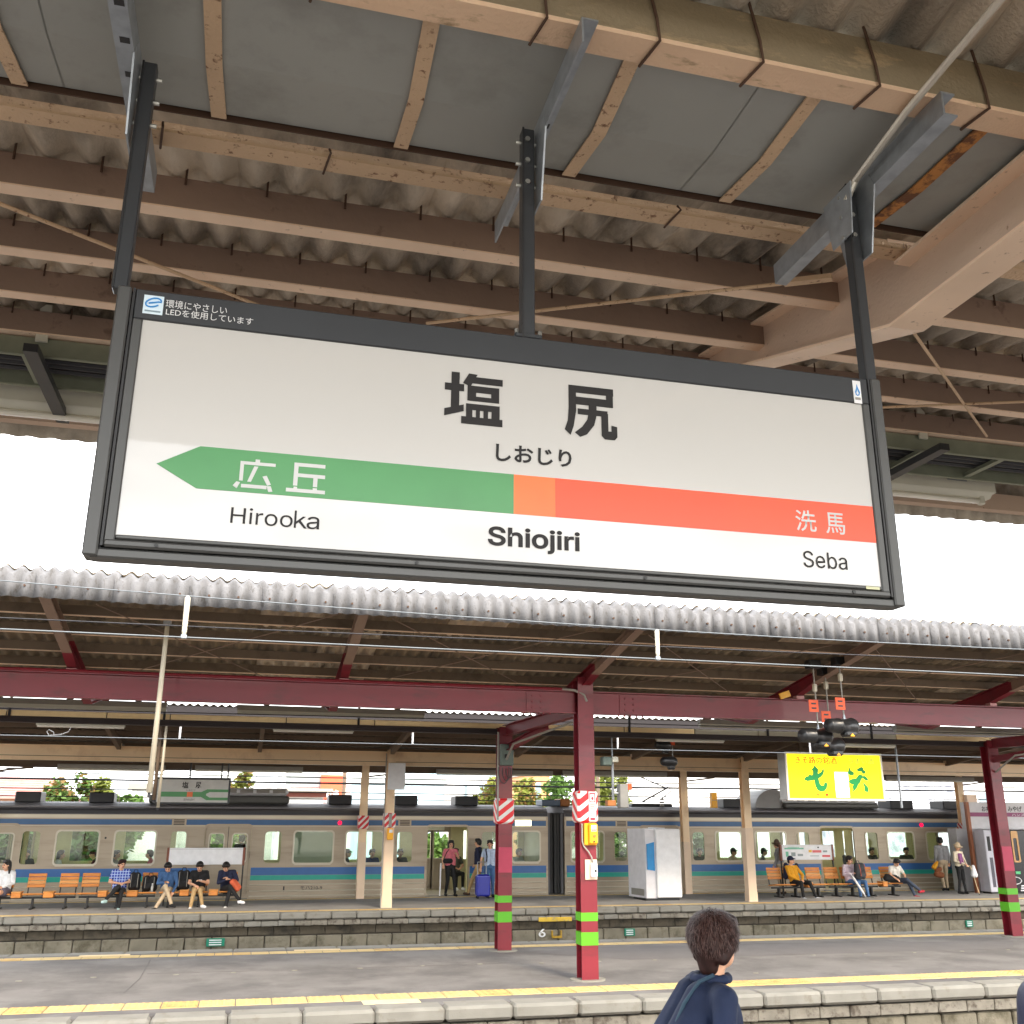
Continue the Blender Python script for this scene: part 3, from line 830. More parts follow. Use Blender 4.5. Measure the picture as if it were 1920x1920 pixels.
glyph((540,866), (609,927), [(.17,.28,.22,.97),(.17,.97,.88,1),(.25,.98,.52,.64),(.68,.79,.22,.53),(.19,.28,.1,.18),(.68,.79,.1,.18),(0,1,0,.12)], M['s_white'])
tpx('Hiroo', (434,950), (548,989), LY, M['s_black'], sg_)
glyph((553,957), (575,991), [(0,.16,0,1),[(.16,.22),(.16,.37),(.66,.68),(.88,.68)],[(.36,.34),(.50,.44),(1,0),(.78,0)]], M['s_black'])
tpx('a', (576,968), (598,993), LY, M['s_black'], sg_)
tpx('Shiojiri', (915,985), (1088,1043), LY, M['s_black'], sg_, bold=0.02)
tpx('洗', (1490,955), (1532,998), LY, M['s_white'], sg_, bold=0.008)
tpx('馬', (1546,960), (1586,1003), LY, M['s_white'], sg_, bold=0.008)
tpx('Seba', (1505,1032), (1590,1069), LY, M['s_black'], sg_, bold=0.0)
LY2 = SY-0.008
M['tinywhite'] = plain('small_white_print', (0.7,0.7,0.7), 0.5)
tpx('環境にやさしい', (312,561), (425,590), LY2, M['tinywhite'], sg_)
tpx('LEDを使用しています', (312,577), (474,610), LY2, M['tinywhite'], sg_)
def sticker(p0, p1, m, nm='sticker'):
    a, c = at(*p0, LY2), at(*p1, LY2)
    MB().box(a.x, c.x, SY-0.0078, SY-0.0062, c.z, a.z).build(nm, m, sg_); return a, c
a, c = sticker((271,552), (304,591), plain('sticker_pale_blue', srgb(206,222,232), 0.4))
cx, cz, rr = (a.x+c.x)/2, (a.z+c.z)/2+0.006, 0.016
sw = [(cx+rr*1.15*math.cos(R(t)), SY-0.0088, cz+rr*0.75*math.sin(R(t))+0.5*rr*math.cos(R(t))*0.6) for t in range(-10, 330, 20)]
MB().tube([(cx-rr*0.7, SY-0.0088, cz-0.003), (cx+rr*0.8, SY-0.0088, cz+0.003)] + sw, 0.0022, 5).build('logo_swirl', M['s_blue'], sg_)
MB().box(a.x+0.005, c.x-0.005, SY-0.0086, SY-0.0079, c.z+0.006, c.z+0.010).build('logo_line', plain('print_grey_blue', srgb(120,140,150)), sg_)
a, c = sticker((1598,713), (1617,757), M['white'])
cx, cz = (a.x+c.x)/2, (a.z+c.z)/2
drop = [(cx+0.0, cz+0.026), (cx+0.004, cz+0.012), (cx+0.009, cz+0.0), (cx+0.006, cz-0.010), (cx, cz-0.013), (cx-0.006, cz-0.010), (cx-0.008, cz), (cx-0.003, cz+0.012)]
ins = [(cx+(x-cx)*0.5, cz-0.003+(z-cz)*0.5) for x, z in drop]
MB().ring(drop, ins, 'y', SY-0.0086, SY-0.0079).build('drop_mark', M['s_blue'], sg_)
MB().box(cx-0.009, cx+0.009, SY-0.0086, SY-0.0079, cz-0.026, cz-0.018).build('logo_line', M['conduit'], sg_)
sticker((1624,1099), (1650,1106), plain('maker_label', srgb(200,200,160), 0.4))
# hangers
def hanger(px, py, ztop, x0=None):
    x = x0 if x0 is not None else at(px, py, SY+0.025).x
    MB().rbox(x-0.019, x+0.019, SY+0.006, SY+0.044, SZ1-0.06 if x0 is None else SZ1, ztop, 0.003).build('hanger', M['dark'] if x0 is None else M['dark'], sg_)
    MB().box(x-0.0195, x-0.014, SY+0.003, SY+0.0059, SZ1+0.003, ztop).build('hanger_rib', M['blackrod'], sg_)
    return x
HT = ZB+3.895
hx = [hanger(0,0,HT, SX0-pw/2-0.016), hanger(988,430,HT), hanger(0,0,HT, SX1+pw/2)]
hx[0] = SX0-pw/2-0.016; hx[2] = SX1+pw/2
for i, x in enumerate(hx):
    s = -1 if i == 0 else 1
    # galvanised channel along Y bolted under the gutter beams
    mb = MB().box(x+s*0.028, x+s*0.034, 2.0, 2.98, ZB+3.845, ZB+3.925); mb.box(x+s*0.034, x+s*0.075, 2.0, 2.98, ZB+3.919, ZB+3.925)
    if i != 1: mb.box(x+s*0.034, x+s*0.075, 2.0, 2.98, ZB+3.845, ZB+3.851)
    mb.build('bracket_channel', M['galv'], sg_)
    # gusset plate beside the hanger
    MB().prism([(SY-0.03, HT-0.27), (SY+0.10, HT-0.27), (SY+0.16, HT-0.02), (SY+0.14, HT+0.0), (SY-0.06, HT+0.0), (SY-0.08, HT-0.05)], 'x', x+s*0.0265, x+s*0.0275+s*0.004).build('gusset_plate', M['galv'], sg_)
    if i == 2: MB().prism([(SY-0.02, HT-0.2), (SY+0.09, HT-0.2), (SY+0.12, HT-0.02), (SY-0.04, HT-0.02)], 'x', x-0.0265-0.004, x-0.0265).build('gusset_plate', M['galv'], sg_)
    for dz in (0.04, 0.115, 0.19):
        if i: MB().tube([(x-s*0.004, SY+0.0, HT-dz), (x-s*0.004, SY+0.007, HT-dz)], 0.008, 8).build('bolt', M['bolt'], sg_)
        MB().tube([(x-0.034, SY+0.028, HT-dz), (x+0.034, SY+0.028, HT-dz)], 0.006, 6).build('bolt', M['bolt'], sg_)
    if i == 1:
        MB().rbox(x-0.04, x+0.04, SY+0.004, SY+0.05, SZ1+0.003, SZ1+0.018, 0.003).build('foot_plate', M['dark'], sg_)
        for q in (-0.034, 0.034): MB().tube([(x+q, SY+0.012, SZ1+0.018), (x+q, SY+0.012, SZ1+0.03)], 0.006, 6).build('bolt', M['bolt'], sg_)
    if i == 0:
        for k in range(5): MB().box(x-0.06, x-0.035, 2.03+k*0.13, 2.05+k*0.13, ZB+3.8435, ZB+3.8448).build('slot', M['blackrod'], sg_)
    else: MB().box(x+0.042, x+0.066, 2.42, 2.44, ZB+3.9175, ZB+3.9188).build('slot', M['blackrod'], sg_)
# ------------------------------------------------------------------ canopy over the middle platform
mid = empty('platform_canopy', (4.97, 16.6, 0), 'corrugated canopy on maroon steel posts and beams over the middle platform', 'canopy')
MYC = 16.6
def zm(y): return 4.25 + 0.158*abs(y-MYC)
M['slate_m'] = mat('grimy_fibre_cement', srgb(150,136,116), 0.88, var=0.2, scale=4, dirt=(0.05,0.042,0.034), dirt_amt=0.85, dscale=2, dlo=0.42, dhi=0.66, bump=0.5, bscale=60, stretch=(1,0.35,1))
M['brown_m'] = mat('grimy_shaded_brown_steel', srgb(112,96,80), 0.65, var=0.12, scale=2, dirt=(0.05,0.035,0.025), dirt_amt=0.6, dscale=4)  # grime plus the shade on the webs, both in the colour
for sg in (-1, 1):
    Y = lambda d: MYC + sg*d
    segs = [((Y(4.3), zm(Y(4.3))+0.056), (Y(2.6), zm(Y(2.6))+0.042)), ((Y(2.75), zm(Y(2.75))+0.036), (Y(1.2), zm(Y(1.2))+0.030)), ((Y(1.35), zm(Y(1.35))+0.024), (Y(0.05), zm(Y(0.05))+0.020))]
    roof_rows(mid, 0.17, 5, 0.027, segs, -7.65, 23.0, [M['slate_m'], M['slate']])
    ye, ze = Y(4.26), zm(Y(4.26))+0.055
    cv = [(ye-sg*0.1, ze+0.0), (ye, ze-0.004), (ye+sg*0.09, ze-0.02), (ye+sg*0.15, ze-0.06), (ye+sg*0.18, ze-0.12), (ye+sg*0.185, ze-0.37)]
    fms = []
    for k in range(3):
        fm = sheet_mesh('fascia_sheet', 0.17, 5, 0.03, 0,0,0,0, M['fascia'], curve=cv)
        for v in fm.vertices:
            v.co.z += 0.012*math.sin(v.co.x*7+k*2)*max(0, (v.co.z-(ze-0.2)))*4
        fms.append(fm)
    x = -7.65
    while x < 23.0:
        inst('fascia_sheet', random.choice(fms), (x, 0, random.uniform(-0.006, 0.006)), mid); x += 0.85
    if sg == -1:
        nm = MB().tube([(0, -0.03, 0), (0, 0.02, 0)], 0.014, 6).mesh('fixing_nail'); nm.materials.append(M['rust'])
        x = -7.4
        while x < 22:
            inst('fixing_nail', nm, (x+random.uniform(-0.02,0.02), ye-0.185-0.012, ze-0.24), mid); x += 0.34
    MB().box(-8, 23.3, ye+sg*0.06, ye+sg*0.11, ze-0.34, ze-0.22).build('eaves_rail', M['brown_m'], mid)
    for d in (0.45, 1.1, 1.8, 2.55, 3.3):
        y = Y(d); zt = zm(y)-0.004
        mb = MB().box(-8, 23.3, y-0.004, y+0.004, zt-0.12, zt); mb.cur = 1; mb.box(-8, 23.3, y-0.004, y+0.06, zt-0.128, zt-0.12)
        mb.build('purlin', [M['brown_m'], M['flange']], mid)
def mid_rafter(x, redfrom=None):
    for sg in (-1, 1):
        o, i = MYC+sg*4.25, MYC+sg*2.3
        mb = MB()
        def seg(ya, za, ha, yb, zb, hb):
            vs = []
            for w in (-0.006, 0.006):
                vs += [(x+w, ya, za), (x+w, yb, zb), (x+w, yb, zb-hb), (x+w, ya, za-ha)]
            mb.add(vs, [(0,1,2,3),(4,7,6,5),(0,4,5,1),(3,2,6,7),(1,5,6,2),(0,3,7,4)])
            mb.beam((x, ya, za-ha), (x, yb, zb-hb), 0.13, 0.012); mb.beam((x, ya, za-0.006), (x, yb, zb-0.006), 0.13, 0.012)
        seg(o, zm(o)-0.13, 0.11, i, zm(i)-0.13, 0.17)
        mb.build('rafter', M['brown'], mid)
        mb = MB(); j = MYC+sg*1.75
        seg(i, zm(i)-0.13, 0.17, j, zm(j)-0.13, 0.22); seg(j, zm(j)-0.13, 0.22, MYC, zm(MYC)-0.13, 0.24)
        mb.build('rafter', M['red_dull'], mid)
        yb = MYC+sg*1.75
        MB().rbox(x-0.07, x+0.07, yb-0.06, yb+0.06, 4.12, zm(yb)-0.352, 0.004).build('rafter_stub', plain('pink_primer', srgb(206,150,150), 0.5) if sg == -1 else M['red_dull'], mid)
for k in range(-2, 5): mid_rafter(1.26+3.73*k)
# long beam on the near post row, in lengths between posts
def ibeam(x0, x1, y, z0, z1, m, parent, w=0.16):
    mb = MB().box(x0, x1, y-0.005, y+0.005, z0+0.014, z1-0.014)
    mb.box(x0, x1, y-w/2, y+w/2, z1-0.014, z1); mb.box(x0, x1, y-w/2, y+w/2, z0, z0+0.014)
    return mb.build('beam', m, parent)
posts1 = (-6.2, 4.97, 16.15)
bx = [-8.0, -6.34, -6.06, 4.83, 5.11, 16.01, 16.29, 23.0]
for i in range(0, 8, 2):
    bmn = ibeam(bx[i], bx[i+1], 14.85, 3.77, 4.115, M['red'], mid)
    for e, s in ((bx[i], 1), (bx[i+1], -1)):
        xs = e + s*0.62
        if bx[i] < xs < bx[i+1] and -5 < xs < 12:
            MB().box(xs-0.16, xs+0.16, 14.832, 14.8445, 3.80, 4.085).build('splice_plate', M['red'], bmn)
            for dx in (-0.07, 0.07):
                for dz in (3.85, 3.94, 4.03):
                    MB().tube([(xs+dx, 14.82, dz), (xs+dx, 14.833, dz)], 0.017, 6).build('rivet', M['red_dull'], bmn)
            mb = MB()
            for dx in (-0.2, -0.1, 0.0, 0.1, 0.2):
                mb.tube([(xs+dx, 14.80, 3.745), (xs+dx, 14.80, 3.77)], 0.014, 6)
            mb.build('flange_bolts', M['red_dull'], bmn)
MB().tube([(-8, 14.765, 4.135), (4.6, 14.765, 4.135)], 0.022, 8).build('pipe', M['red'], mid)
MB().tube([(4.6, 14.765, 4.135), (4.8, 14.75, 4.12), (4.95, 14.735, 4.05), (4.99, 14.73, 3.95)], 0.02, 8).build('pipe', M['conduit'], mid)
M['beamdark'] = plain('near_black_brown_steel', srgb(44,30,30), 0.6)  # near-black brown, darker than the maroon beams
ibeam(-8, 4.45, 18.36, 3.72, 3.82, M['beamdark'], mid, 0.14); ibeam(4.72, 15.06, 18.36, 3.72, 3.82, M['beamdark'], mid, 0.14); ibeam(15.33, 23, 18.36, 3.72, 3.82, M['beamdark'], mid, 0.14)

def post(parent, x, y, h, w, d, m, name='post', base=True, up=(0,1,0)):
    mb = MB()
    t = 0.016
    mb.box(x-w/2, x+w/2, y-d/2, y-d/2+t, -0.01, h); mb.box(x-w/2, x+w/2, y+d/2-t, y+d/2, -0.01, h)
    mb.box(x-0.006, x+0.006, y-d/2+t, y+d/2-t, -0.01, h)
    p = mb.build(name, m, parent)
    if base:
        q = [(x+0.26*math.cos(a*math.pi/10), y+0.22*math.sin(a*math.pi/10)) for a in range(20)]
        MB().prism(q, 'z', -0.01, 0.022).build('base_pad', M['coping'], p)
    return p
def lime(p, x, y, w, d, z0, z1):
    MB().box(x-w/2-0.004, x+w/2+0.004, y-d/2-0.004, y+d/2+0.004, z0, z1).build('lime_band', M['lime'], p)
PW = 0.25
pl = {}
for x in posts1:
    p = post(mid, x, 14.85, 4.28, PW, 0.25, M['red']); pl[x] = p
    lime(p, x, 14.85, PW, 0.25, 0.80, 0.915); lime(p, x, 14.85, PW, 0.25, 0.475, 0.65)
    MB().box(x-PW/2+0.005, x+PW/2-0.005, 14.72, 14.98, 4.28, 4.32).build('cap_plate', M['red'], p)
posts2 = (-6.0, 4.585, 15.18)
for x in posts2:
    p = post(mid, x, 18.36, 3.85, 0.25, 0.25, M['red']); pl[x] = p
    lime(p, x, 18.36, 0.25, 0.25, 0.80, 0.915); lime(p, x, 18.36, 0.25, 0.25, 0.475, 0.65)
MB().box(4.46, 4.71, 18.2255, 18.231, 1.3, 1.73).build('faded_patch', M['pinkpatch'], pl[4.585])
MB().box(15.06, 15.30, 18.2255, 18.231, 1.25, 1.72).build('faded_patch', M['pinkpatch'], pl[15.18])
# cross beams between the two rows, haunched toward the far post
for xa, xb in zip(posts1, posts2):
    mb = MB().isec((xa, 14.98, 3.86), (xb, 18.24, 3.78), 0.14, 0.2); mb.isec((xa-0.02, 16.7, 3.75), (xb, 18.24, 3.45), 0.12, 0.12)
    mb.build('cross_beam', M['red_dull'], mid)
    MB().tube([(xa-0.05, 14.97, 3.68), (xa-0.1, 16.4, 3.64), (xb-0.02, 17.6, 3.5), (xb-0.02, 18.22, 3.2)], 0.02, 8).build('pipe', M['conduit'], mid)
# roof bracing rods
def mid_roof(px, py, dz):
    d = _fw * F_PX + _rt * (px - 960) + _up * (960 - py)
    a, s = 4.25 + 0.158*MYC - dz, -0.158
    t = (a - CAM.z) / (d.z - s*d.y)
    return CAM + d*t
for pa, pb in (((180,1133),(520,1280)),((220,1268),(640,1150)),((735,1160),(970,1280)),((705,1278),(1120,1180)),((1215,1190),(1370,1300)),((1140,1290),(1560,1210)),((1640,1215),(1725,1320)),((1560,1300),(1920,1225))):
    a, c = mid_roof(*pa, 0.17), mid_roof(*pb, 0.17)
    MB().tube([a, c], 0.007, 6).build('brace_rod', M['brown'], mid)

# hazard wraps, notices and boxes on the maroon posts
def wrap(p, x, y, w, d, z0, z1, m):
    MB().rbox(x-w/2-0.035, x+w/2+0.035, y-d/2-0.035, y+d/2+0.035, z0, z1, 0.03).build('hazard_wrap', m, p)
wrap(pl[4.97], 4.97, 14.85, PW, 0.25, 2.165, 2.62, M['hazard'])
wrap(pl[4.585], 4.585, 18.36, 0.25, 0.25, 2.13, 2.57, M['hazard'])
nt_ = empty('notice_plate', (5.02, 14.68, 2.2), 'white safety notice with red emblem on the striped wrap of the nearest red post', 'notice')
MB().box(4.975, 5.085, 14.672, 14.684, 2.185, 2.61).build('board', M['notice'], nt_)
M['noticered'] = plain('notice_red_print', srgb(170,50,70), 0.5)
MB().ring([(4.985,2.455),(5.075,2.455),(5.075,2.59),(4.985,2.59)], [(4.997,2.467),(5.063,2.467),(5.063,2.572),(4.997,2.572)], 'y', 14.6695, 14.6716).build('emblem', M['noticered'], nt_)
MB().prism([(5.03+0.018*math.cos(a*math.pi/4), 2.51+0.026*math.sin(a*math.pi/4)) for a in range(8)], 'y', 14.6695, 14.6716).build('emblem', M['noticered'], nt_)
for k, w in enumerate((0.08, 0.075, 0.05, 0.08, 0.06, 0.03)):
    MB().box(4.99, 4.99+w, 14.6695, 14.6716, 2.42-k*0.032, 2.435-k*0.032).build('print_line', M['conduit'], nt_)
MB().box(4.992, 5.068, 14.6695, 14.6716, 2.2, 2.235).build('print_line', M['noticered'], nt_)
eb = empty('emergency_button_box', (5.0, 14.66, 1.85), 'yellow emergency button box on the nearest red post below the striped wrap', 'button box')
MB().rbox(4.895, 5.09, 14.66, 14.72, 1.845, 2.155, 0.012).build('back_plate', M['yellowbox'], eb)
MB().rbox(4.955, 5.085, 14.60, 14.66, 1.865, 2.15, 0.015).build('cover', M['yellowbox'], eb)
MB().box(4.98, 5.06, 14.5975, 14.5995, 2.04, 2.13).build('label_plate', M['notice'], eb)
MB().box(4.985, 5.055, 14.595, 14.597, 2.045, 2.075).build('label_band', M['conduit'], eb)
MB().tube([(5.03, 14.585, 1.98), (5.03, 14.60, 1.98)], 0.022, 10).build('button', plain('orange_button', srgb(250,130,60)), eb)
MB().tube([(5.02, 14.585, 1.90), (5.02, 14.60, 1.90)], 0.012, 8).build('lock', M['rust'], eb)
sb = empty('switch_box', (5.0, 14.66, 1.36), 'small white switch box on a beige plate fed by a bent grey conduit', 'switch box')
MB().rbox(4.91, 5.095, 14.70, 14.72, 1.365, 1.645, 0.004).build('back_plate', M['beigeplate'], sb)
MB().rbox(4.985, 5.08, 14.63, 14.70, 1.40, 1.60, 0.014).build('housing', M['white'], sb)
MB().tube([(5.045, 14.622, 1.49), (5.045, 14.632, 1.49)], 0.018, 10).build('knob', M['blackrod'], sb)
MB().tube([(4.87, 14.70, 2.15), (4.87, 14.70, 1.9), (4.89, 14.69, 1.83), (4.96, 14.68, 1.75), (5.0, 14.67, 1.68), (5.015, 14.665, 1.6)], 0.012, 8).build('conduit', M['conduit'], sb, smooth=True)
gb = empty('junction_box', (4.58, 18.18, 3.15), 'grey green junction box with a cable loop on the second red post', 'junction box')
MB().rbox(4.46, 4.70, 18.10, 18.22, 3.15, 3.53, 0.01).build('housing', M['greybox'], gb)
MB().rbox(4.53, 4.58, 18.085, 18.10, 3.28, 3.35, 0.006).build('latch', M['blackrod'], gb)
for k in range(3):
    pts = [(4.52+0.05*k + (0.16-0.03*k)*math.cos(R(a))*0.6, 18.12, 3.05 + (0.22-0.05*k)*math.sin(R(a))) for a in range(-200, 30, 20)]
    MB().tube(pts, 0.008, 6).build('cable', M['wiredark'], gb)
MB().tube([(4.43, 18.2, 3.75), (4.43, 18.2, 2.6), (4.43, 18.2, 2.2)], 0.018, 8).build('conduit', M['conduit'], gb)

# cable ladder along the far post row, with strip lights standing on it
ct = empty('cable_tray', (4, 18.9, 3.83), 'long cream cable ladder running between the middle and far canopies', 'cable tray')
M['creamtray'] = plain('cream_tray_enamel', srgb(240,214,168), 0.36, metal=0.55)
xs = [-8.0, -4.05, -2.45, -1.4, 0.6, 2.2, 5.1, 7.1, 8.6, 10.0, 11.6, 13.2, 16.0, 23.0]
for a, c in zip(xs, xs[1:]):
    MB().rbox(a+0.008, c-0.008, 18.70, 18.73, 3.835, 3.955, 0.006).build('tray_side', M['creamtray'] if (a < 5 or random.random() < 0.4) else M['lightbox'], ct)
MB().box(-8, 23, 19.27, 19.30, 3.835, 3.955).build('tray_side', M['brown_m'], ct)
rm = MB().box(0, 0.05, 18.735, 19.265, 3.80, 3.832).mesh('rung'); rm.materials.append(M['lightbox'])
x = -7.9
while x < 23:
    inst('rung', rm, (x, 0, 0), ct); x += 0.46
MB().box(-8, 23, 18.76, 19.24, 3.90, 3.94).build('cable_bundle', M['wiredark'], ct)
for x in (-4, -1.5, 1.9, 7.2, 10.2, 12.6): MB().box(x-0.02, x+0.02, 18.66, 18.69, 3.81, 4.9 if False else 4.4).build('hanger', M['wiredark'], ct)
for k, (p0, p1) in enumerate((((-60,1308),(312,1336)), ((445,1325),(795,1352)), ((1310,1352),(1540,1369)), ((1677,1366),(1990,1392)))):
    yq = 18.6
    a, c = at(*p0, yq), at(*p1, yq)
    z1, z0 = (4.14, 3.985)
    t = empty('strip_light', ((a.x+c.x)/2, yq, z0), ['grey strip light housing under the middle canopy at the left edge', 'grey strip light housing under the middle canopy left of the red posts', 'grey strip light housing under the middle canopy right of the nearest red post', 'grey strip light housing under the middle canopy at the right edge'][k], 'light', 'strip lights along the cable ladder')
    MB().rbox(a.x, c.x, yq-0.08, yq+0.08, z0+0.06, z1, 0.006).build('housing', M['conduit'], t)
    MB().prism([(yq-0.075, z0+0.06), (yq-0.04, z0), (yq+0.04, z0), (yq+0.075, z0+0.06)], 'x', a.x+0.01, c.x-0.01).build('reflector', M['lightbox'], t)
    for u in (0.15, 0.5, 0.85):
        x = a.x+u*(c.x-a.x); MB().box(x-0.05, x+0.05, yq-0.05, yq+0.05, z1, zm(yq)-0.125).build('hanger', M['blackrod'], t)

# three black tunnel hooded signals on drop rods with orange tags
M['sigblack'] = plain('black_signal_shell', (0.02,0.021,0.023), 0.3)
M['tag'] = plain('orange_tag', srgb(240,90,40), 0.5)
yS = 13.7
for k, (rp, tpy, bp, hp) in enumerate((((1528,1295),1323,(1530,1375),'left and lowest hung'), ((1549,1290),1343,(1560,1393),'middle'), ((1576,1275),1317,(1570,1356),'right and uppermost'))):
    y = yS + (0.0, 0.3, -0.2)[k]
    b_ = at(*bp, y); top = at(*rp, y)
    x = top.x
    t = empty('hanging_signal', (x, y, b_.z), ['black hooded signal hanging from the middle canopy, leftmost of three with orange tags', 'black hooded signal hanging lowest, middle of three with orange tags', 'black hooded signal hanging highest, rightmost of three with orange tags'][k], 'signal', 'hooded signals under the middle canopy')
    MB().tube([(x, y, b_.z+0.08), (x, y, zm(y)-0.12)], 0.012, 8).build('drop_rod', M['conduit'], t)
    MB().rbox(x-0.03, x+0.03, y-0.03, y+0.03, top.z-0.02, top.z+0.10, 0.01).build('insulator', M['pole'], t)
    MB().rbox(x-0.1, x+0.1, y-0.08, y+0.08, zm(y)-0.26, zm(y)-0.13, 0.01).build('clamp', M['blackrod'], t)
    tz = at(1500, tpy, y).z
    MB().box(x-0.14, x+0.02, y-0.03, y-0.022, tz-0.09, tz+0.09).build('tag', M['tag'], t)
    for q in (-1, 1): MB().box(x-0.1, x-0.02, y-0.032, y-0.031, tz+q*0.035-0.012, tz+q*0.035+0.012).build('tag_print', M['blackrod'], t)
    # body: barrel with open hood to the left, flared back
    prof = [(-0.36, 0.085), (-0.34, 0.10), (-0.16, 0.105), (-0.155, 0.115), (-0.14, 0.115), (-0.135, 0.105), (0.06, 0.11), (0.14, 0.13), (0.18, 0.12), (0.19, 0.05)]
    MB().tube([(x+dx, y+dx*0.35, b_.z-0.04+dx*0.02) for dx, r in prof], [r for dx, r in prof], 16).build('barrel', M['sigblack'], t, smooth=True)
    MB().rbox(x-0.05, x+0.16, y-0.09, y+0.09, b_.z-0.20, b_.z-0.10, 0.03).build('lens_box', M['sigblack'], t)
    MB().tube([(x, y, b_.z+0.05), (x, y, b_.z+0.13)], [0.035, 0.015], 8).build('socket', M['galv'], t)
    MB().prism([(x+0.02, b_.z-0.195), (x+0.10, b_.z-0.195), (x+0.06, b_.z-0.15)], 'y', y-0.094, y-0.0905).build('arrow_sticker', M['yellowbox'], t)
p = at(1477, 1306, 14.7)
MB().beam((p.x-0.12, 14.74, 4.14), (p.x+0.06, 14.74, 4.2), 0.03, 0.1).build('yellow_tag', M['yellowbox'], mid)

# ------------------------------------------------------------------ canopy over the far platform
far = empty('platform_canopy', (9, 29.3, 0), 'corrugated canopy on cream posts over the far platform beside the train', 'canopy')
FYC = 29.3
def zf(y): return 4.06 + 0.082*abs(y-FYC)
M['slate_f'] = mat('dark_fibre_cement', srgb(112,100,86), 0.9, var=0.2, scale=4, dirt=(0.04,0.034,0.028), dirt_amt=0.8, dscale=2, dlo=0.4, dhi=0.66)
M['brown_f'] = mat('dark_brown_steel', srgb(112,94,78), 0.65, var=0.12, scale=2)
M['creamfar'] = mat('cream_gloss_paint', srgb(240,210,170), 0.38, var=0.05, scale=1.0, dirt=srgb(196,160,122), dirt_amt=0.5, dscale=2)
for sg in (-1, 1):
    Y = lambda d: FYC + sg*d
    segs = [((Y(6.0), zf(Y(6.0))+0.05), (Y(2.9), zf(Y(2.9))+0.036)), ((Y(3.05), zf(Y(3.05))+0.03), (Y(0.05), zf(Y(0.05))+0.014))]
    if sg == 1: segs = [((Y(4.9), zf(Y(4.9))+0.05), (Y(2.4), zf(Y(2.4))+0.036)), ((Y(2.55), zf(Y(2.55))+0.03), (Y(0.05), zf(Y(0.05))+0.014))]
    roof_rows(far, 0.17, 8, 0.024, segs, -13.6, 36, [M['slate_f']])
    d = 5.95 if sg == -1 else 4.85
    MB().box(-14, 37, Y(d)-0.02, Y(d)+0.02, zf(Y(d))-0.16, zf(Y(d))+0.03).build('fascia_board', plain('shaded_plum_fascia', srgb(30,24,28), 0.6), far)  # shadow on the fascia put into its near-black colour
    for d in (0.6, 1.6, 2.5, 3.4, 4.3, 5.2):
        if sg == 1 and d > 4.4: continue
        y = Y(d); zt = zf(y)-0.004
        MB().box(-14, 37, y-0.03, y+0.03, zt-0.1, zt).build('purlin', M['brown_f'], far)
posts3 = (-6.6, 3.76, 14.24, 24.7)
posts4 = (-6.9, 3.42, 13.7, 24.1)
for k in range(-3, 7):
    x = 3.76 + k*3.5
    for sg in (-1, 1):
        o = FYC+sg*(5.9 if sg == -1 else 4.8)
        mb = MB()
        zi = zf(FYC+sg*1.5)-0.105
        vs = []
        for w in (-0.05, 0.05): vs += [(x+w, o, zf(o)-0.105), (x+w, FYC, zf(FYC)-0.105), (x+w, FYC, zf(FYC)-0.30), (x+w, FYC+sg*1.6, zf(FYC+1.6)-0.32), (x+w, o, zf(o)-0.2)]
        mb.add(vs, [(0,1,2,3,4),(5,9,8,7,6),(0,5,6,1),(1,6,7,2),(2,7,8,3),(3,8,9,4),(0,4,9,5)])
        mb.build('rafter', M['brown_f'], far)
    MB().rbox(x-0.06, x+0.06, 27.64, 27.76, 3.965, 4.03, 0.004).build('rafter_stub', M['creamfar'], far)
def long_beam(xs_, y, z0, z1, m):
    for a, c in zip(xs_, xs_[1:]):
        ibeam(a+0.09, c-0.09, y, z0, z1, m, far, 0.15)
        MB().box(a+0.09, c-0.09, y-0.072, y-0.06, z0+0.10, z0+0.112).build('beam_edge', M['brown_f'], far)
long_beam((-14, -6.6, 3.76, 14.24, 24.7, 36), 27.7, 3.58, 3.96, M['creamfar'])
long_beam((-14, -6.9, 3.42, 13.7, 24.1, 36), 30.9, 3.54, 3.76, M['brown_f'])
M['creampost'] = mat('cream_post_paint', srgb(226,200,172), 0.5, var=0.06, scale=2)
for x in posts3:
    p = post(far, x, 27.7, 4.0, 0.22, 0.22, M['creamfar'], base=False); pl[x] = p
    if -5 < x < 20: MB().box(x-0.125, x+0.125, 27.575, 27.825, -0.01, 2.0).build('post_casing', M['creampost'], p); MB().box(x-0.135, x+0.135, 27.565, 27.835, -0.01, 0.25).build('post_foot', M['creampost'], p)
for x in posts4:
    p = post(far, x, 30.9, 3.8, 0.22, 0.2, M['creamfar'], base=False); pl[x] = p
    MB().box(x-0.115, x+0.115, 30.78, 31.02, -0.01, 1.55).build('post_casing', M['creampost'], p)
    MB().beam((x+0.1, 30.9, 3.42), (x+1.1, 30.9, 3.54), 0.1, 0.05).build('knee_brace', M['brown_f'], p)
for x, y, z0, z1, m in ((3.76, 27.7, 1.98, 2.36, M['hazard_small']), (3.42, 30.9, 1.92, 2.3, M['hazard_small']), (24.1, 30.9, 1.7, 2.15, M['hazard_small'])):
    MB().rbox(x-0.155, x+0.155, y-0.155, y+0.155, z0, z1, 0.02).build('hazard_wrap', m, pl[x])
MB().box(3.76-0.03, 3.76+0.05, 27.53, 27.543, 2.0, 2.34).build('notice_strip', M['conduit'], pl[3.76])
t = empty('emergency_button_box', (3.76, 27.52, 1.7), 'yellow emergency button box on the white cream post below its striped wrap', 'button box')
MB().rbox(3.69, 3.85, 27.47, 27.57, 1.68, 1.97, 0.012).build('housing', M['yellowbox'], t); MB().box(3.74, 3.83, 27.466, 27.4695, 1.86, 1.94).build('label_plate', M['notice'], t)
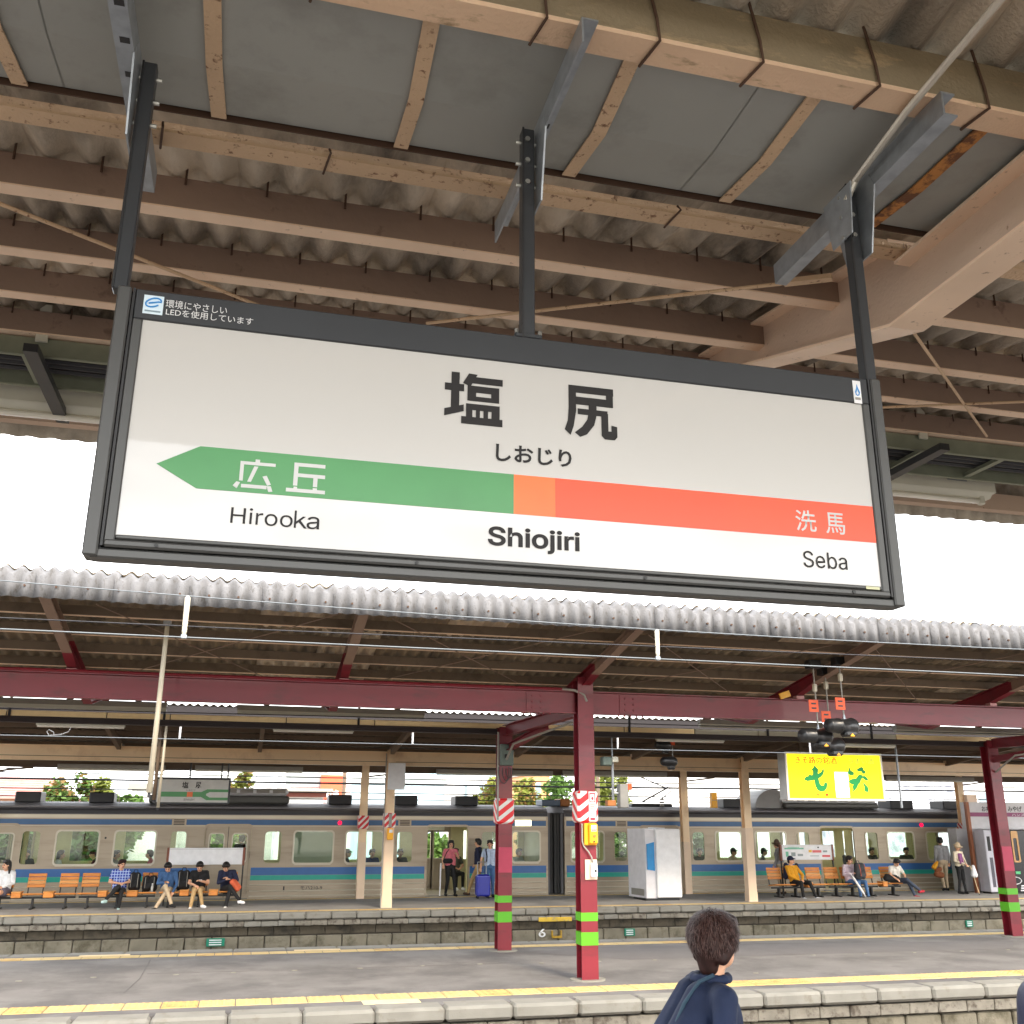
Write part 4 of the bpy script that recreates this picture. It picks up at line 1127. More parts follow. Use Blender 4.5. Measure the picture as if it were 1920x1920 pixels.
p0, p1 = at(729,1430,27.5), at(759,1481,27.5)
t = empty('blank_panel', ((p0.x+p1.x)/2, 27.5, p1.z), 'blank white panel fixed high on a cream post of the far platform', 'panel')
MB().rbox(p0.x, p1.x, 27.5, 27.56, p1.z, p0.z, 0.006).build('board', M['white'], t)
for dx in (0.05, p1.x-p0.x-0.05): MB().box(p0.x+dx-0.006, p0.x+dx+0.006, 27.497, 27.4995, p0.z-0.04, p0.z-0.028).build('screw', M['conduit'], t)
MB().box(p0.x+0.02, p1.x-0.02, 27.56, 27.60, (p0.z+p1.z)/2-0.03, (p0.z+p1.z)/2+0.03).build('clip', M['galv'], t)
MB().tube([(3.60, 27.55, 3.9), (3.60, 27.55, 0.0)], 0.016, 8).build('conduit', M['conduit'], pl[3.76])
# strip lights of the far canopy
for k, (p0, p1, y) in enumerate((((69,1353),(235,1362),24.2), ((512,1363),(663,1371),24.2), ((1230,1382),(1357,1389),24.2), ((1545,1392),(1677,1399),24.2))):
    a, c = at(*p0, y), at(*p1, y)
    lab = ['pale strip light under the far canopy eaves, leftmost of four', 'pale strip light under the far canopy eaves, second from the left', 'pale strip light under the far canopy eaves above the black signals', 'pale strip light under the far canopy eaves above the lit yellow sign'][k]
    t = empty('strip_light', ((a.x+c.x)/2, y, a.z), lab, 'light', 'strip lights under the far canopy eaves')
    z = (a.z+c.z)/2
    MB().rbox(a.x, c.x, y-0.06, y+0.06, z-0.05, z+0.07, 0.006).build('housing', M['lightbox'], t)
    MB().prism([(y-0.05, z-0.05), (y-0.03, z-0.085), (y+0.03, z-0.085), (y+0.05, z-0.05)], 'x', a.x+0.02, c.x-0.02).build('reflector', M['lighttube'], t)
    for u in (0.2, 0.8): MB().tube([(a.x+u*(c.x-a.x), y, z+0.07), (a.x+u*(c.x-a.x), y, zf(y))], 0.012, 6).build('hanger', M['lightbox'], t)
    if k == 0:
        q = [at(*w, y-0.08) for w in ((133,1364),(128,1372),(115,1377),(100,1378),(92,1379),(88,1372),(92,1368),(100,1372),(102,1378))]
        MB().tube(q, 0.012, 6).build('cable_loop', M['white'], t, smooth=True)
for k, (p0, p1) in enumerate((((108,1435),(310,1446)), ((366,1440),(568,1446)), ((818,1446),(1036,1454)), ((1055,1449),(1250,1456)), ((1660,1458),(1826,1466)))):
    y = 30.7
    a, c = at(*p0, y), at(*p1, y); z = (a.z+c.z)/2
    lab = ['pale strip light under the brown far beam at the left above the small station sign', 'pale strip light under the brown far beam right of the white pole', 'pale strip light under the brown far beam between the two red posts', 'pale strip light under the brown far beam right of the nearest red post', 'pale strip light under the brown far beam right of the lit yellow sign'][k]
    t = empty('strip_light', ((a.x+c.x)/2, y, z), lab, 'light', 'strip lights along the far beam')
    MB().rbox(a.x, c.x, y-0.05, y+0.05, z-0.02, z+0.10, 0.006).build('housing', M['conduit'], t)
    MB().prism([(y-0.05, z-0.02), (y-0.03, z-0.07), (y+0.03, z-0.07), (y+0.05, z-0.02)], 'x', a.x+0.02, c.x-0.02).build('reflector', M['lightbox'], t)
    MB().box(a.x+0.2, c.x-0.2, y+0.05, y+0.12, z+0.06, z+0.09).build('bracket', M['brown_f'], t)

# ------------------------------------------------------------------ overhead wires
def wire(name, lab, pts, r, m, sub=None, group='overhead wires'):
    o = MB().tube(pts, r, 6).build(name, m)
    return tag(o, lab, 'wire', group)
def curve_pts(x0, x1, f, y, n=24): return [(x0+(x1-x0)*k/n, y, f(x0+(x1-x0)*k/n)) for k in range(n+1)]
w1 = empty('overhead_line', (0, 11.0, 4.03), 'bright overhead line with white droppers crossing in front of the middle canopy', 'overhead line')
fm_ = lambda x: 4.38 + 0.0028*(x-7.5)**2*0.55
MB().tube(curve_pts(-30, 40, fm_, 11.0, 50), 0.0065, 6).build('messenger_wire', M['wire'], w1)
MB().tube([(-30, 11.0, 4.03), (40, 11.0, 4.05)], 0.0075, 6).build('contact_wire', M['wire'], w1)
for px in (345, 1232):
    x = at(px, 1190, 11.0).x
    MB().tube([(x, 11.0, 4.06), (x, 11.0, 4.1), (x, 11.0, fm_(x)-0.02), (x, 11.0, fm_(x))], [0.016, 0.026, 0.030, 0.012], 8).build('dropper', M['pole'], w1)
    MB().rbox(x-0.03, x+0.03, 10.98, 11.02, 4.02, 4.07, 0.01).build('clamp', M['galv'], w1)
wire('feeder_cable', 'thin black cable strung below the middle canopy fascia', [(-30, 11.0, 4.08), (0, 11, 4.16), (12, 11, 4.235), (40, 11, 4.3)], 0.007, M['wiredark'])
wire('feeder_cable', 'thin black cable passing in front of the strip lights beneath the red beam', [tuple(at(-300,1322,18.0)), tuple(at(0,1328,18.0)), tuple(at(1000,1352,18.0)), tuple(at(2200,1385,18.0))], 0.009, M['wiredark'])
w2 = empty('overhead_line', (0, 22.35, 3.79), 'overhead line with short white droppers between the middle and far platforms', 'overhead line')
MB().tube([(-40, 22.35, 4.06), (60, 22.35, 4.05)], 0.009, 6).build('messenger_wire', M['wire'], w2)
MB().tube([(-40, 22.35, 3.79), (60, 22.35, 3.78)], 0.011, 6).build('contact_wire', M['wire'], w2)
for px in (337, 774, 1158, 1517, 1842):
    x = at(px, 1380, 22.35).x
    MB().tube([(x, 22.35, 3.79), (x, 22.35, 4.05)], 0.022, 8).build('dropper', M['white'], w2)
for k, (a, c, y, r) in enumerate(((((0,1447),(1920,1477)),0,34.5,0.02), (((0,1459),(1920,1484)),0,34.6,0.035), (((0,1477),(1920,1500)),0,34.7,0.02), (((0,1492),(1920,1507)),0,34.4,0.018), (((0,1440),(1920,1458)),0,34.4,0.02))):
    p0, p1 = at(*a[0], y), at(*a[1], y)
    d = p1-p0
    wire('overhead_cable', ['upper thin cable above the train roof','thick dark cable sagging above the train roof','thin cable just above the roof boxes','lowest thin cable grazing the train roof boxes','topmost cable beneath the far canopy beam'][k], [p0-d*0.6, p0, p0+d*0.5-Vector((0,0,0.05)), p1, p1+d*0.6], r, M['wiredark'], group='cables above the train')
p_ = [at(*q, 10.4) for q in ((-400,984),(0,1008),(165,1019),(1690,1122),(1890,1136),(2300,1165))]
wire('overhead_cable', 'thin grey cable against the sky just above the middle canopy fascia', p_, 0.0045, M['conduit'])
# hanging poles
def hang_pole(pa, pb, y, r0, r1, m, lab, top):
    a, c = at(*pa, y), at(*pb, y)
    x = (a.x+c.x)/2
    t = empty('hanging_pole', (x, y, c.z), lab, 'pole', 'hanging poles')
    MB().tube([(x, y, top), (x, y, a.z), (x, y, c.z)], [r0*0.8, r0, r1], 10).build('rod', m, t, smooth=True)
    MB().tube([(x, y, c.z-0.06), (x, y, c.z)], r1*0.55, 8).build('tip', M['wiredark'], t)
    MB().rbox(x-0.05, x+0.05, y-0.05, y+0.05, top-0.03, top+0.03, 0.01).build('clamp', M['galv'], t)
hang_pole((307,1180), (286,1486), 13.4, 0.030, 0.036, M['pole'], 'long white pole hanging from the middle canopy in front of the red beam', zm(13.4)-0.13)
hang_pole((309,1366), (299,1514), 24.0, 0.03, 0.035, M['pole'], 'thinner cream pole hanging beside the small station sign', zf(24.0)-0.1)
hang_pole((299,1366), (292,1500), 24.3, 0.04, 0.04, M['brown_f'], 'brown pole hanging between the two white poles', zf(24.3)-0.1)
# ------------------------------------------------------------------ train standing at the far platform
TY, TW = 31.5, 2.75
M['steel'] = mat('brushed_stainless', srgb(172,158,138), 0.42, metal=0.25, var=0.06, scale=1.2, stretch=(0.3,1,3), dirt=srgb(120,106,88), dirt_amt=0.6, dscale=1.6, dlo=0.5, dhi=0.75, bump=0.06, bscale=5)
M['steel_pale'] = mat('pale_stainless', srgb(198,190,172), 0.4, metal=0.25, var=0.04, scale=1)
M['tblue'] = plain('train_blue_film', srgb(52,104,168), 0.4)
M['tteal'] = plain('train_teal_film', srgb(28,164,146), 0.4)
M['tnavy'] = plain('train_slate_blue_film', srgb(52,94,140), 0.4)
M['troof'] = mat('train_roof_grey', srgb(120,118,122), 0.6, var=0.1, scale=1)
M['tgutter'] = plain('train_black_eaves', srgb(34,34,42), 0.35)
M['tin'] = plain('train_interior_cream', srgb(214,206,160), 0.5)
M['tinceil'] = plain('train_ceiling_white', srgb(228,226,214), 0.5)
M['tseat'] = plain('train_seat_green', srgb(70,110,104), 0.8)
M['tfloor'] = plain('train_floor', srgb(150,138,110), 0.7)
M['pane'] = glass_mat('window_glass', (0.86,0.92,0.88), 0.08)
M['blind'] = mat('drawn_blind', srgb(170,168,146), 0.7, var=0.05, scale=2)
M['traintube'] = plain('lit_train_ceiling_tube', (1.0,0.93,0.72), 0.4, emit=2.5)
M['rubber'] = plain('black_rubber', (0.02,0.02,0.02), 0.6)
WZ0, WZ1 = 0.95, 1.85
def holes_wall(mb, x0, x1, z0, z1, holes, y0, y1):
    xs_ = sorted({x0, x1} | {h[0] for h in holes} | {h[1] for h in holes})
    for a, c in zip(xs_, xs_[1:]):
        hs = sorted([(h[2], h[3]) for h in holes if h[0] <= a+1e-6 and h[1] >= c-1e-6])
        z = z0
        for h0, h1 in hs:
            if h0 > z+1e-6: mb.box(a, c, y0, y1, z, h0)
            z = h1
        if z < z1-1e-6: mb.box(a, c, y0, y1, z, z1)
def train_car(name, x0, x1, wins, doors, lab, cabwin=None):
    t = empty('train_car', ((x0+x1)/2, TY+TW/2, -0.6), lab, 'train car', 'cars of the standing train')
    holes = [(a, c, WZ0, WZ1) for a, c in wins] + [(a, c, 0.02, 2.0) for a, c, o in doors]
    mb = MB(); holes_wall(mb, x0, x1, -0.35, 2.3, holes, TY, TY+0.04)
    mb.build('side_wall', M['steel'], t)
    bh = [(a, c, WZ0, WZ1) for a, c in wins] + [(a+0.1, a+0.58, 0.98, 1.8) for a, c, o in doors] + [(c-0.58, c-0.1, 0.98, 1.8) for a, c, o in doors]
    mb = MB(); holes_wall(mb, x0, x1, -0.35, 2.3, bh, TY+TW-0.04, TY+TW); mb.build('side_wall', M['tin'], t)
    mb = MB().box(x0, x0+0.05, TY+0.04, TY+TW-0.04, -0.35, 2.3); mb.box(x1-0.05, x1, TY+0.04, TY+TW-0.04, -0.35, 2.3); mb.build('end_wall', M['steel'], t)
    MB().box(x0+0.05, x1-0.05, TY+0.04, TY+TW-0.04, -0.02, 0.03).build('floor', M['tfloor'], t)
    MB().box(x0+0.05, x1-0.05, TY+0.04, TY+TW-0.04, 2.25, 2.29).build('ceiling', M['tinceil'], t)
    # roof: dark rounded eaves then grey crown
    rp = [(TY-0.01, 2.3), (TY-0.01, 2.37), (TY+0.03, 2.43), (TY+0.10, 2.47), (TY+0.10, 2.52), (TY+0.45, 2.60), (TY+TW/2, 2.66), (TY+TW-0.45, 2.60), (TY+TW-0.1, 2.50), (TY+TW, 2.40), (TY+TW, 2.3)]
    MB().prism(rp, 'x', x0, x1).build('roof', M['troof'], t)
    MB().prism([(TY-0.03, 2.315), (TY-0.035, 2.40), (TY-0.01, 2.455), (TY+0.07, 2.48), (TY+0.07, 2.44), (TY, 2.40), (TY-0.005, 2.315)], 'x', x0+0.02, x1-0.02).build('eaves', M['tgutter'], t)
    # colour bands between the doors
    ex = sorted([x0+0.06] + [v for a, c, o in doors for v in (a-0.06, c+0.06)] + [x1-0.06])
    for a, c in zip(ex[::2], ex[1::2]):
        if c-a < 0.1: continue
        MB().box(a, c, TY-0.004, TY-0.0005, 0.63, 0.84).build('blue_band', M['tblue'], t)
        MB().box(a, c, TY-0.004, TY-0.0005, 0.49, 0.625).build('teal_band', M['tteal'], t)
        for z in (0.06, 0.20, 0.37): MB().prism([(TY-0.012, z-0.006), (TY-0.012, z+0.006), (TY-0.0003, z+0.02), (TY-0.0003, z-0.02)], 'x', a, c).build('bead', M['steel_pale'], t)
    MB().box(x0+0.06, x1-0.06, TY-0.006, TY-0.0005, 1.985, 2.0).build('bead', M['steel_pale'], t)
    MB().box(x0+0.06, x1-0.06, TY-0.006, TY-0.0005, 2.2, 2.29).build('letterboard', M['steel_pale'], t)
    MB().box(x0+0.06, x1-0.06, TY-0.004, TY-0.0005, 2.02, 2.17).build('upper_band', M['tnavy'], t)
    # windows
    for a, c in wins:
        wide = c-a > 0.7
        f = MB().ring(rrect(a-0.03, c+0.03, WZ0-0.03, WZ1+0.03, 0.11), rrect(a+0.015, c-0.015, WZ0+0.015, WZ1-0.015, 0.09), 'y', TY-0.012, TY+0.03).build('window_frame', M['steel_pale'] if wide else M['steel'], t)
        MB().box(a+0.002, c-0.002, TY+0.012, TY+0.018, WZ0+0.002, WZ1-0.002).build('pane', M['pane'], f)
        if wide: MB().rbox(a+0.05, c-0.05, TY-0.02, TY-0.0122, WZ0-0.05, WZ0-0.028, 0.003).build('sill', M['steel_pale'], f)
        # far side window behind
        MB().box(a, c, TY+TW-0.03, TY+TW-0.025, WZ0, WZ1).build('pane', M['pane'], f)
        if wide: MB().box(a-0.15, c+0.15, TY+0.06, TY+0.5, 0.03, 0.48).build('seat', M['tseat'], t)
        if wide:
            MB().box(a+0.0, c, TY+0.06, TY+0.14, 0.48, 0.94).build('seat_back', M['tseat'], t)
            MB().box(a-0.1, c+0.1, TY+TW-0.5, TY+TW-0.06, 0.03, 0.48).build('seat', M['tseat'], t)
    # doors
    for a, c, opened in doors:
        mdl = (a+c)/2
        MB().ring(rrect(a-0.05, c+0.05, -0.02, 2.05, 0.14), rrect(a, c, 0.03, 1.99, 0.12), 'y', TY-0.008, TY+0.05).build('door_surround', M['steel'], t)
        MB().box(a-0.02, c+0.02, TY-0.05, TY+0.04, -0.03, 0.018).build('door_step', M['coping'], t)
        if not opened:
            for q0, q1 in ((a+0.005, mdl-0.008), (mdl+0.008, c-0.005)):
                w0, w1 = q0+0.12, q1-0.10
                mb = MB(); holes_wall(mb, q0, q1, 0.02, 1.99, [(w0, w1, 0.98, 1.78)], TY+0.05, TY+0.08)
                d = mb.build('door_leaf', M['steel'], t)
                MB().ring(rrect(w0-0.02, w1+0.02, 0.96, 1.80, 0.09), rrect(w0+0.012, w1-0.012, 0.992, 1.768, 0.075), 'y', TY+0.04, TY+0.0495).build('window_frame', M['steel_pale'], d)
                MB().box(w0+0.002, w1-0.002, TY+0.062, TY+0.067, 0.982, 1.778).build('pane', M['pane'], d)
            MB().box(mdl-0.0075, mdl+0.0075, TY+0.045, TY+0.07, 0.03, 1.98).build('door_seal', M['rubber'], t)
        else:
            MB().box(a-0.0, a+0.02, TY+0.05, TY+0.08, 0.02, 1.99).build('door_edge', M['steel'], t)
        # door on the other side
        for q0, q1 in ((a, mdl-0.01), (mdl+0.01, c)):
            w0, w1 = (a+0.1, a+0.58) if q0 == a else (c-0.58, c-0.1)
            d = MB().ring([(w0-0.1,0.03),(w1+0.07,0.03),(w1+0.07,1.98),(w0-0.1,1.98)], [(w0,0.98),(w1,0.98),(w1,1.8),(w0,1.8)], 'y', TY+TW-0.07, TY+TW-0.045).build('door_leaf', M['steel'], t)
        for xq in (a-0.12, c+0.12): MB().box(xq-0.02, xq+0.02, TY+0.3, TY+0.75, 0.03, 1.9).build('partition', M['tin'], t)
        MB().tube([(a-0.12, TY+0.78, 0.05), (a-0.12, TY+0.78, 2.24)], 0.015, 6).build('grab_pole', M['galv'], t)
        MB().box(mdl-0.35, mdl+0.35, TY+TW-0.35, TY+TW-0.33, 1.86, 2.2).build('route_map', M['tinceil'], t)
    nl = int((x1-x0)/3)
    for q in range(nl):
        MB().rbox(x0+1.0+q*3, x0+2.3+q*3, TY+0.95, TY+1.1, 2.215, 2.248, 0.004).build('ceiling_lamp', M['traintube'], t)
    # underframe boxes
    MB().box(x0+0.3, x1-0.3, TY+0.15, TY+TW-0.15, -0.75, -0.36).build('underframe', M['wiredark'], t)
    return t
def roof_box(t, x0, x1, z0, z1, m, name='roof_vent', y=TY+0.75, d=0.8):
    MB().rbox(x0, x1, y, y+d, z0, z1, 0.025).build(name, m, t)
M['ventblack'] = plain('black_roof_vent', srgb(46,46,50), 0.5)
M['acgrey'] = plain('pale_roof_unit', srgb(176,180,186), 0.45)
k_ = 1.158
wins1 = [(-5.95,-5.46), (-5.05,-3.93), (-3.51,-2.40), (-2.01,-1.56), (0.63,1.13), (1.48,2.63), (3.0,4.11), (4.53,5.01), (7.16,7.62), (8.14,9.04), (-9.0,-8.5), (-10.3,-9.3)]
doors1 = [(-7.4,-6.05,False), (-1.06,0.24,False), (5.46,6.74,True)]
car1 = train_car('train_car', -11.0, 9.3, wins1, doors1, 'stainless train car with blue and teal stripes left of the coupling, one door open')
wins2 = [(10.07,11.16), (11.5,11.95), (14.2,14.64), (15.03,15.97), (16.47,17.6), (17.97,18.47), (20.6,21.08), (21.45,22.5), (23.0,24.1), (24.5,25.0)]
doors2 = [(12.4,13.75,False), (18.88,20.16,True), (25.4,26.7,False)]
car2 = train_car('train_car', 9.85, 30.0, wins2, doors2, 'stainless train car with blue and teal stripes right of the coupling, carrying the pantograph')
# one drawn blind, louvre grilles, lamps, number
MB().box(1.5, 2.61, TY+0.02, TY+0.03, WZ0+0.02, WZ1-0.02).build('blind', M['blind'], car1)
def grille(t, px):
    x = at(px, 1543, TY).x
    g = MB().box(x-0.2, x+0.2, TY-0.012, TY-0.0045, 1.995, 2.2).build('grille', M['steel'], t)
    for k in range(4): MB().box(x-0.15, x+0.15, TY-0.016, TY-0.0125, 2.02+k*0.042, 2.043+k*0.042).build('louvre', M['wiredark'], g)
grille(car1, 336); grille(car1, 759); grille(car2, 1165)
M['redlamp'] = plain('lit_red_side_lamp', (1.0,0.0,0.04), 0.4, emit=0.5)
for t, px, py in ((car1, 637, 1544), (car2, 1727, 1549)):
    p = at(px, py, TY); MB().tube([(p.x, TY-0.05, 2.09), (p.x, TY-0.003, 2.09)], 0.06, 12).build('side_lamp', M['redlamp'], t)
p = at(198, 1571, TY); MB().tube([(p.x, TY-0.006, p.z), (p.x, TY-0.001, p.z)], 0.03, 8).build('vent_hole', M['rubber'], car1)
lettering('モハ210-9', at(563,1665,TY).x, at(604,1665,TY).x, 0.225, 0.315, TY-0.013, M['rubber'], car1, 'lettering', 0.01)
MB().box(at(532,1665,TY).x-0.02, at(532,1665,TY).x+0.02, TY-0.004, TY-0.001, 0.18, 0.32).build('data_mark', M['rubber'], car1)
M['litsign'] = plain('lit_destination_glass', srgb(250,250,200), 0.4, emit=0.9)
p = at(981, 1541, TY); MB().rbox(p.x-0.26, p.x+0.26, TY-0.012, TY-0.005, 2.02, 2.19, 0.003).build('destination_glass', M['litsign'], car1)
# corridor connection between the cars
bl = empty('coupling_bellows', (9.57, TY+1.4, -0.4), 'dark grey gangway bellows between the two train cars', 'gangway')
for k in range(5): MB().rbox(9.305+k*0.108, 9.405+k*0.108, TY+(0.15 if k % 2 else 0.08), TY+TW-0.1, 0.0, 2.42, 0.02).build('fold', plain('grey_bellows', srgb(84,84,88), 0.5) if k in (0,4) else M['rubber'], bl)
# roof equipment of both cars
for px0, px1, c_ in ((32,80,car1), (170,216,car1), (615,658,car1), (738,780,car1), (850,892,car1), (1348,1382,car2), (1658,1700,car2), (1756,1792,car2)):
    a, c = at(px0, 1500, TY+1.1).x, at(px1, 1500, TY+1.1).x
    roof_box(c_, a, c, 2.62, 2.92, M['ventblack'])
a, c = at(425, 1500, TY+0.6).x, at(542, 1500, TY+0.6).x
u = MB().rbox(a-2.2, c, TY+0.4, TY+2.3, 2.62, 2.86, 0.05).build('air_conditioner', plain('dark_unit_base', srgb(92,92,88), 0.5), car1)
MB().rbox(a-2.2, c-0.04, TY+0.5, TY+2.2, 2.862, 3.08, 0.07).build('unit_cover', M['white'], u)
for k in range(4): MB().rbox(c-0.5-k*0.48, c-0.12-k*0.48, TY+0.485, TY+0.4985, 2.94, 3.04, 0.003).build('intake', M['conduit'], u)
a, c = at(1466, 1500, TY+0.6).x, at(1641, 1500, TY+0.6).x
u = MB().rbox(a, c, TY+0.4, TY+2.3, 2.62, 2.80, 0.05).build('air_conditioner', plain('dark_unit_base', srgb(92,92,88), 0.5), car2)
MB().rbox(a-0.1, c-0.04, TY+0.5, TY+2.2, 2.802, 2.98, 0.05).build('unit_cover', M['white'], u)
for k in range(7): MB().rbox(a+0.1+k*0.42, a+0.38+k*0.42, TY+0.485, TY+0.4985, 2.86, 2.92, 0.003).build('intake', M['conduit'], u)
q = [(at(1405,1500,TY+1).x + 0.7*(1-math.cos(R(t))), 2.62+0.62*math.sin(R(t))) for t in range(0, 181, 15)]
MB().prism(q, 'y', TY+0.6, TY+2.2).build('domed_cowl', plain('grey_cowl', srgb(150,148,146), 0.5), car2)
# single arm pantograph, folded open
pa = empty('pantograph', (at(1215,1500,33.0).x, 33.0, 2.66), 'dark single arm pantograph raised above the right train car', 'pantograph')
def PP(px, py, y=33.0): return at(px, py, y)
M['pdark'] = plain('pantograph_steel', (0.05,0.05,0.055), 0.5, metal=0.4)
for y in (32.7, 33.3):
    MB().tube([PP(1205,1503,y), PP(1250,1478,y)], 0.028, 6).build('lower_arm', M['pdark'], pa)
    MB().tube([PP(1250,1478,y), PP(1197,1455,y)], 0.022, 6).build('upper_arm', M['pdark'], pa)
MB().tube([PP(1240,1498), PP(1259,1483), PP(1250,1474)], 0.018, 6).build('balance_rod', M['pdark'], pa)
MB().rbox(PP(1175,1505).x, PP(1250,1505).x, 32.5, 33.5, 2.63, 2.74, 0.03).build('base_frame', M['pdark'], pa)
MB().tube([PP(1195,1456,32.2), PP(1195,1456,33.8)], 0.03, 6).build('contact_strip', M['pdark'], pa)
MB().tube([PP(1258,1456,32.2), PP(1258,1456,33.8)], 0.03, 6).build('contact_strip', M['pdark'], pa)
for y in (32.2, 33.8): MB().beam(PP(1195,1456,y), PP(1258,1456,y), 0.03, 0.03).build('head_bar', M['pdark'], pa)
for px in (1226, 1268):
    x = PP(px,1500).x
    for z in (2.68, 2.78, 2.88): MB().tube([(x, 32.3, z-0.03), (x, 32.3, z+0.03)], [0.09, 0.05], 10).build('insulator_disc', M['conduit'], pa)
# cable trough on the roof near the coupling
roof_box(car2, at(1016,1500,32.3).x, at(1050,1500,32.3).x, 2.63, 2.83, plain('blue_grey_case', srgb(96,112,132), 0.5), 'equipment_case')
roof_box(car2, at(1052,1500,32.2).x, at(1070,1500,32.2).x, 2.63, 2.86, plain('orange_brown_case', srgb(176,112,60), 0.6), 'equipment_case')

# ------------------------------------------------------------------ far platform furniture
M['wood'] = mat('varnished_orange_wood', srgb(216,138,60), 0.45, var=0.14, scale=3, stretch=(1,8,8), dirt=srgb(150,84,36), dirt_amt=0.5, dscale=4)
M['wood_b'] = mat('pale_orange_wood', srgb(230,164,92), 0.45, var=0.12, scale=3, stretch=(1,8,8), dirt=srgb(170,104,50), dirt_amt=0.5, dscale=4)
M['iron'] = plain('black_cast_iron', (0.015,0.014,0.014), 0.5)
BY = 28.72                                       # front edge of the seats
def bench(parts, lab, y=BY):
    xs0, xs1 = parts[0][1], parts[-1][2]
    t = empty('bench', ((xs0+xs1)/2, y+0.25, 0), lab, 'bench', 'wooden platform benches')
    MB().beam((xs0+0.03, y+0.25, 0.27), (xs1-0.03, y+0.25, 0.27), 0.06, 0.05).build('rail', M['iron'], t)
    for kind, a, c in parts:
        if kind == 's':
            for k in range(4):
                yy = y+k*0.105; zz = 0.385-0.012*k
                MB().rbox(a+0.01, c-0.01, yy, yy+0.09, zz-0.03, zz, 0.008).build('slat', M['wood_b'] if k % 2 else M['wood'], t)
            for k in range(4):
                zz = 0.50+k*0.085; yy = y+0.44+k*0.022
                MB().rbox(a+0.03, c-0.03, yy, yy+0.028, zz, zz+0.078, 0.008).build('back_slat', M['wood'] if k != 1 else M['wood_b'], t)
            for xq in (a+0.07, c-0.07): MB().beam((xq, y+0.42, 0.3), (xq, y+0.545, 0.82), 0.03, 0.02).build('back_iron', M['iron'], t)
        else:
            MB().rbox(a+0.005, c-0.005, y+0.0, y+0.36, 0.40, 0.425, 0.008).build('table_top', M['wood_b'], t)
            MB().rbox(a+0.015, c-0.015, y+0.01, y+0.34, 0.28, 0.398, 0.01).build('table_box', M['wood'], t)
    seats = [p for p in parts if p[0] == 's']
    for kind, a, c in seats:
        xm = (a+c)/2
        MB().box(xm-0.02, xm+0.02, y+0.18, y+0.32, 0.03, 0.26).build('leg', M['iron'], t)
        MB().beam((xm, y-0.02, 0.02), (xm, y+0.52, 0.02), 0.05, 0.035).build('foot', M['iron'], t)
    return t
bench([('s',-6.05,-5.5),('t',-5.5,-5.25),('s',-5.25,-4.76),('t',-4.76,-4.49),('s',-4.49,-3.98)], 'orange wooden bench at the left edge with a girl in white at its end')
bench([('s',-3.96,-3.47),('t',-3.47,-3.23),('s',-3.23,-2.78),('t',-2.78,-2.49),('s',-2.49,-2.05)], 'orange wooden bench holding the man in blue plaid and two black backpacks')
bench([('s',-1.99,-1.49),('t',-1.49,-1.23),('s',-1.23,-0.76),('t',-0.76,-0.5),('s',-0.5,-0.02)], 'orange wooden bench in front of the blank white board with three seated men')
bench([('s',15.55,16.08),('s',16.1,16.66),('t',16.66,16.86),('s',16.86,17.42)], 'orange wooden bench under the printed board with the man in the yellow shirt')
bench([('s',17.5,18.04),('s',18.06,18.6),('s',18.7,19.24)], 'orange wooden bench with the man holding a grey and orange backpack')
bench([('t',19.26,19.44),('s',19.46,20.05)], 'short orange wooden bench end with the man in a white tee shirt')
def board(p0, p1, y, lab, printed=False):
    a, c = at(*p0, y), at(*p1, y)
    t = empty('notice_board', ((a.x+c.x)/2, y, 0), lab, 'board')
    MB().rbox(a.x+0.04, c.x-0.04, y, y+0.06, c.z, a.z, 0.008).build('panel', M['white'], t)
    for xq in (a.x, c.x-0.06): MB().box(xq, xq+0.06, y-0.01, y+0.08, c.z-0.02 if printed else c.z-0.02, a.z+0.01).build('end_post', plain('brown_board_post', srgb(124,66,44), 0.5), t); MB().box(xq+0.01, xq+0.05, y+0.01, y+0.05, 0, c.z-0.02).build('leg', M['iron'], t)
    MB().box(a.x+0.045, c.x-0.045, y-0.004, y-0.0005, a.z-0.035, a.z-0.03).build('edge_line', M['conduit'], t)
    return t, a, c
board((314,1590), (458,1621), 29.35, 'long blank white board behind the seated men on the left')
t, a, c = board((1462,1584), (1564,1612), 29.45, 'white board printed with green and red advertising behind the right benches', True)
M['pgreen'] = plain('print_soft_green', srgb(120,190,160)); M['pred'] = plain('print_soft_red', srgb(226,110,110)); M['pyel'] = plain('print_soft_yellow', srgb(236,186,70)); M['pgrey'] = plain('print_grey', srgb(150,160,160))
w, h = c.x-a.x, a.z-c.z
def pr(u0, u1, v0, v1, m): MB().box(a.x+w*u0, a.x+w*u1, 29.4455, 29.4485, c.z+h*v0, c.z+h*v1).build('print_block', m, t)
pr(0.08,0.44,0.70,0.80,M['pgreen']); pr(0.14,0.36,0.82,0.86,M['pgreen']); pr(0.10,0.15,0.22,0.55,M['pgreen']); pr(0.20,0.28,0.25,0.5,M['pgrey']); pr(0.32,0.42,0.25,0.4,M['pgrey'])
pr(0.53,0.59,0.5,0.66,M['pyel']); pr(0.60,0.77,0.48,0.64,M['pred']); pr(0.80,0.88,0.5,0.62,M['pgrey']); pr(0.55,0.72,0.24,0.28,M['pgrey']); pr(0.78,0.93,0.18,0.32,M['pred']); pr(0.70,0.73,0.78,0.86,M['wiredark'])

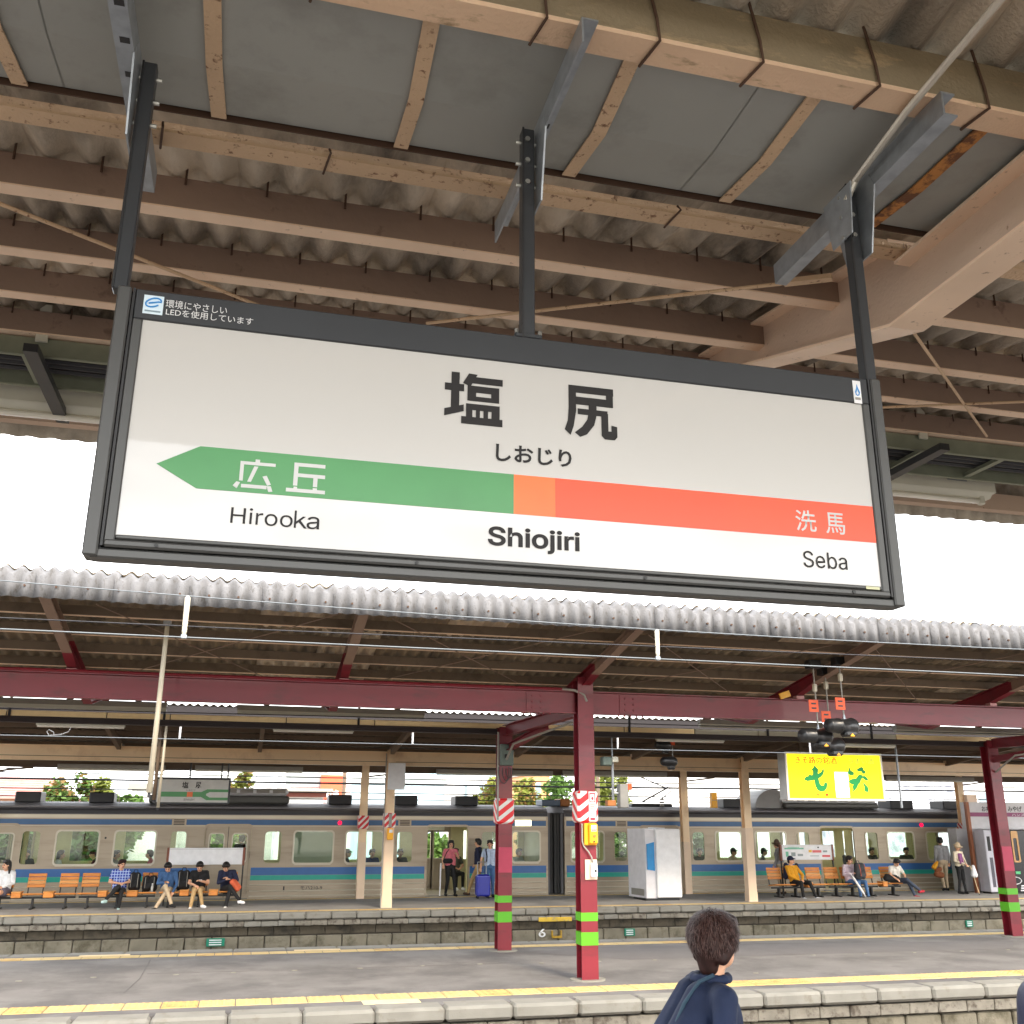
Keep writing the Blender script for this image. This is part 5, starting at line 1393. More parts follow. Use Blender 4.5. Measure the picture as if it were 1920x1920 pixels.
# white cabinet (parcel-like vending cabinet seen from the side)
cb = empty('white_cabinet', (12.1, 28.9, 0), 'tall white cabinet with a blue stripe standing on the far platform', 'cabinet')
def ypix(px, y): return at(px, 1620, y).x
x0, x1, x2 = ypix(1212, 28.55), ypix(1232, 28.45), ypix(1276, 28.45)
xb = ypix(1179, 29.55)
zt = 1.96
mb = MB().prism([(xb-0.02, 29.55), (x0, 28.6), (x1, 28.5), (x1, 29.75), (xb+0.3, 29.75)], 'z', 0.06, zt); mb.build('side_body', plain('grey_white_enamel', srgb(232,230,234), 0.4), cb)
MB().rbox(x1-0.03, x2, 28.40, 29.5, 0.08, zt+0.005, 0.02).build('door', M['white'], cb)
MB().prism([(x0+0.02, 0.84), (x1-0.035, 0.80), (x1-0.035, 1.60), (x0+0.02, 1.54)], 'y', 28.515, 28.56).build('blue_stripe', plain('bright_blue_film', srgb(20,140,206), 0.4), cb)
MB().prism([(xb+0.02, 29.4), (x0-0.05, 28.68), (x0-0.06, 28.66), (xb, 29.4)], 'z', 0.12, 0.3).build('vent', M['conduit'], cb)
MB().rbox(x1+0.05, x1+0.35, 28.6, 29.2, zt+0.005, zt+0.035, 0.01).build('top_cap', M['white'], cb)
MB().box(xb+0.1, x2-0.05, 28.5, 29.5, 0.0, 0.06).build('plinth', M['blackrod'], cb)
MB().tube([(xb+0.32, 28.98, 0.2), (xb+0.31, 28.98, 0.5), (xb+0.27, 28.99, 0.75), (xb+0.3, 28.98, 0.9)], 0.008, 6).build('cable', M['conduit'], cb)

# kiosk with a row of drink machines at the right
kx = at(1822, 1600, 29.6).x
ki = empty('kiosk', (kx+1.5, 30.2, 0), 'white station kiosk with a purple band and food lettering at the right', 'kiosk')
z0, z1 = at(1850,1550,29.4).z, at(1822,1505,29.4).z
MB().box(kx+0.05, kx+6, 29.55, 29.95, 1.98, z1+0.02).build('upper_wall', plain('kiosk_white', srgb(206,204,206), 0.5), ki)
MB().box(kx+0.05, kx+6, 30.3, 30.75, -0.0, 1.98).build('rear_wall', plain('kiosk_white', srgb(206,204,206), 0.5), ki)
MB().box(kx+0.05, kx+6, 29.53, 29.549, 2.37, 2.5).build('purple_band', plain('kiosk_purple', srgb(140,62,104), 0.5), ki)
MB().box(kx-0.06, kx+0.05, 29.5, 29.62, 0, z1+0.02).build('corner_post', plain('kiosk_brown', srgb(150,92,62), 0.6), ki)
lettering('お弁当', at(1841,1518,29.54).x, at(1865,1518,29.54).x, z1-0.28, z1-0.10, 29.545, M['rubber'], ki, 'lettering', 0.02)
lettering('みやげ', at(1890,1518,29.54).x, at(1916,1518,29.54).x, z1-0.28, z1-0.10, 29.545, M['rubber'], ki, 'lettering', 0.02)
lettering('ハンズ', at(1898,1530,29.52).x, at(1922,1530,29.52).x, 2.39, 2.48, 29.525, M['white'], ki, 'lettering', 0.0)
def vending(x0, x1, y0, y1, h, mbody, lab):
    t = empty('vending_machine', ((x0+x1)/2, (y0+y1)/2, 0), lab, 'vending machine', 'drink machines by the kiosk')
    MB().rbox(x0, x1, y0, y1, 0.05, h, 0.02).build('cabinet', mbody, t); MB().box(x0+0.05, x1-0.05, y0+0.05, y1-0.05, 0, 0.05).build('plinth', M['blackrod'], t)
    return t
vx = kx+0.08
t = vending(vx, vx+0.5, 29.0, 29.5, 1.95, plain('vending_grey', srgb(196,196,206), 0.4), 'grey newspaper vending cabinet at the kiosk corner')
MB().box(vx+0.08, vx+0.2, 28.995, 28.999, 1.3, 1.75).build('slot_panel', M['rubber'], t); MB().box(vx+0.1, vx+0.22, 28.995, 28.999, 0.2, 1.1).build('slot_panel', plain('vending_dark_grey', srgb(86,84,96), 0.4), t)
t = vending(vx+0.52, vx+1.5, 28.85, 29.5, 1.95, plain('vending_black', srgb(24,22,24), 0.25), 'black coffee vending machine with tan trim beside the right red post')
fx = vx+0.55; fy = 28.845
MB().ring(rrect(fx+0.34, fx+0.6, 0.95, 1.92, 0.05), rrect(fx+0.40, fx+0.54, 1.0, 1.7, 0.04), 'y', fy-0.01, fy+0.004).build('trim', plain('tan_trim', srgb(214,164,104), 0.4), t)
for k in range(6): MB().box(fx+0.1, fx+0.24, fy-0.004, fy+0.004, 1.15+k*0.11, 1.20+k*0.11).build('sample', plain('sample_grey', srgb(170,170,172), 0.4), t)
MB().box(fx+0.08, fx+0.26, fy-0.006, fy+0.004, 0.78, 0.86).build('coin_plate', plain('tan_trim', srgb(214,164,104), 0.4), t)
MB().ring([(fx+0.1,0.55),(fx+0.26,0.55),(fx+0.26,0.75),(fx+0.1,0.75)], [(fx+0.13,0.58),(fx+0.23,0.58),(fx+0.23,0.72),(fx+0.13,0.72)], 'y', fy-0.006, fy+0.004).build('trim', plain('tan_trim', srgb(214,164,104), 0.4), t)
MB().box(fx+0.34, fx+0.52, fy-0.006, fy+0.004, 0.60, 0.68).build('green_light', plain('green_light', srgb(90,200,130), 0.4), t)
MB().ring([(fx+0.26+0.27*math.cos(a), 0.40+0.12*math.sin(a)) for a in np.linspace(0, 2*math.pi, 24)[:-1]], [(fx+0.26+0.24*math.cos(a), 0.40+0.10*math.sin(a)) for a in np.linspace(0, 2*math.pi, 24)[:-1]], 'y', fy-0.006, fy+0.004).build('cup_emblem', M['white'], t)
for k in range(3): MB().box(fx+0.44+0.02*k, fx+0.60, fy-0.004, fy+0.004, 0.08+k*0.07, 0.12+k*0.07).build('print_block', M['white'], t)
t = vending(vx+1.55, vx+2.7, 28.9, 29.5, 1.95, M['white'], 'white vending machine cut by the right edge of the picture')
MB().box(vx+1.6, vx+1.85, 28.895, 28.899, 0.9, 1.3).build('panel', M['conduit'], t)

# small station sign under the far canopy
y = 28.2
a, c = at(297, 1461, y), at(426, 1505, y)
t = empty('station_sign', ((a.x+c.x)/2, y, c.z), 'small hanging station name board with green band seen above the train at the left', 'station sign')
MB().rbox(a.x-0.05, c.x+0.05, y+0.01, y+0.14, c.z-0.05, a.z+0.06, 0.01).build('frame', M['dark'], t)
MB().box(a.x, c.x, y, y+0.0098, c.z, a.z).build('face_panel', plain('small_sign_face', srgb(200,200,196), 0.4), t)
w, h = c.x-a.x, a.z-c.z
gz0, gz1 = c.z+h*0.26, c.z+h*0.44
Q = lambda u, v: (a.x+w*u, c.z+h*v)
mb = MB().prism([Q(0.0,0.35), Q(0.06,0.46), Q(0.62,0.46), Q(0.70,0.58), Q(1.0,0.58), Q(1.0,0.46), Q(0.74,0.46), Q(0.69,0.38), Q(0.69,0.31), Q(0.74,0.22), Q(1.0,0.22), Q(1.0,0.10), Q(0.70,0.10), Q(0.62,0.24), Q(0.06,0.24)], 'y', y-0.004, y-0.0005)
mb.build('green_band', M['s_green'], t)
MB().box(a.x+w*0.42, a.x+w*0.5, y-0.007, y-0.0042, c.z+h*0.24, c.z+h*0.46).build('orange_square', M['s_orange'], t)
lettering('塩', a.x+w*0.34, a.x+w*0.43, c.z+h*0.62, c.z+h*0.9, y-0.003, M['s_black'], t, bold=0.02); lettering('尻', a.x+w*0.53, a.x+w*0.61, c.z+h*0.62, c.z+h*0.9, y-0.003, M['s_black'], t, bold=0.02)
lettering('しおじり', a.x+w*0.41, a.x+w*0.53, c.z+h*0.5, c.z+h*0.57, y-0.003, M['s_black'], t); lettering('Shiojiri', a.x+w*0.38, a.x+w*0.53, c.z+h*0.06, c.z+h*0.17, y-0.003, M['s_black'], t)
for px in (357, 416, 428): 
    x = at(px, 1450, y+0.06).x; MB().box(x-0.02, x+0.02, y+0.04, y+0.08, a.z+0.06, 3.6).build('hanger', M['dark'], t)
# lit yellow advertising sign between the platforms
y = 24.6
a, c = at(1474, 1414, y), at(1657, 1498, y); zt = (a.z+at(1657,1416,y).z)/2; zb = (c.z+at(1474,1497,y).z)/2
t = empty('illuminated_sign', ((a.x+c.x)/2, y+0.2, zb), 'lit yellow advertising box with big green brush characters above the train', 'illuminated sign')
M['lityellow'] = mat('lit_yellow_acrylic', srgb(255,226,0), 0.4, var=0.1, scale=1.3, emit=0.3)
MB().rbox(a.x-0.04, c.x+0.06, y+0.012, y+0.42, zb-0.04, zt+0.04, 0.01).build('housing', plain('silver_sign_case', srgb(186,186,184), 0.4), t)
MB().box(a.x, c.x, y, y+0.0118, zb, zt).build('lit_face', M['lityellow'], t)
MB().ring([(a.x-0.05,zb-0.05),(c.x+0.05,zb-0.05),(c.x+0.05,zt+0.05),(a.x-0.05,zt+0.05)], [(a.x,zb),(c.x,zb),(c.x,zt),(a.x,zt)], 'y', y-0.02, y+0.012).build('frame', M['lighttube'], t)
w, h = c.x-a.x, zt-zb
M['adgreen'] = plain('ad_green_ink', srgb(0,128,60), 0.5, emit=0.1); M['adred'] = plain('ad_red_ink', srgb(206,36,0), 0.5, emit=0.02)
M['litwhite'] = plain('lit_white_patch', srgb(250,250,250), 0.5, emit=0.8)
lettering('きそ路の銘酒', a.x+w*0.09, a.x+w*0.53, zt-h*0.215, zt-h*0.055, y-0.004, M['adred'], t, bold=0.008)
lettering('うまい酒', a.x+w*0.66, a.x+w*0.93, zt-h*0.2, zt-h*0.07, y-0.003, M['adgreen'], t, bold=0.0)
def brush(polys):
    mb = MB()
    for k, pl_ in enumerate(polys): mb.prism([(a.x+w*u, zb+h*v) for u, v in pl_], 'y', y-0.005-0.0002*k, y-0.0005)
    mb.build('lettering', M['adgreen'], t)
brush([[(.165,.42),(.19,.49),(.215,.50),(.225,.54),(.25,.52),(.27,.54),(.32,.555),(.355,.60),(.38,.69),(.385,.62),(.375,.55),(.345,.48),(.30,.43),(.25,.40),(.20,.385)],
       [(.255,.66),(.275,.69),(.29,.75),(.305,.70),(.325,.66),(.318,.58),(.32,.45),(.33,.33),(.345,.29),(.37,.295),(.378,.36),(.40,.365),(.412,.33),(.40,.24),(.375,.17),(.335,.15),(.30,.19),(.28,.28),(.275,.40),(.262,.52),(.268,.60)]])
brush([[(.63,.58),(.645,.63),(.66,.73),(.672,.64),(.705,.60),(.70,.54),(.665,.53)], [(.735,.66),(.76,.70),(.79,.73),(.812,.70),(.808,.66),(.83,.64),(.828,.58),(.80,.57),(.785,.63),(.755,.62)],
       [(.635,.38),(.66,.44),(.70,.46),(.725,.47),(.745,.53),(.765,.56),(.79,.54),(.80,.50),(.775,.44),(.765,.38),(.74,.33),(.725,.26),(.70,.20),(.665,.15),(.68,.22),(.672,.28),(.69,.32),(.66,.34)], [(.79,.36),(.805,.37),(.815,.33),(.838,.28),(.848,.22),(.84,.16),(.82,.155),(.80,.19),(.803,.27)], [(.785,.50),(.81,.53),(.835,.50),(.85,.45),(.848,.41),(.825,.42),(.80,.46)]])
MB().box(a.x+w*0.495, a.x+w*0.635, y-0.007, y-0.0005, zb+h*0.03, zb+h*0.6).build('blank_patch', M['litwhite'], t)
MB().box(a.x+w*0.29, a.x+w*0.31, y-0.004, y-0.0005, zb+h*0.06, zb+h*0.1).build('small_print', M['adred'], t); MB().box(a.x+w*0.38, a.x+w*0.41, y-0.004, y-0.0005, zb+h*0.06, zb+h*0.11).build('small_print', M['adred'], t)
for px in (1500, 1610):
    x = at(px, 1400, y+0.3).x; MB().box(x-0.05, x+0.05, y+0.25, y+0.35, zt+0.04, zf(y)-0.02).build('hanger', M['brown_f'], t)
# loudspeaker, camera and clock-like boxes hanging near the red post
x = at(1148, 1430, 24.5).x
t = empty('hanging_speaker', (x, 24.5, 2.6), 'grey box with orange top on a thin drop pole right of the nearest red post', 'loudspeaker')
p = at(1152, 1430, 24.5); q = at(1152, 1510, 24.5)
MB().tube([(x, 24.5, q.z), (x, 24.5, p.z)], 0.035, 8).build('drop_pole', M['galv'], t); MB().tube([(x, 24.5, p.z), (x, 24.5, zf(24.5)-0.05)], 0.02, 8).build('drop_pole', M['galv'], t)
MB().rbox(x-0.3, x-0.05, 24.35, 24.6, p.z-0.08, p.z+0.14, 0.02).build('camera_box', M['greybox'], t); MB().rbox(x-0.05, x+0.12, 24.35, 24.5, p.z, p.z+0.14, 0.02).build('camera_box', M['lightbox'], t)
r0, r1 = at(1161,1470,24.4), at(1178,1515,24.4)
MB().rbox(r0.x, r1.x, 24.35, 24.6, r1.z, r0.z, 0.015).build('housing', plain('speaker_grey', srgb(140,140,138), 0.5), t)
MB().rbox(r1.x-0.005, r1.x+0.1, 24.35, 24.6, r0.z-0.14, r0.z+0.01, 0.01).build('cap', M['tag'], t); MB().tube([(x, 24.45, r1.z+0.35), (r0.x, 24.45, r1.z+0.35)], 0.03, 6).build('arm', M['galv'], t)
MB().rbox(at(1138,1,24.4).x if False else x-0.2, x+0.02, 24.35, 24.55, q.z-0.02, q.z+0.12, 0.01).build('tray', plain('orange_brown_case', srgb(176,112,60), 0.6), t)
for px, py, lab in ((1244,1397,'upper black hooded signal with an orange tag seen against the cream beam'),(1255,1428,'lower black hooded signal seen against the cream beam')):
    p = at(px, py, 24.6)
    t = empty('hanging_signal', (p.x, 24.6, p.z-0.1), lab, 'signal', 'hooded signals under the far canopy')
    prof = [(-0.24, 0.08), (-0.2, 0.11), (0.0, 0.13), (0.12, 0.14), (0.19, 0.10)]
    MB().tube([(p.x+dx, 24.6+dx*0.3, p.z) for dx, r in prof], [r for dx, r in prof], 14).build('barrel', M['sigblack'], t, smooth=True)
    MB().rbox(p.x-0.05, p.x+0.14, 24.53, 24.67, p.z-0.2, p.z-0.08, 0.03).build('lens_box', M['sigblack'], t)
    MB().tube([(p.x+0.1, 24.6, p.z+0.1), (p.x+0.1, 24.6, zf(24.6)-0.03)], 0.015, 6).build('drop_rod', M['conduit'], t)
    if py == 1397: MB().box(p.x+0.12, p.x+0.3, 24.55, 24.56, p.z+0.0, p.z+0.24).build('tag', M['tag'], t)
p = at(1684, 1450, 24.9)
t = empty('drop_pole', (p.x, 24.9, 2.2), 'thin grey drop pole right of the lit yellow sign', 'pole')
MB().tube([(p.x, 24.9, at(1690,1515,24.9).z), (p.x, 24.9, zf(24.9)-0.02)], 0.03, 8).build('rod', M['galv'], t); MB().rbox(p.x-0.05, p.x+0.05, 24.85, 24.95, zf(24.9)-0.06, zf(24.9)-0.0, 0.01).build('clamp', M['galv'], t)
for px0, py0, px1, py1, yy, lab in ((1812,1490,1835,1520,30.6,'beige box on the far right cream post'),(1334,1486,1346,1515,30.6,'small yellow box on the cream post behind the cabinet')):
    a, c = at(px0,py0,yy), at(px1,py1,yy)
    t = empty('junction_box', ((a.x+c.x)/2, yy, c.z), lab, 'junction box')
    MB().rbox(a.x, c.x, yy, yy+0.18, c.z, a.z, 0.012).build('housing', M['beigeplate'] if px0 > 1500 else M['yellowbox'], t); MB().box(a.x, c.x, yy-0.004, yy-0.0005, (a.z+c.z)/2-0.006, (a.z+c.z)/2+0.006).build('seam', M['conduit'], t)
# ------------------------------------------------------------------ people
BODIES = []                                   # (object name, prims, materials, parent, voxel, matrix)
def cap_mesh(prims):
    """closed tapered capsules, one after the other, in one raw mesh"""
    V, Fc = [], []
    for a, b, ra, rb in prims:
        a, b = Vector(a), Vector(b)
        d = b-a
        L_ = d.length
        d = d.normalized() if L_ > 1e-5 else Vector((0,0,1))
        u = d.cross(Vector((0.31,0.2,0.93)))
        if u.length < 1e-3: u = d.cross(Vector((1,0,0)))
        u.normalize(); w = d.cross(u)
        n = 12; base = len(V); rings = []
        for k in range(1, 4):
            t = -math.pi/2 + k*math.pi/8*1.0
            rings.append((a + d*ra*math.sin(t), ra*math.cos(t)))
        rings.append((a, ra))
        rings.append((b, rb))
        for k in range(1, 4):
            t = k*math.pi/8
            rings.append((b + d*rb*math.sin(t), rb*math.cos(t)))
        V.append(a-d*ra)
        for c, r in rings:
            for k in range(n):
                q = 2*math.pi*k/n
                V.append(c+(u*math.cos(q)+w*math.sin(q))*r)
        V.append(b+d*rb)
        for k in range(n): Fc.append((base, base+1+(k+1) % n, base+1+k))
        for i in range(len(rings)-1):
            for k in range(n):
                p, q = base+1+i*n+k, base+1+i*n+(k+1) % n
                Fc.append((p, q, q+n, p+n))
        e = base+1+len(rings)*n; s = e-n
        for k in range(n): Fc.append((e, s+k, s+(k+1) % n))
    me = bpy.data.meshes.new('raw'); me.from_pydata([tuple(v) for v in V], [], Fc)
    bm = bmesh.new(); bm.from_mesh(me); bmesh.ops.recalc_face_normals(bm, faces=bm.faces); bm.to_mesh(me); bm.free()
    return me

def flesh(name, prims, mats, parent, voxel, M4):
    BODIES.append((name, prims, mats, parent, voxel, M4))

def finish_bodies():
    tmps = []
    for name, prims, mats, parent, voxel, M4 in BODIES:
        o = bpy.data.objects.new('tmp_body', cap_mesh([p[:4] for p in prims])); COL.objects.link(o)
        md = o.modifiers.new('r', 'REMESH'); md.mode = 'VOXEL'; md.voxel_size = voxel; md.adaptivity = 0
        sm = o.modifiers.new('s', 'SMOOTH'); sm.factor = 0.5; sm.iterations = 3
        tmps.append(o)
    dg = bpy.context.evaluated_depsgraph_get(); dg.update()
    for o, (name, prims, mats, parent, voxel, M4) in zip(tmps, BODIES):
        me = bpy.data.meshes.new_from_object(o.evaluated_get(dg))
        nf = len(me.polygons)
        c = np.empty(nf*3); me.polygons.foreach_get('center', c); c = c.reshape(-1,3)
        best = np.full(nf, 1e9); idx = np.zeros(nf, dtype=np.int32)
        keys = list(mats.keys())
        for p in prims:
            a, b = np.array(p[0], float), np.array(p[1], float); d = b-a; l2 = max(d@d, 1e-9)
            t = np.clip(((c-a)@d)/l2, 0, 1)
            q = np.linalg.norm(c-(a+t[:,None]*d), axis=1) - (p[2]+(p[3]-p[2])*t)
            q = q - (p[5] if len(p) > 5 else 0)
            mk = q < best; best[mk] = q[mk]; idx[mk] = keys.index(p[4])
        me.materials.clear()
        for k in keys: me.materials.append(mats[k])
        me.polygons.foreach_set('material_index', idx)
        me.polygons.foreach_set('use_smooth', [True]*nf)
        me.transform(M4); me.name = name; me.update()
        ob = bpy.data.objects.new(name, me); COL.objects.link(ob)
        if parent is not None: ob.parent = parent
    for o in tmps:
        me = o.data; bpy.data.objects.remove(o); bpy.data.meshes.remove(me)

M['skin'] = mat('skin_tone', srgb(222,170,138), 0.55, var=0.04, scale=8)
M['eye'] = plain('dark_eye', (0.02,0.015,0.012), 0.3)
M['lip'] = plain('lip_tone', srgb(176,98,88), 0.5)
M['hairblack'] = mat('black_hair', (0.012,0.010,0.009), 0.4, var=0.3, scale=40)
M['hairbrown'] = mat('dark_brown_hair', (0.026,0.010,0.008), 0.55, spec=0.25, var=0.4, scale=60, stretch=(1,1,0.3))
def cloth(n, r, g, b_, rough=0.85, var=0.12): return mat('cloth_'+n, srgb(r,g,b_), rough, var=var, scale=14, bump=0.2, bscale=60)
def plaid():
    m = bpy.data.materials.new('cloth_blue_plaid'); m.use_nodes = True
    n = m.node_tree.nodes; l = m.node_tree.links.new
    p = n['Principled BSDF']; p.inputs['Roughness'].default_value = 0.85
    g = n.new('ShaderNodeNewGeometry'); sp_ = n.new('ShaderNodeSeparateXYZ'); l(g.outputs['Position'], sp_.inputs[0])
    last = None
    for ax in ('X', 'Z'):
        a = n.new('ShaderNodeMath'); a.operation = 'MULTIPLY'; a.inputs[1].default_value = 15.0; l(sp_.outputs[ax], a.inputs[0])
        f = n.new('ShaderNodeMath'); f.operation = 'FRACT'; l(a.outputs[0], f.inputs[0])
        t = n.new('ShaderNodeMath'); t.operation = 'LESS_THAN'; t.inputs[1].default_value = 0.28; l(f.outputs[0], t.inputs[0])
        if last is None: last = t
        else:
            s = n.new('ShaderNodeMath'); s.operation = 'MAXIMUM'; l(last.outputs[0], s.inputs[0]); l(t.outputs[0], s.inputs[1]); last = s
    mx_ = n.new('ShaderNodeMix'); mx_.data_type = 'RGBA'; l(last.outputs[0], mx_.inputs['Factor'])
    mx_.inputs['A'].default_value = srgb(44,70,170)+(1,); mx_.inputs['B'].default_value = srgb(176,194,232)+(1,)
    l(mx_.outputs['Result'], p.inputs['Base Color'])
    return m

def rotv(v, pitch, yaw):
    return Matrix.Rotation(yaw, 3, 'Z') @ Matrix.Rotation(-pitch, 3, 'X') @ Vector(v)

SIT = dict(pel=(0,0,.50), chest=(0,.04,.84), neck=(0,.02,.985), head=(0,-.03,1.12), sh=((-.175,.03,.94),(.175,.03,.94)), el=((-.25,-.06,.70),(.25,-.06,.70)), wr=((-.09,-.26,.66),(.09,-.26,.66)),
           hip=((-.085,0,.49),(.085,0,.49)), kn=((-.11,-.42,.49),(.11,-.42,.49)), an=((-.11,-.42,.09),(.11,-.42,.09)), to=((-.12,-.56,.045),(.12,-.56,.045)))
STAND = dict(pel=(0,0,.93), chest=(0,.01,1.28), neck=(0,.01,1.43), head=(0,-.02,1.575), sh=((-.18,.01,1.385),(.18,.01,1.385)), el=((-.225,.03,1.12),(.225,.03,1.12)), wr=((-.23,-.05,.90),(.23,-.05,.90)),
             hip=((-.085,0,.90),(.085,0,.90)), kn=((-.095,-.02,.49),(.095,-.02,.49)), an=((-.10,.02,.09),(.10,.02,.09)), to=((-.11,-.13,.045),(.11,-.13,.045)))

def person(label, loc, rz=0, base=SIT, top=None, bottom=None, shoes=None, hair=None, sleeves='long', hairstyle='short', hp=0.0, hy=0.0, sc=1.0, group=None, skirt=False, legskin=False,
           hat=None, voxel=0.011, bulge=False, **over):
    J = dict(base); J.update(over)
    t = empty('person', loc, label, 'person', group)
    M4 = Matrix.Rotation(rz, 4, 'Z') @ Matrix.Scale(sc, 4)
    mats = {'skin': M['skin'], 'top': top, 'bottom': bottom, 'shoes': shoes or cloth('white_shoe', 226,226,224), 'eye': M['eye'], 'lip': M['lip']}
    pr_ = []
    V_ = lambda q: Vector(q)
    pel, ch, nk, hd = V_(J['pel']), V_(J['chest']), V_(J['neck']), V_(J['head'])
    for s in (-1, 1):
        pr_.append((pel+Vector((s*.07,0,.04)), ch+Vector((s*.075,0,0)), .105, .11, 'top'))
        pr_.append((ch+Vector((s*.075,0,0)), Vector(J['sh'][0 if s < 0 else 1])+Vector((-s*.03,0,-.02)), .10, .062, 'top'))
        pr_.append((pel+Vector((-s*.02,0,-.02)), pel+Vector((s*.06,.01,-.02)), .115, .115, 'bottom'))
    pr_.append((V_(J['sh'][0]), V_(J['sh'][1]), .06, .06, 'top'))
    pr_.append((nk+Vector((0,.01,-.05)), nk+Vector((0,0,.01)), .062, .055, 'top'))
    pr_.append((nk, hd+rotv((0,.015,-.05), hp, hy), .05, .05, 'skin', .004))
    H = lambda x, y, z: hd+rotv((x,y,z), hp, hy)
    pr_ += [(H(0,-.022,-.055), H(0,.008,.035), .060, .086, 'skin'), (H(0,.02,.03), H(0,.03,.03), .088, .086, 'skin'),
            (H(0,-.092,.005), H(0,-.106,-.022), .010, .015, 'skin'), (H(-.086,.0,.0), H(-.089,.008,-.02), .018, .012, 'skin'), (H(.086,.0,.0), H(.089,.008,-.02), .018, .012, 'skin'),
            (H(-.034,-.078,.006), H(-.027,-.079,.006), .009, .009, 'eye', .001), (H(.034,-.078,.006), H(.027,-.079,.006), .009, .009, 'eye', .001), (H(-.018,-.083,-.052), H(.018,-.083,-.052), .009, .009, 'lip', .002)]
    for i, s in ((0,-1), (1,1)):
        sh, el, wr = V_(J['sh'][i]), V_(J['el'][i]), V_(J['wr'][i])
        if sleeves == 'long':
            pr_ += [(sh, el, .056, .046, 'top'), (el, wr, .045, .034, 'top')]
        else:
            mdp = sh.lerp(el, .6)
            pr_ += [(sh, mdp, .058, .055, 'top'), (sh.lerp(el,.5), el, .043, .037, 'skin'), (el, wr, .037, .027, 'skin')]
        d = (wr-el).normalized(); side = d.cross(Vector((0,0,1)))
        if side.length < .2: side = Vector((1,0,0))
        side.normalize(); nrm = side.cross(d)
        pc = wr+d*.055
        pr_ += [(wr, pc-side*.016, .025, .023, 'skin'), (wr, pc+side*.016, .025, .023, 'skin')]
        for k, (off, ln) in enumerate(((-.03,.055),(-.010,.07),(.011,.066),(.031,.05))):
            b0 = pc+side*off+d*.012; b1 = b0+d*ln*.55-nrm*.008; b2 = b1+d*ln*.35-nrm*.03
            pr_ += [(b0, b1, .0105, .0095, 'skin'), (b1, b2, .0095, .008, 'skin')]
        tb = wr+d*.022-side*s*.028
        pr_ += [(tb, tb+d*.035-side*s*.022-nrm*.012, .012, .0095, 'skin')]
        hp_, kn, an, to = V_(J['hip'][i]), V_(J['kn'][i]), V_(J['an'][i]), V_(J['to'][i])
        lm = 'skin' if legskin else 'bottom'
        kf = .85 if legskin else 1
        pr_ += [(hp_, kn, .088*(.95 if legskin else 1), .064*kf, lm), (kn, an+Vector((0,0,.02)), .060*kf, .044*kf, lm)]
        heel = an+(an-to).normalized()*Vector((1,1,.2)).length*.0
        pr_ += [(an+Vector((0,.0,-.035)), to, .043, .038, 'shoes', .003), (an+Vector((0,.03,-.04)), an+Vector((0,0,-.03)), .042, .042, 'shoes', .002)]
    if bulge:
        for s in (-1, 1): pr_.append((ch+Vector((s*.07,.07,.06)), pel+Vector((s*.09,.20,.12)), .085, .15, 'top'))
    if skirt:
        for i in (0, 1):
            h_, k_ = V_(J['hip'][i]), V_(J['kn'][i]); pr_.append((h_, h_.lerp(k_, .6), .11, .11, 'bottom'))
        pr_.append((pel+Vector((0,-.1,0)), (V_(J['kn'][0])+V_(J['kn'][1]))/2*0.6+pel*0.4, .1, .1, 'bottom'))
    flesh('body', pr_, mats, t, voxel, M4)
    if hat is None or hairstyle == 'long':
        hm = hair or M['hairblack']
        if hairstyle == 'crop': H = lambda x, y, z: hd+rotv((x*1.04,y*1.05,z), hp, hy)
        hpz = [(H(0,.022,.042), H(0,.03,.03), .098, .098, 'h'), (H(0,.055,-.015), H(0,.05,.02), .072, .085, 'h'), (H(-.05,-.035,.088), H(.05,-.035,.088), .046 if hairstyle != 'crop' else .036, .046 if hairstyle != 'crop' else .036, 'h'),
               (H(-.075,.01,.02), H(-.07,.04,-.03), .032, .03, 'h'), (H(.075,.01,.02), H(.07,.04,-.03), .032, .03, 'h')]
        if hairstyle == 'long':
            for k in range(7):
                a_ = R(20+k*140/6); x, y = .085*math.cos(a_), .085*math.sin(a_)
                hpz.append((H(x, y+.01, .0), H(x*1.05, y+.02, -.19), .035, .022, 'h'))
        if hairstyle == 'crop':
            hpz += [(H(0,.062,-.095), H(0,.06,0), .048, .08, 'h'), (H(-.075,.005,-.01), H(-.07,.045,-.06), .034, .03, 'h'), (H(.075,.005,-.01), H(.07,.045,-.06), .034, .03, 'h')]
        if hairstyle == 'bob':
            for k in range(7):
                a_ = R(-10+k*200/6); x, y = .085*math.cos(a_), .085*math.sin(a_)
                hpz.append((H(x, y+.01, .03), H(x, y+.01, -.09), .035, .03, 'h'))
        flesh('hair', hpz, {'h': hm}, t, voxel, M4)
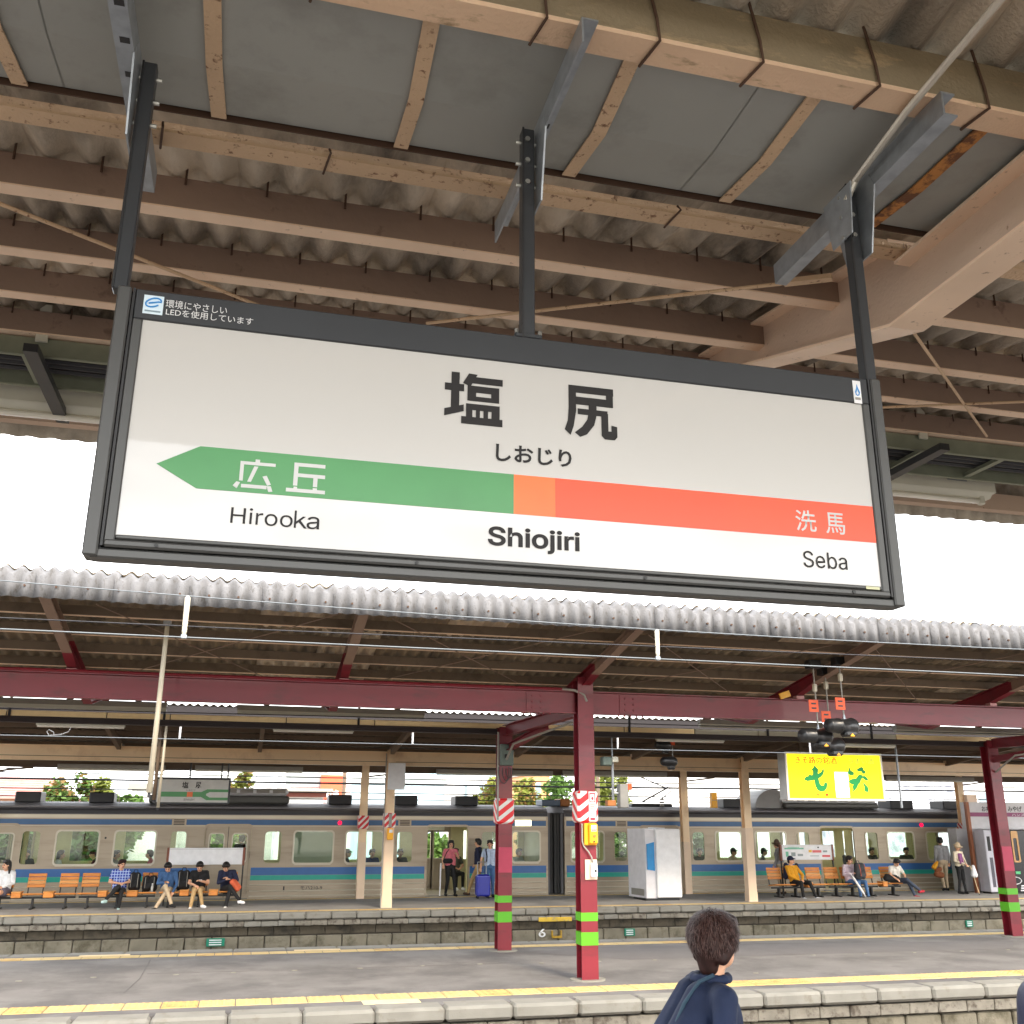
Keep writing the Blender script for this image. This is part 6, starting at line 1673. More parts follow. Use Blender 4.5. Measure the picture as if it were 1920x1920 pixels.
    if hat:
        kind, hm = hat
        if kind == 'cap':
            flesh('cap', [(H(0,.02,.05), H(0,.025,.045), .100, .100, 'h'), (H(-.04,-.09,.05), H(.04,-.09,.05), .022, .022, 'h'), (H(-.03,-.13,.042), H(.03,-.13,.042), .014, .014, 'h')], {'h': hm}, t, voxel, M4)
            if hairstyle != 'long': flesh('hair', [(H(0,.06,-.015), H(0,.05,.0), .065, .075, 'h')], {'h': hair or M['hairblack']}, t, voxel, M4)
        else:
            ring_ = [(H(.13*math.cos(R(a_)), .14*math.sin(R(a_)), .045), H(.13*math.cos(R(a_+30)), .14*math.sin(R(a_+30)), .045), .022, .022, 'h') for a_ in range(0, 360, 30)]
            flesh('hat', [(H(0,.015,.065), H(0,.02,.095), .096, .085, 'h'), (H(0,.02,.05), H(0,.02,.06), .115, .1, 'h')]+ring_, {'h': hm}, t, voxel, M4)
            flesh('hair', [(H(0,.06,-.015), H(0,.05,.0), .065, .075, 'h')], {'h': hair or M['hairblack']}, t, voxel, M4)
    return t, J, M4

def soft(name, prims, m, parent, vox=0.012, rz=0, sc=1):
    flesh(name, [tuple(p)+('c',) for p in prims], {'c': m}, parent, vox, Matrix.Rotation(rz, 4, 'Z') @ Matrix.Scale(sc, 4))

def backpack(label, loc, m, w=.3, h=.5, d=.22, rz=0, accent=None, cat='backpack', group=None):
    t = empty('backpack', loc, label, cat, group)
    pr_ = []
    for sx in (-1, 1):
        for sy in (-1, 1):
            pr_.append(((sx*(w/2-.08), sy*(d/2-.08), .09), (sx*(w/2-.09), sy*(d/2-.09), h-.10), .09, .085))
    pr_ += [((-.05,0,.1), (.05,0,h-.12), .1, .1), ((-w/2+.1,-d/2,.12), (w/2-.1,-d/2,.14), .065, .065), ((-w/2+.1,-d/2,.14), (w/2-.1,-d/2,h*.45), .06, .055)]
    soft('bag', pr_, m, t, 0.012, rz)
    Rz = Matrix.Rotation(rz, 3, 'Z')
    P_ = lambda x, y, z: Vector(loc)+Rz @ Vector((x,y,z))
    MB().tube([P_(-.05,d/2-.06,h-.02), P_(-.04,d/2-.06,h+.035), P_(.04,d/2-.06,h+.035), P_(.05,d/2-.06,h-.02)], .011, 6).build('handle', m, t)
    for sx in (-.6, .6): MB().tube([P_(sx*w/2,-d/2-.005,h-.06), P_(sx*w/2,-d/2-.055,h*.55), P_(sx*w/2,-d/2-.06,.1)], .008, 5).build('strap', accent or M['conduit'], t)
    return t

C = dict(black=cloth('black', 26,26,28), navy=cloth('navy', 34,40,66), white=cloth('white', 236,236,236), beige=cloth('beige', 190,170,142), khaki=cloth('khaki', 178,148,104), denim=cloth('denim', 64,98,142), jeans=cloth('jeans', 70,106,150),
         darkjean=cloth('dark_jeans', 56,66,84), grey=cloth('grey', 150,150,152), pink=cloth('pink', 214,118,130), sky=cloth('sky_blue', 186,202,226), lilac=cloth('lilac', 214,196,208), mustard=cloth('mustard', 226,160,36), cream=cloth('cream', 226,212,186),
         orange=cloth('burnt_orange', 206,96,62), red=cloth('red', 176,44,58), aqua=cloth('pale_aqua', 176,206,206), charcoal=cloth('charcoal', 70,72,76), blue=cloth('deep_blue', 44,66,116), olive=cloth('olive_grey', 92,94,84), straw=cloth('straw', 214,190,156), royal=cloth('royal_blue', 34,44,150))
SEATED = 'people sitting on the platform benches'
sy = BY+0.24
blackshoe = cloth('black_shoe', 24,24,26)
# girl in white at the left edge
person('girl in a white blouse and backpack sitting at the far left bench end', (-5.72, sy, -0.07), R(-12), SIT, C['white'], cloth('check_skirt', 96,90,104), blackshoe, hairstyle='long', hy=R(-35), group=SEATED, skirt=True, legskin=True,
       wr=((-.10,-.30,.60),(.08,-.28,.62)), an=((-.05,-.46,.09),(-.12,-.38,.09)), to=((-.10,-.58,.045),(-.16,-.52,.045)), kn=((-.08,-.44,.50),(.10,-.43,.50)))
person('man in a blue plaid shirt and black trousers sitting with crossed legs looking right', (-2.98, sy, -0.07), R(6), SIT, plaid(), C['black'], C['aqua'], hairstyle='short', hp=R(-4), hy=R(24), sleeves='short', group=SEATED,
       kn=((-.02,-.46,.60),(.06,-.42,.49)), an=((-.28,-.50,.30),(.03,-.40,.09)), to=((-.36,-.60,.26),(.04,-.54,.045)), wr=((-.02,-.30,.68),(.10,-.28,.68)), hair=M['hairbrown'])
person('man in a denim shirt and beige trousers bent over his phone on the left bench', (-1.80, sy, -0.07), R(0), SIT, C['denim'], C['beige'], blackshoe, hp=R(-38), sleeves='long', group=SEATED,
       chest=(0,-.08,.82), neck=(0,-.16,.95), head=(-.02,-.24,1.05), sh=((-.18,-.10,.91),(.18,-.10,.91)), el=((-.22,-.24,.66),(.24,-.14,.64)), wr=((-.04,-.42,.70),(.16,-.30,.45)),
       kn=((-.02,-.46,.60),(.02,-.40,.49)), an=((.16,-.50,.18),(-.20,-.44,.09)), to=((.26,-.60,.13),(-.28,-.56,.045)))
person('young man in a black tee shirt and khaki trousers reading his phone', (-1.02, sy, -0.07), R(0), SIT, C['black'], C['khaki'], C['white'], hp=R(-34), sleeves='short', group=SEATED,
       chest=(0,-.04,.82), neck=(0,-.10,.95), head=(-.01,-.18,1.06), sh=((-.18,-.05,.91),(.18,-.05,.91)), el=((-.24,-.18,.66),(.24,-.18,.66)), wr=((-.06,-.34,.60),(.05,-.36,.72)),
       kn=((-.08,-.44,.50),(.06,-.44,.50)), an=((-.14,-.46,.09),(.14,-.42,.14)), to=((-.16,-.60,.045),(.22,-.54,.10)))
person('man in a navy sweater hunched over with an orange jacket on his arm', (-0.30, sy, -0.07), R(4), SIT, C['navy'], C['black'], C['white'], hp=R(-42), hy=R(8), group=SEATED,
       chest=(-.02,-.06,.82), neck=(-.05,-.14,.95), head=(-.08,-.22,1.05), sh=((-.2,-.09,.91),(.15,-.06,.92)), el=((-.24,-.22,.66),(.24,-.2,.72)), wr=((-.06,-.36,.74),(-.02,-.32,.78)),
       kn=((.04,-.46,.58),(.06,-.42,.49)), an=((.30,-.50,.24),(-.02,-.42,.09)), to=((.42,-.56,.19),(-.06,-.56,.045)))
t = empty('jacket', (-0.16, sy-0.35, 0.42), 'orange jacket draped over the arm of the man in navy', 'jacket')
soft('cloth', [((0,0,.2), (.12,0,.03), .07, .08), ((.05,.05,.2), (.16,.03,.06), .06, .07), ((-.03,-.02,.2),(0,-.02,.1), .05, .05)], C['orange'], t)
for x, z, w, h, lab in ((-2.62, .395, .28, .48, 'black backpack standing on the bench beside the man in plaid'), (-2.24, .375, .36, .42, 'wide black backpack with a bottle on the bench, right of the taller backpack'), (-1.42, .40, .33, .52, 'black backpack on the bench between the denim shirt and the black tee shirt')):
    backpack(lab, (x, sy+0.02, z), C['black'], w, h, group='backpacks on the left benches')
t = empty('bottle', (-2.16, sy-0.22, 0.38), 'clear plastic bottle beside the wide black backpack', 'bottle')
MB().tube([(-2.16, sy-.22, .385), (-2.16, sy-.22, .50), (-2.16, sy-.22, .545), (-2.16, sy-.22, .57)], [.032,.032,.014,.014], 10).build('body', plain('bottle_plastic', srgb(190,190,186), 0.2), t, smooth=True)
MB().tube([(-2.16, sy-.22, .571), (-2.16, sy-.22, .59)], .016, 8).build('lid', M['white'], t)
for x, y_, z, lab in ((-1.84, sy-.50, .655, 'phone in the hands of the man in denim'), (-0.97, sy-.47, .67, 'white phone held by the man in the black tee shirt')):
    t = MB().rbox(x-.04, x+.04, y_-.035, y_+.035, z, z+.012, .004).build('phone', M['blackrod'] if 'denim' in lab else M['white']); tag(t, lab, 'phone')
# right benches
person('man in a yellow shirt, navy jacket and dark cap sitting on the right bench', (16.38, sy, -0.07), R(10), SIT, C['mustard'], C['black'], cloth('grey_shoe', 188,196,208), hp=R(4), hy=R(30), hat=('cap', C['navy']), group=SEATED,
       chest=(-.02,.10,.82), neck=(-.03,.12,.97), head=(-.02,.09,1.11), sh=((-.2,.11,.92),(.16,.11,.92)), wr=((-.05,-.24,.56),(.08,-.24,.56)), kn=((-.12,-.42,.5),(.2,-.42,.5)), an=((-.1,-.46,.09),(.34,-.5,.09)), to=((-.12,-.6,.045),(.4,-.63,.045)))
t = empty('jacket', (16.2, sy+0.12, 0.55), 'navy jacket hanging open on the man in the yellow shirt', 'jacket')
soft('cloth', [((0,.05,.36), (-.06,0,.02), .075, .075), ((-.02,0,.36), (-.08,-.08,.1), .06, .06), ((.36,.04,.36), (.38,0,.2), .06, .05)], C['navy'], t)
person('man in a pale lilac shirt and jeans sitting with a backpack on his lap', (18.28, sy, -0.07), R(8), SIT, C['lilac'], C['jeans'], blackshoe, hy=R(30), hp=R(-12), group=SEATED,
       wr=((-.05,-.22,.74),(.14,-.24,.74)), el=((-.26,-.02,.70),(.26,-.04,.70)), kn=((-.06,-.42,.5),(.2,-.42,.5)), an=((-.02,-.42,.09),(.26,-.44,.09)), to=((-.02,-.56,.045),(.32,-.57,.045)))
backpack('grey backpack with orange straps on the lap of the man in lilac', (18.46, sy-0.26, .50), C['charcoal'], .34, .5, .22, R(8), accent=C['orange'])
t = empty('umbrella', (18.2, sy-0.55, 0), 'furled white umbrella leaning against the knees of the man in lilac', 'umbrella')
MB().tube([(18.36, sy-.62, .02), (18.31, sy-.58, .15), (18.10, sy-.45, .56), (18.07, sy-.43, .62)], [.006,.03,.035,.012], 10).build('canopy', M['white'], t, smooth=True); MB().tube([(18.07, sy-.43, .62), (18.04, sy-.41, .70), (17.99, sy-.40, .70)], .012, 6).build('handle', M['white'], t)
person('man in a white tee shirt and dark jeans bent forward at the right bench end', (19.86, sy, -0.07), R(8), SIT, cloth('offwhite', 232,226,214), C['darkjean'], C['red'], hp=R(-40), hy=R(-8), sleeves='short', group=SEATED,
       chest=(-.04,-.06,.82), neck=(-.06,-.14,.95), head=(-.08,-.22,1.04), sh=((-.22,-.08,.90),(.14,-.08,.90)), el=((-.34,-.18,.68),(.2,-.22,.66)), wr=((-.26,-.34,.58),(.06,-.36,.6)), kn=((.02,-.46,.56),(.12,-.42,.5)), an=((.42,-.54,.24),(.30,-.44,.09)), to=((.54,-.58,.22),(.36,-.57,.045)))
t = empty('shoulder_bag', (19.52, sy-0.2, 0.42), 'black shoulder bag beside the man in the white tee shirt', 'bag')
soft('bag', [((-.1,0,.1), (.22,-.08,.07), .1, .1), ((-.08,.02,.16), (.18,-.06,.13), .07, .07)], C['black'], t)
# standing and walking people
STOOD = 'people standing on the far platform'
person('woman in a pink shirt and black trousers stepping out of the open train door', (6.14, 31.22, 0.0), R(8), STAND, C['pink'], C['black'], blackshoe, hairstyle='bob', sleeves='short', sc=.94, group=STOOD, hy=R(-8),
       wr=((-.28,-.12,.96),(.12,-.22,1.28)), el=((-.26,.0,1.14),(.26,-.06,1.16)), kn=((-.09,-.04,.50),(.10,-.12,.52)), an=((-.12,.06,.09),(.12,-.16,.09)), to=((-.14,-.08,.045),(.13,-.30,.045)))
t = empty('waist_pouch', (6.02, 31.06, 0.95), 'black waist pouch worn by the woman in pink', 'bag')
soft('bag', [((-.07,0,.06), (.09,0,.06), .075, .075)], C['black'], t); MB().tube([(5.9, 31.07, 1.05), (5.98, 31.02, 1.25), (6.05, 31.05, 1.33)], .012, 6).build('strap', C['black'], t)
t = empty('cane', (5.79, 31.05, 0.0), 'long white stick held by the woman in pink', 'stick')
MB().tube([(5.80, 31.02, .03), (5.82, 31.06, .95)], [.02,.026], 8).build('shaft', M['white'], t); MB().tube([(5.80, 31.02, 0.0), (5.80, 31.02, .04)], .014, 6).build('tip', M['rubber'], t)
person('man in a navy jacket and khaki trousers walking towards the train door', (6.95, 31.0, 0.0), R(-120), STAND, C['navy'], C['khaki'], cloth('brown_shoe', 74,52,40), sc=.97, group=STOOD,
       kn=((-.09,-.20,.52),(.09,.10,.48)), an=((-.10,-.34,.10),(.10,.36,.16)), to=((-.11,-.48,.07),(.10,.24,.06)), wr=((-.24,-.18,.94),(.23,.16,.95)), el=((-.23,.0,1.12),(.23,.10,1.12)))
person('man in a pale blue shirt and jeans standing beside a blue suitcase', (7.22, 30.6, 0.0), R(-6), STAND, C['sky'], C['jeans'], blackshoe, sleeves='short', sc=.95, group=STOOD, hy=R(-12), wr=((-.30,-.10,.88),(.26,-.02,.88)), el=((-.27,.02,1.12),(.27,.04,1.1)))
MB().tube([(7.09, 30.48, 1.0), (7.10, 30.47, 1.15), (7.08, 30.52, 1.32), (7.10, 30.6, 1.36)], .02, 6).build('tmp', C['navy']); o = bpy.data.objects['tmp']; o.name = 'bag_strap'; tag(o, 'dark backpack strap over the shoulder of the man in pale blue', 'strap')
t = empty('suitcase', (6.93, 30.3, 0), 'royal blue wheeled suitcase standing in front of the man in jeans', 'suitcase')
MB().rbox(6.73, 7.15, 30.15, 30.42, .06, .66, .045).build('shell', mat('blue_suitcase_shell', srgb(36,46,160), 0.35, var=0.05), t)
MB().box(6.735, 7.145, 30.14, 30.149, .60, .62).build('trim', plain('suitcase_trim', srgb(96,104,196), 0.4), t)
for x in (6.80, 7.06): MB().tube([(x, 30.38, .66), (x, 30.38, 1.0)], .012, 6).build('handle_rod', M['galv'], t)
MB().tube([(6.80, 30.38, 1.0), (7.06, 30.38, 1.0)], .016, 6).build('handle_grip', M['conduit'], t)
for x in (6.78, 7.10):
    for y_ in (30.2, 30.37): MB().tube([(x-.02, y_, .03), (x+.02, y_, .03)], .03, 10).build('wheel', M['rubber'], t)
t = empty('traffic_marker', (7.75, 31.0, 0), 'small orange rubber wedge on the platform behind the second red post', 'marker')
MB().prism([(7.58, 0), (7.92, 0), (7.9, .06), (7.66, .26), (7.6, .26)], 'y', 30.9, 31.1).build('wedge', plain('orange_rubber', srgb(240,160,60), 0.6), t)
person('man in a grey shirt and brown hat leaning behind the printed board', (at(1463,1620,30.1).x, 30.1, 0.0), R(-150), STAND, C['grey'], C['beige'], cloth('brown_shoe', 74,52,40), sc=.95, group=STOOD, hat=('hat', cloth('brown_felt', 92,72,58)),
       chest=(0,-.04,1.26), neck=(0,-.06,1.42), head=(0,-.10,1.56), wr=((-.2,-.2,.95),(.23,-.1,.9)))
person('man in a grey jacket and beige trousers walking away with a brown bag', (22.72, 30.4, 0.0), R(165), STAND, C['grey'], C['beige'], blackshoe, sc=1.0, group=STOOD, hy=R(-15),
       kn=((-.1,-.1,.50),(.1,.04,.49)), an=((-.12,-.12,.09),(.12,.20,.12)), to=((-.13,-.27,.045),(.12,.08,.05)))
t = empty('handbag', (22.44, 30.3, 0.45), 'brown carrier bag with a yellow umbrella held by the man in grey', 'bag')
soft('bag', [((-.08,0,.08), (.1,0,.06), .09, .1), ((-.06,0,.2), (.08,0,.25), .07, .07)], cloth('tan_bag', 140,84,52), t); MB().tube([(22.22, 30.25, .72), (22.3, 30.25, .80), (22.42, 30.27, .93)], [.07,.08,.04], 8).build('umbrella', C['mustard'], t)
person('elderly woman in a cream coat and straw hat standing by the kiosk', (22.36, 29.1, 0.0), R(14), STAND, C['cream'], C['black'], blackshoe, sc=.90, group=STOOD, hat=('hat', C['straw']), hair=M['conduit'], hp=R(-16),
       pel=(0,0,.93), wr=((-.02,-.22,1.02),(.10,-.22,1.0)), el=((-.25,-.02,1.12),(.26,-.02,1.12)), an=((-.14,.02,.09),(.14,-.02,.09)))
t = empty('scarf', (22.32, 28.9, 1.05), 'purple patterned scarf worn by the elderly woman', 'scarf')
soft('cloth', [((.0,.1,.14), (-.03,.04,-.1), .05, .04), ((.05,.1,.14), (.07,.04,-.12), .045, .03)], mat('purple_scarf', srgb(150,90,140), 0.8, var=0.4, scale=30), t)
t = empty('shopping_bag', (22.65, 28.85, 0.5), 'white plastic shopping bag carried by the elderly woman', 'bag')
soft('bag', [((0,0,.1), (.02,0,.34), .1, .05), ((.05,0,.08), (.03,0,.3), .09, .05)], M['white'], t)
t = empty('cane', (22.8, 28.8, 0), 'pale walking stick held by the elderly woman', 'stick')
MB().tube([(22.74, 28.8, 0), (22.58, 28.86, .82), (22.55, 28.86, .86), (22.5, 28.86, .84)], .012, 6).build('shaft', M['tactile_pale'], t)
MB().tube([(22.74, 28.8, -.001), (22.738, 28.8, .04)], .016, 6).build('tip', M['rubber'], t)
# passengers inside the train
INS = 'passengers inside the train'
pas = [(48,32.6,'dark haired passenger low in the narrow window at the far left',C['charcoal'],0,20), (112,31.98,'passenger in white with long dark hair in the second train window from the left',C['white'],0,90), (176,32.0,'passenger in a dark cap at the right side of the second train window',C['black'],1,-80),
       (216,32.0,'dark haired passenger at the left side of the third train window',C['grey'],0,80), (281,32.0,'passenger in pink sitting at the right side of the third train window',C['pink'],0,-90), (650,32.0,'passenger in black at the left of the window behind the thin cream post',C['black'],1,70), (697,32.3,'passenger in blue seated in the window between two cream posts',C['blue'],0,10),
       (750,32.4,'dark haired passenger reading in the narrow window left of the open door',C['charcoal'],0,0), (972,32.3,'passenger with dark hair in the cab end window',C['white'],0,30), (1312,32.3,'passenger in grey in the narrow window right of the white cabinet',C['olive'],0,0), (1375,32.0,'passenger in a tan shirt and cap in the wide window right of the cabinet',C['straw'],1,40),
       (1432,32.0,'passenger in green cap left of the printed board',C['olive'],1,60), (1590,32.6,'passenger seated in the open door behind the lilac shirt',C['charcoal'],0,20), (1635,32.4,'dark haired passenger in the narrow window behind the benches',C['black'],0,0), (1700,32.4,'passenger in green at the right of the bright wide window',C['tseat'] if 'tseat' in C else C['olive'],0,-20)]
for px, y_, lab, cl, cp, yw in pas:
    p = at(px, 1610, y_)
    person(lab, (p.x, y_, 0.08), R(yw), SIT, cl, C['black'], blackshoe, hat=('cap', C['black']) if cp else None, hairstyle='long' if 'long' in lab else 'short', group=INS, voxel=0.016)
p = at(452, 1600, 32.2)
person('standing passenger in black seen through the closed train door', (p.x, 32.2, 0.04), R(200), STAND, C['black'], C['black'], blackshoe, group=INS, voxel=0.016)
person('passenger in an olive shirt and shorts sitting inside the open train door', (6.62, 32.9, 0.08), R(10), SIT, C['olive'], C['black'], C['white'], sleeves='short', group=INS, hp=R(-14), voxel=0.013)
person('passenger in black trousers standing just inside the open door at its left', (5.3, 32.0, 0.04), R(60), STAND, C['charcoal'], C['black'], blackshoe, group=INS, voxel=0.016)

# ------------------------------------------------------------------ near people
navyj = mat('navy_jacket_cloth', srgb(17,32,62), 0.8, var=0.25, scale=5, bump=1.0, bscale=11)
tp = at(1330, 1705, 4.1)
nz_ = tp.z-ZB
sc_ = nz_/1.715
fg, J, M4 = person('person with short dark brown hair and a navy jacket walking past in the foreground', (tp.x+0.0, 4.1, ZB), R(84), STAND, navyj, C['darkjean'], blackshoe, hair=M['hairbrown'], sc=sc_, voxel=0.008, hy=R(27), hairstyle='crop', bulge=True,
       sh=((-.20,.02,1.365),(.20,.02,1.365)), el=((-.27,.06,1.10),(.27,.04,1.10)), wr=((-.28,-.02,.88),(.27,-.06,.88)), kn=((-.1,-.16,.5),(.1,.06,.49)), an=((-.1,-.2,.09),(.1,.28,.12)), to=((-.11,-.34,.05),(.1,.14,.05)), neck=(0,.0,1.43), head=(0,-.03,1.575))
# hair strands over the hair cap
random.seed(11)
vs, fs = [], []
hc = Vector((0,-.008,1.612)); 
for k in range(12000):
    z = random.uniform(-.85, 1); a_ = random.uniform(0, 2*math.pi); rr = math.sqrt(max(0,1-z*z))
    nrm = Vector((rr*math.cos(a_), rr*math.sin(a_), z))
    if nrm.y < -.45 and z < .5 or (nrm.y < .1 and z < -.45): continue
    p0 = hc + Vector((nrm.x*.106, nrm.y*.120, nrm.z*.104))
    dn = Vector((nrm.x*.35, nrm.y*.35-.05, -1)) - nrm*nrm.dot(Vector((0,0,-1)))*.9
    dn = (dn + Vector((random.uniform(-.22,.22), random.uniform(-.22,.22), random.uniform(-.1,.15)))).normalized()
    ln = random.uniform(.025,.05)
    p1 = p0+dn*ln*.5+nrm*random.uniform(.001,.008); p2 = p0+dn*ln+nrm*random.uniform(-.010,.005)
    s_ = nrm.cross(dn).normalized()*.0016
    i = len(vs); vs += [p0-s_, p0+s_, p1-s_*.8, p1+s_*.8, p2]
    fs += [(i,i+1,i+3,i+2), (i+2,i+3,i+4)]
hdv = Vector((0,-.03,1.575))
MBh = MB(); MBh.add([M4 @ (hdv + rotv(Vector(v)-hdv, 0, R(27))) + Vector(fg.location) for v in vs], fs)
for k in range(len(MBh.mi)): MBh.mi[k] = ((k//2)*7919 % 5) % 3
hs = MBh.build('hair_strands', [M['hairbrown'], mat('mid_brown_hair', (0.062,0.027,0.020), 0.5, var=0.3, scale=50), mat('sheen_brown_hair', (0.10,0.050,0.042), 0.45, var=0.3, scale=50)], fg); hs['kind'] = 'stuff'
def onb(x, y, z): return M4 @ Vector((x,y,z)) + Vector(fg.location)
MB().tube([onb(-.10,.275,1.08), onb(-.105,.235,1.22), onb(-.11,.175,1.34), onb(-.105,.10,1.425), onb(-.10,.03,1.45)], .008, 8).build('bag_strap', mat('teal_strap', srgb(40,66,84), 0.7), fg)
soft('collar', [((.085*math.cos(R(a_)), .01+.08*math.sin(R(a_)), 1.425), (.085*math.cos(R(a_+30)), .01+.08*math.sin(R(a_+30)), 1.43), .02, .02) for a_ in range(-60, 250, 30)], navyj, fg, 0.008, R(84), sc_)
# person at the right edge, only the backpack reaches into the picture
bp = at(1908, 1838, 3.3)
bx_ = bp.x+0.17
person('person at the right edge with a navy backpack, body outside the picture', (bx_+0.22, 3.3, ZB), R(80), STAND, C['charcoal'], C['darkjean'], blackshoe, sc=.98)
zt_ = bp.z+0.015
t = empty('backpack', (bx_, 3.3, zt_-0.48), 'navy backpack with a grey zip band at the lower right corner', 'backpack')
pr_ = [((sx*.03,-sy_*.08,.09), (sx*.03,-sy_*.06,.38), .1, .085) for sx in (-1,1) for sy_ in (-1,1)]
soft('bag', pr_, cloth('navy_nylon', 28,34,66, 0.5), t, 0.01)
MB().tube([(bx_-.137, 3.21, zt_-.4), (bx_-.138, 3.21, zt_-.25), (bx_-.126, 3.21, zt_-.12), (bx_-.08, 3.21, zt_-.03), (bx_, 3.21, zt_-.0)], .016, 8).build('zip_band', mat('grey_webbing', srgb(120,122,132), 0.6), t)
MB().tube([(bx_-.12, 3.185, zt_-.165), (bx_-.125, 3.18, zt_-.21)], .006, 6).build('zip_pull', M['galv'], t)

# ------------------------------------------------------------------ background beyond the train
def leaf_mat(n, c, v):
    """leaf with light passing through it"""
    m = mat('leaves_'+n, c, 0.7, var=v, scale=0.9, dirt=tuple(q*0.5 for q in c), dirt_amt=0.8, dscale=2.5, dlo=0.45, dhi=0.62)
    nd = m.node_tree.nodes; l = m.node_tree.links.new
    p = nd['Principled BSDF']; tr = nd.new('ShaderNodeBsdfTranslucent'); ms = nd.new('ShaderNodeMixShader'); ms.inputs[0].default_value = 0.45
    l(p.inputs['Base Color'].links[0].from_socket, tr.inputs['Color'])
    l(p.outputs[0], ms.inputs[1]); l(tr.outputs[0], ms.inputs[2]); l(ms.outputs[0], nd['Material Output'].inputs[0])
    return m
LM = [leaf_mat('green', (0.15,0.26,0.06), 0.3), leaf_mat('yellow_green', (0.26,0.30,0.06), 0.3), leaf_mat('autumn', (0.28,0.17,0.05), 0.4), leaf_mat('deep_green', (0.08,0.15,0.05), 0.3)]
M['bark'] = mat('bark', (0.09,0.065,0.045), 0.9, var=0.3, scale=8, bump=0.6, bscale=30)
def tree(label, x, y, z0, h, rx, rz_, lm, seed, n=3400, accent=None, group='trees beyond the railway'):
    rnd = random.Random(seed)
    t = empty('tree', (x, y, z0), label, 'tree', group)
    tz = z0+h-rz_*1.1
    mb = MB().tube([(x, y, z0-.1), (x+.05, y, z0+h*.3), (x-.05, y, tz)], [.16*h/6, .12*h/6, .07*h/6], 8)
    for k in range(9):
        a_ = rnd.uniform(0, 6.28); l = rnd.uniform(.5,.95)
        s = Vector((x, y, z0+h*rnd.uniform(.3,.65)))
        mb.tube([s, s+Vector((math.cos(a_)*rx*l*.5, math.sin(a_)*rx*l*.5, rz_*.4)), s+Vector((math.cos(a_)*rx*l, math.sin(a_)*rx*l, rz_*rnd.uniform(.5,1.0)))], [.05*h/6,.03*h/6,.012*h/6], 5)
    mb.build('trunk', M['bark'], t)
    clumps = []
    for k in range(60):
        while True:
            q = Vector((rnd.uniform(-1,1), rnd.uniform(-1,1), rnd.uniform(-1,1)))
            if q.length < 1: break
        clumps.append((Vector((x+q.x*rx*.85, y+q.y*rx*.85, tz+q.z*rz_*.9+rz_*.15)), rnd.uniform(.28,.55)*rx*.62))
    cv, cf, ci = [], [], []
    for k in range(n):
        c, r = rnd.choice(clumps)
        d = Vector((rnd.gauss(0,1), rnd.gauss(0,1), rnd.gauss(0,1))).normalized()*r*rnd.uniform(.55,1.12)
        p = c+d
        s = rnd.uniform(.09,.18)*max(1.0, rx/1.6)
        u = Vector((rnd.uniform(-1,1), rnd.uniform(-1,1), rnd.uniform(-.6,.6))).normalized(); w = u.cross(Vector((rnd.uniform(-1,1), rnd.uniform(-1,1), 1))).normalized()
        i = len(cv); cv += [p-u*s, p+w*s*.55, p+u*s, p-w*s*.55]; cf.append((i,i+1,i+2,i+3)); ci.append(1 if accent and rnd.random() < .3 else 0)
    mb = MB(); mb.v = [tuple(q) for q in cv]; mb.f = cf; mb.mi = ci
    mb.build('crown', [lm] + ([accent] if accent else []), t)
def px_tree(label, px, pyt, y, wpx, lm, seed, accent=None, z0=-1.0, n=2600):
    top = at(px, pyt, y); w = wpx*y/1850
    tree(label, top.x, y, z0, top.z-z0, w/2, (top.z-z0)*.36, lm, seed, n, accent)
px_tree('bushy green tree with brown patches behind the train at the left', 135, 1447, 44, 105, LM[0], 1, LM[2], n=3600)
px_tree('pale green tree next to the brown patched one, left of the white poles', 195, 1458, 45, 85, LM[1], 2, n=3000)
px_tree('green tree between the pale tree and the white shed', 238, 1466, 43.5, 70, LM[0], 3, n=2400)
px_tree('small tree with orange leaves right of the small station sign', 462, 1440, 50, 62, LM[1], 4, LM[2])
px_tree('yellowing tree seen left of the second red post', 920, 1445, 52, 80, LM[1], 5, LM[2], n=3000)
px_tree('green and orange tree right of the second red post', 985, 1446, 50, 70, LM[1], 6, LM[2], n=3000)
px_tree('leafy green tree just left of the nearest red post', 1050, 1436, 46, 90, LM[0], 7, n=3600)
px_tree('yellow green tree right of the nearest red post', 1135, 1440, 48, 110, LM[1], 8, n=3600)
px_tree('dark green tree seen through the left train windows', 120, 1520, 40, 190, LM[3], 9, n=3600)
px_tree('second dark green tree seen through the left train windows', 20, 1530, 40, 150, LM[3], 10, n=2600)
px_tree('low green tree seen through the train door windows', 415, 1540, 41, 80, LM[0], 12, n=2000)
px_tree('low green tree seen through the open train door', 815, 1555, 41, 90, LM[0], 13, n=2400)
px_tree('green tree seen through the train right of the coupling', 1165, 1550, 41, 80, LM[0], 14, n=2000)
px_tree('green tree seen through the window beside the cabinet', 1310, 1540, 42, 60, LM[3], 15, n=1600)
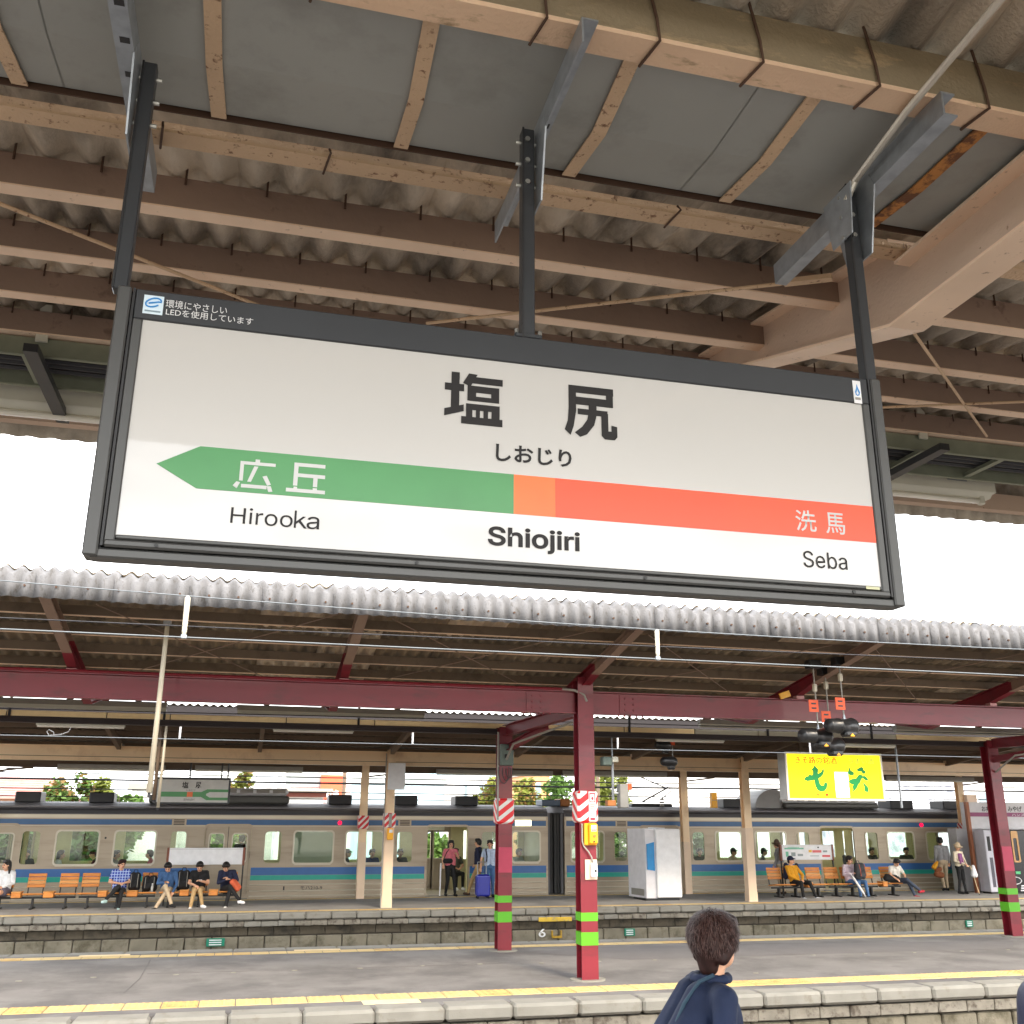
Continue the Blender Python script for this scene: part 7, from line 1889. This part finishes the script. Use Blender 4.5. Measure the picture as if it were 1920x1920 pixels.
# buildings
def house(label, cat_, p0, p1, y, d, mw, wins=(), roof=None, mr=None, extra=None, z0=-1.0):
    """box building whose front covers the pixel rectangle p0..p1 at depth y"""
    a, c = at(*p0, y), at(*p1, y)
    t = empty('building', ((a.x+c.x)/2, y+d/2, z0), label, cat_, 'buildings beyond the railway')
    MB().box(a.x, c.x, y, y+d, z0, a.z).build('wall', mw, t)
    if roof == 'flat': MB().box(a.x-.15, c.x+.15, y-.15, y+d+.15, a.z+.001, a.z+.25).build('roof', mr, t)
    for (u0, u1, v0, v1) in wins:
        x0, x1 = a.x+(c.x-a.x)*u0, a.x+(c.x-a.x)*u1; zz0, zz1 = z0+(a.z-z0)*v0, z0+(a.z-z0)*v1
        f = MB().box(x0, x1, y-.05, y+.02, zz0, zz1).build('window', M['pgrey'], t)
        MB().box(x0+.06, x1-.06, y-.06, y-.051, zz0+.06, zz1-.06).build('pane', plain('building_glass', srgb(120,140,150), 0.1), f)
    return t, a, c
BW = mat('white_render', srgb(230,230,230), 0.8, var=0.05, scale=.5)
BB = mat('pale_blue_cladding', srgb(188,214,226), 0.6, var=0.06, scale=.4)
BP = mat('salmon_render', srgb(232,190,160), 0.8, var=0.05, scale=.5)
RT = mat('red_brown_roof_tile', srgb(178,128,120), 0.7, var=0.15, scale=3)
t, a, c = house('salmon house with a red brown tiled roof at the far left', 'house', (-90,1492), (36,1600), 47, 6, BP)
rz0 = a.z; ry = 47
p_r = at(86, 1466, ry)
mb = MB().add([(a.x-1,ry-.6,rz0-.1),(c.x+1.3,ry-.6,rz0-.1),(p_r.x-.2,ry+3,p_r.z+.3),(a.x-1,ry+3,p_r.z+.3),(a.x-1,ry+6.6,rz0-.1),(c.x+1.3,ry+6.6,rz0-.1)], [(0,1,2,3),(3,2,5,4),(0,3,4),(1,5,2)])
rf = mb.build('roof', RT, t)
sl = Vector((0, 3.6, p_r.z+.3-rz0+.1)).normalized()
L_ = math.hypot(3.6, p_r.z+.4-rz0)
for k in range(9):
    s0 = Vector((0, ry-.6, rz0-.1)) + sl*(L_*k/9)
    MB().beam((a.x-1, s0.y, s0.z+.02), (c.x+1.2-(c.x+1.3-p_r.x)*k/9, s0.y, s0.z+.02), .06, .06).build('tile_course', RT, rf)
house('small white shed beside the left trees', 'shed', (247,1480), (283,1560), 46, 3, BW, [(.15,.4,.6,.85)], 'flat', M['conduit'])
t, a, c = house('white shop building with ribbed upper cladding and an orange shop sign', 'shop', (530,1444), (652,1600), 58, 8, BW)
for k in range(14):
    x = a.x+(c.x-a.x)*(.06+k*.042); MB().box(x, x+.16, 57.9, 57.99, at(600,1476,58).z, a.z).build('cladding_rib', M['pgrey'], t)
o0, o1 = at(548,1478,57.7), at(644,1502,57.7); q0 = at(602,1453,57.7)
M['shoporange'] = plain('shop_orange', srgb(240,96,60), 0.5)
MB().prism([(o0.x, o1.z), (o1.x, o1.z), (o1.x, q0.z), (q0.x, q0.z), (q0.x, o0.z), (o0.x, o0.z)], 'y', 57.6, 57.8).build('shop_sign', M['shoporange'], t)
lettering('いしいのやき', o0.x+.15, o1.x-.3, o0.z-.62, o0.z-.05, 57.58, M['white'], t, 'lettering', .04); lettering('MOK', o0.x+1.6, o1.x-.3, o1.z+.05, o0.z-.75, 57.58, M['white'], t, 'lettering', .04)
t2, a, c = house('low brown roofed shop in front of the orange sign', 'shop', (520,1494), (600,1600), 52, 4, BW, [(.62,.75,.55,.8),(.8,.93,.55,.8)], 'flat', plain('shop_brown_roof', srgb(130,70,60), 0.6))
MB().box(a.x-.6, c.x+.4, 51.2, 52.0, at(520,1484,52).z, at(520,1481,52).z+.06).build('awning', M['conduit'], t2)
house('pale blue clad warehouse behind the thin cream post', 'warehouse', (648,1468), (830,1600), 66, 10, BB, [(.55,.75,.45,.6)], 'flat', M['pgrey'])
house('white warehouse left of the second red post', 'warehouse', (760,1455), (935,1600), 74, 10, BW, [(.2,.32,.7,.82),(.62,.66,.6,.9),(.78,.9,.62,.9)], 'flat', BB)
house('orange brick house between the trees', 'house', (1000,1452), (1032,1600), 60, 6, mat('orange_brick', srgb(220,160,110), 0.8, var=0.12), [(.1,.45,.75,.92)], 'flat', M['conduit'])
t, a, c = house('large white building with small windows behind the pantograph', 'building', (1196,1464), (1480,1600), 56, 12, BW, [(.27,.33,.86,.96),(.60,.66,.6,.75),(.78,.84,.6,.75),(.4,.46,.55,.68)])
cx_ = (a.x+c.x)/2
MB().prism([(a.x, a.z+.001), (c.x, a.z+.001)] + [(cx_+(c.x-a.x)/2*math.cos(R(q)), a.z+.9*math.sin(R(q))) for q in range(15, 170, 15)], 'y', 56.1, 67.9).build('vaulted_roof', BW, t)
house('pale building under mottled white sheeting right of the lit sign', 'building', (1560,1446), (1830,1600), 60, 10, mat('mottled_white_sheeting', srgb(222,226,236), 0.8, var=0.1, scale=.7, dirt=srgb(150,156,172), dirt_amt=.9, dscale=.9, dlo=.5, dhi=.58))
house('tall pale block behind the kiosk', 'building', (1790,1470), (2200,1600), 70, 10, BW, [(.1,.2,.7,.9),(.35,.45,.7,.9)])
# parked cars glimpsed through the train windows
def car(label, px, y, m):
    x = at(px, 1610, y).x
    t = empty('parked_car', (x, y, -1.0), label, 'car', 'cars parked beyond the railway')
    body = [(x-1.9,-.72),(x-1.85,-.25),(x-1.3,-.12),(x-.75,.38),(x+.75,.42),(x+1.4,-.08),(x+1.9,-.2),(x+1.95,-.72)]
    MB().prism(body, 'y', y, y+1.6).build('body', m, t)
    MB().prism([(x-1.1,-.1),(x-.68,.32),(x-.02,.33),(x-.02,-.1)], 'y', y-.01, y-.001).build('window', M['ventblack'], t); MB().prism([(x+.04,-.1),(x+.04,.33),(x+.68,.33),(x+1.15,-.1)], 'y', y-.01, y-.001).build('window', M['ventblack'], t)
    for q in (-1.2, 1.2):
        w = MB().tube([(x+q, y-.03, -.72), (x+q, y+.2, -.72)], .3, 16).build('wheel', M['rubber'], t); MB().tube([(x+q, y-.035, -.72), (x+q, y-.031, -.72)], .17, 12).build('rim', M['galv'], w)
car('white car seen through the windows left of the open door', 690, 40, M['white'])
car('silver car seen through the open train door', 850, 40.5, plain('silver_paint', srgb(170,174,178), 0.3, metal=0.5))
car('white car seen through the train windows on the right', 1430, 41, M['white'])
# power poles of the far side
for px, lab in ((648,'dark utility pole behind the orange sign'), (1120,'brown catenary mast behind the yellow green tree'), (1484,'lattice mast behind the lit sign')):
    p = at(px, 1420, 42); t = empty('utility_pole', (p.x, 42, -1), lab, 'pole', 'poles beyond the railway')
    MB().tube([(p.x, 42, -1), (p.x, 42, 6.5)], [.09,.07], 8).build('shaft', M['brown_f'], t); MB().box(p.x-.7, p.x+.7, 41.95, 42.05, 6.1, 6.2).build('cross_arm', M['brown_f'], t)
finish_texts()
finish_bodies()
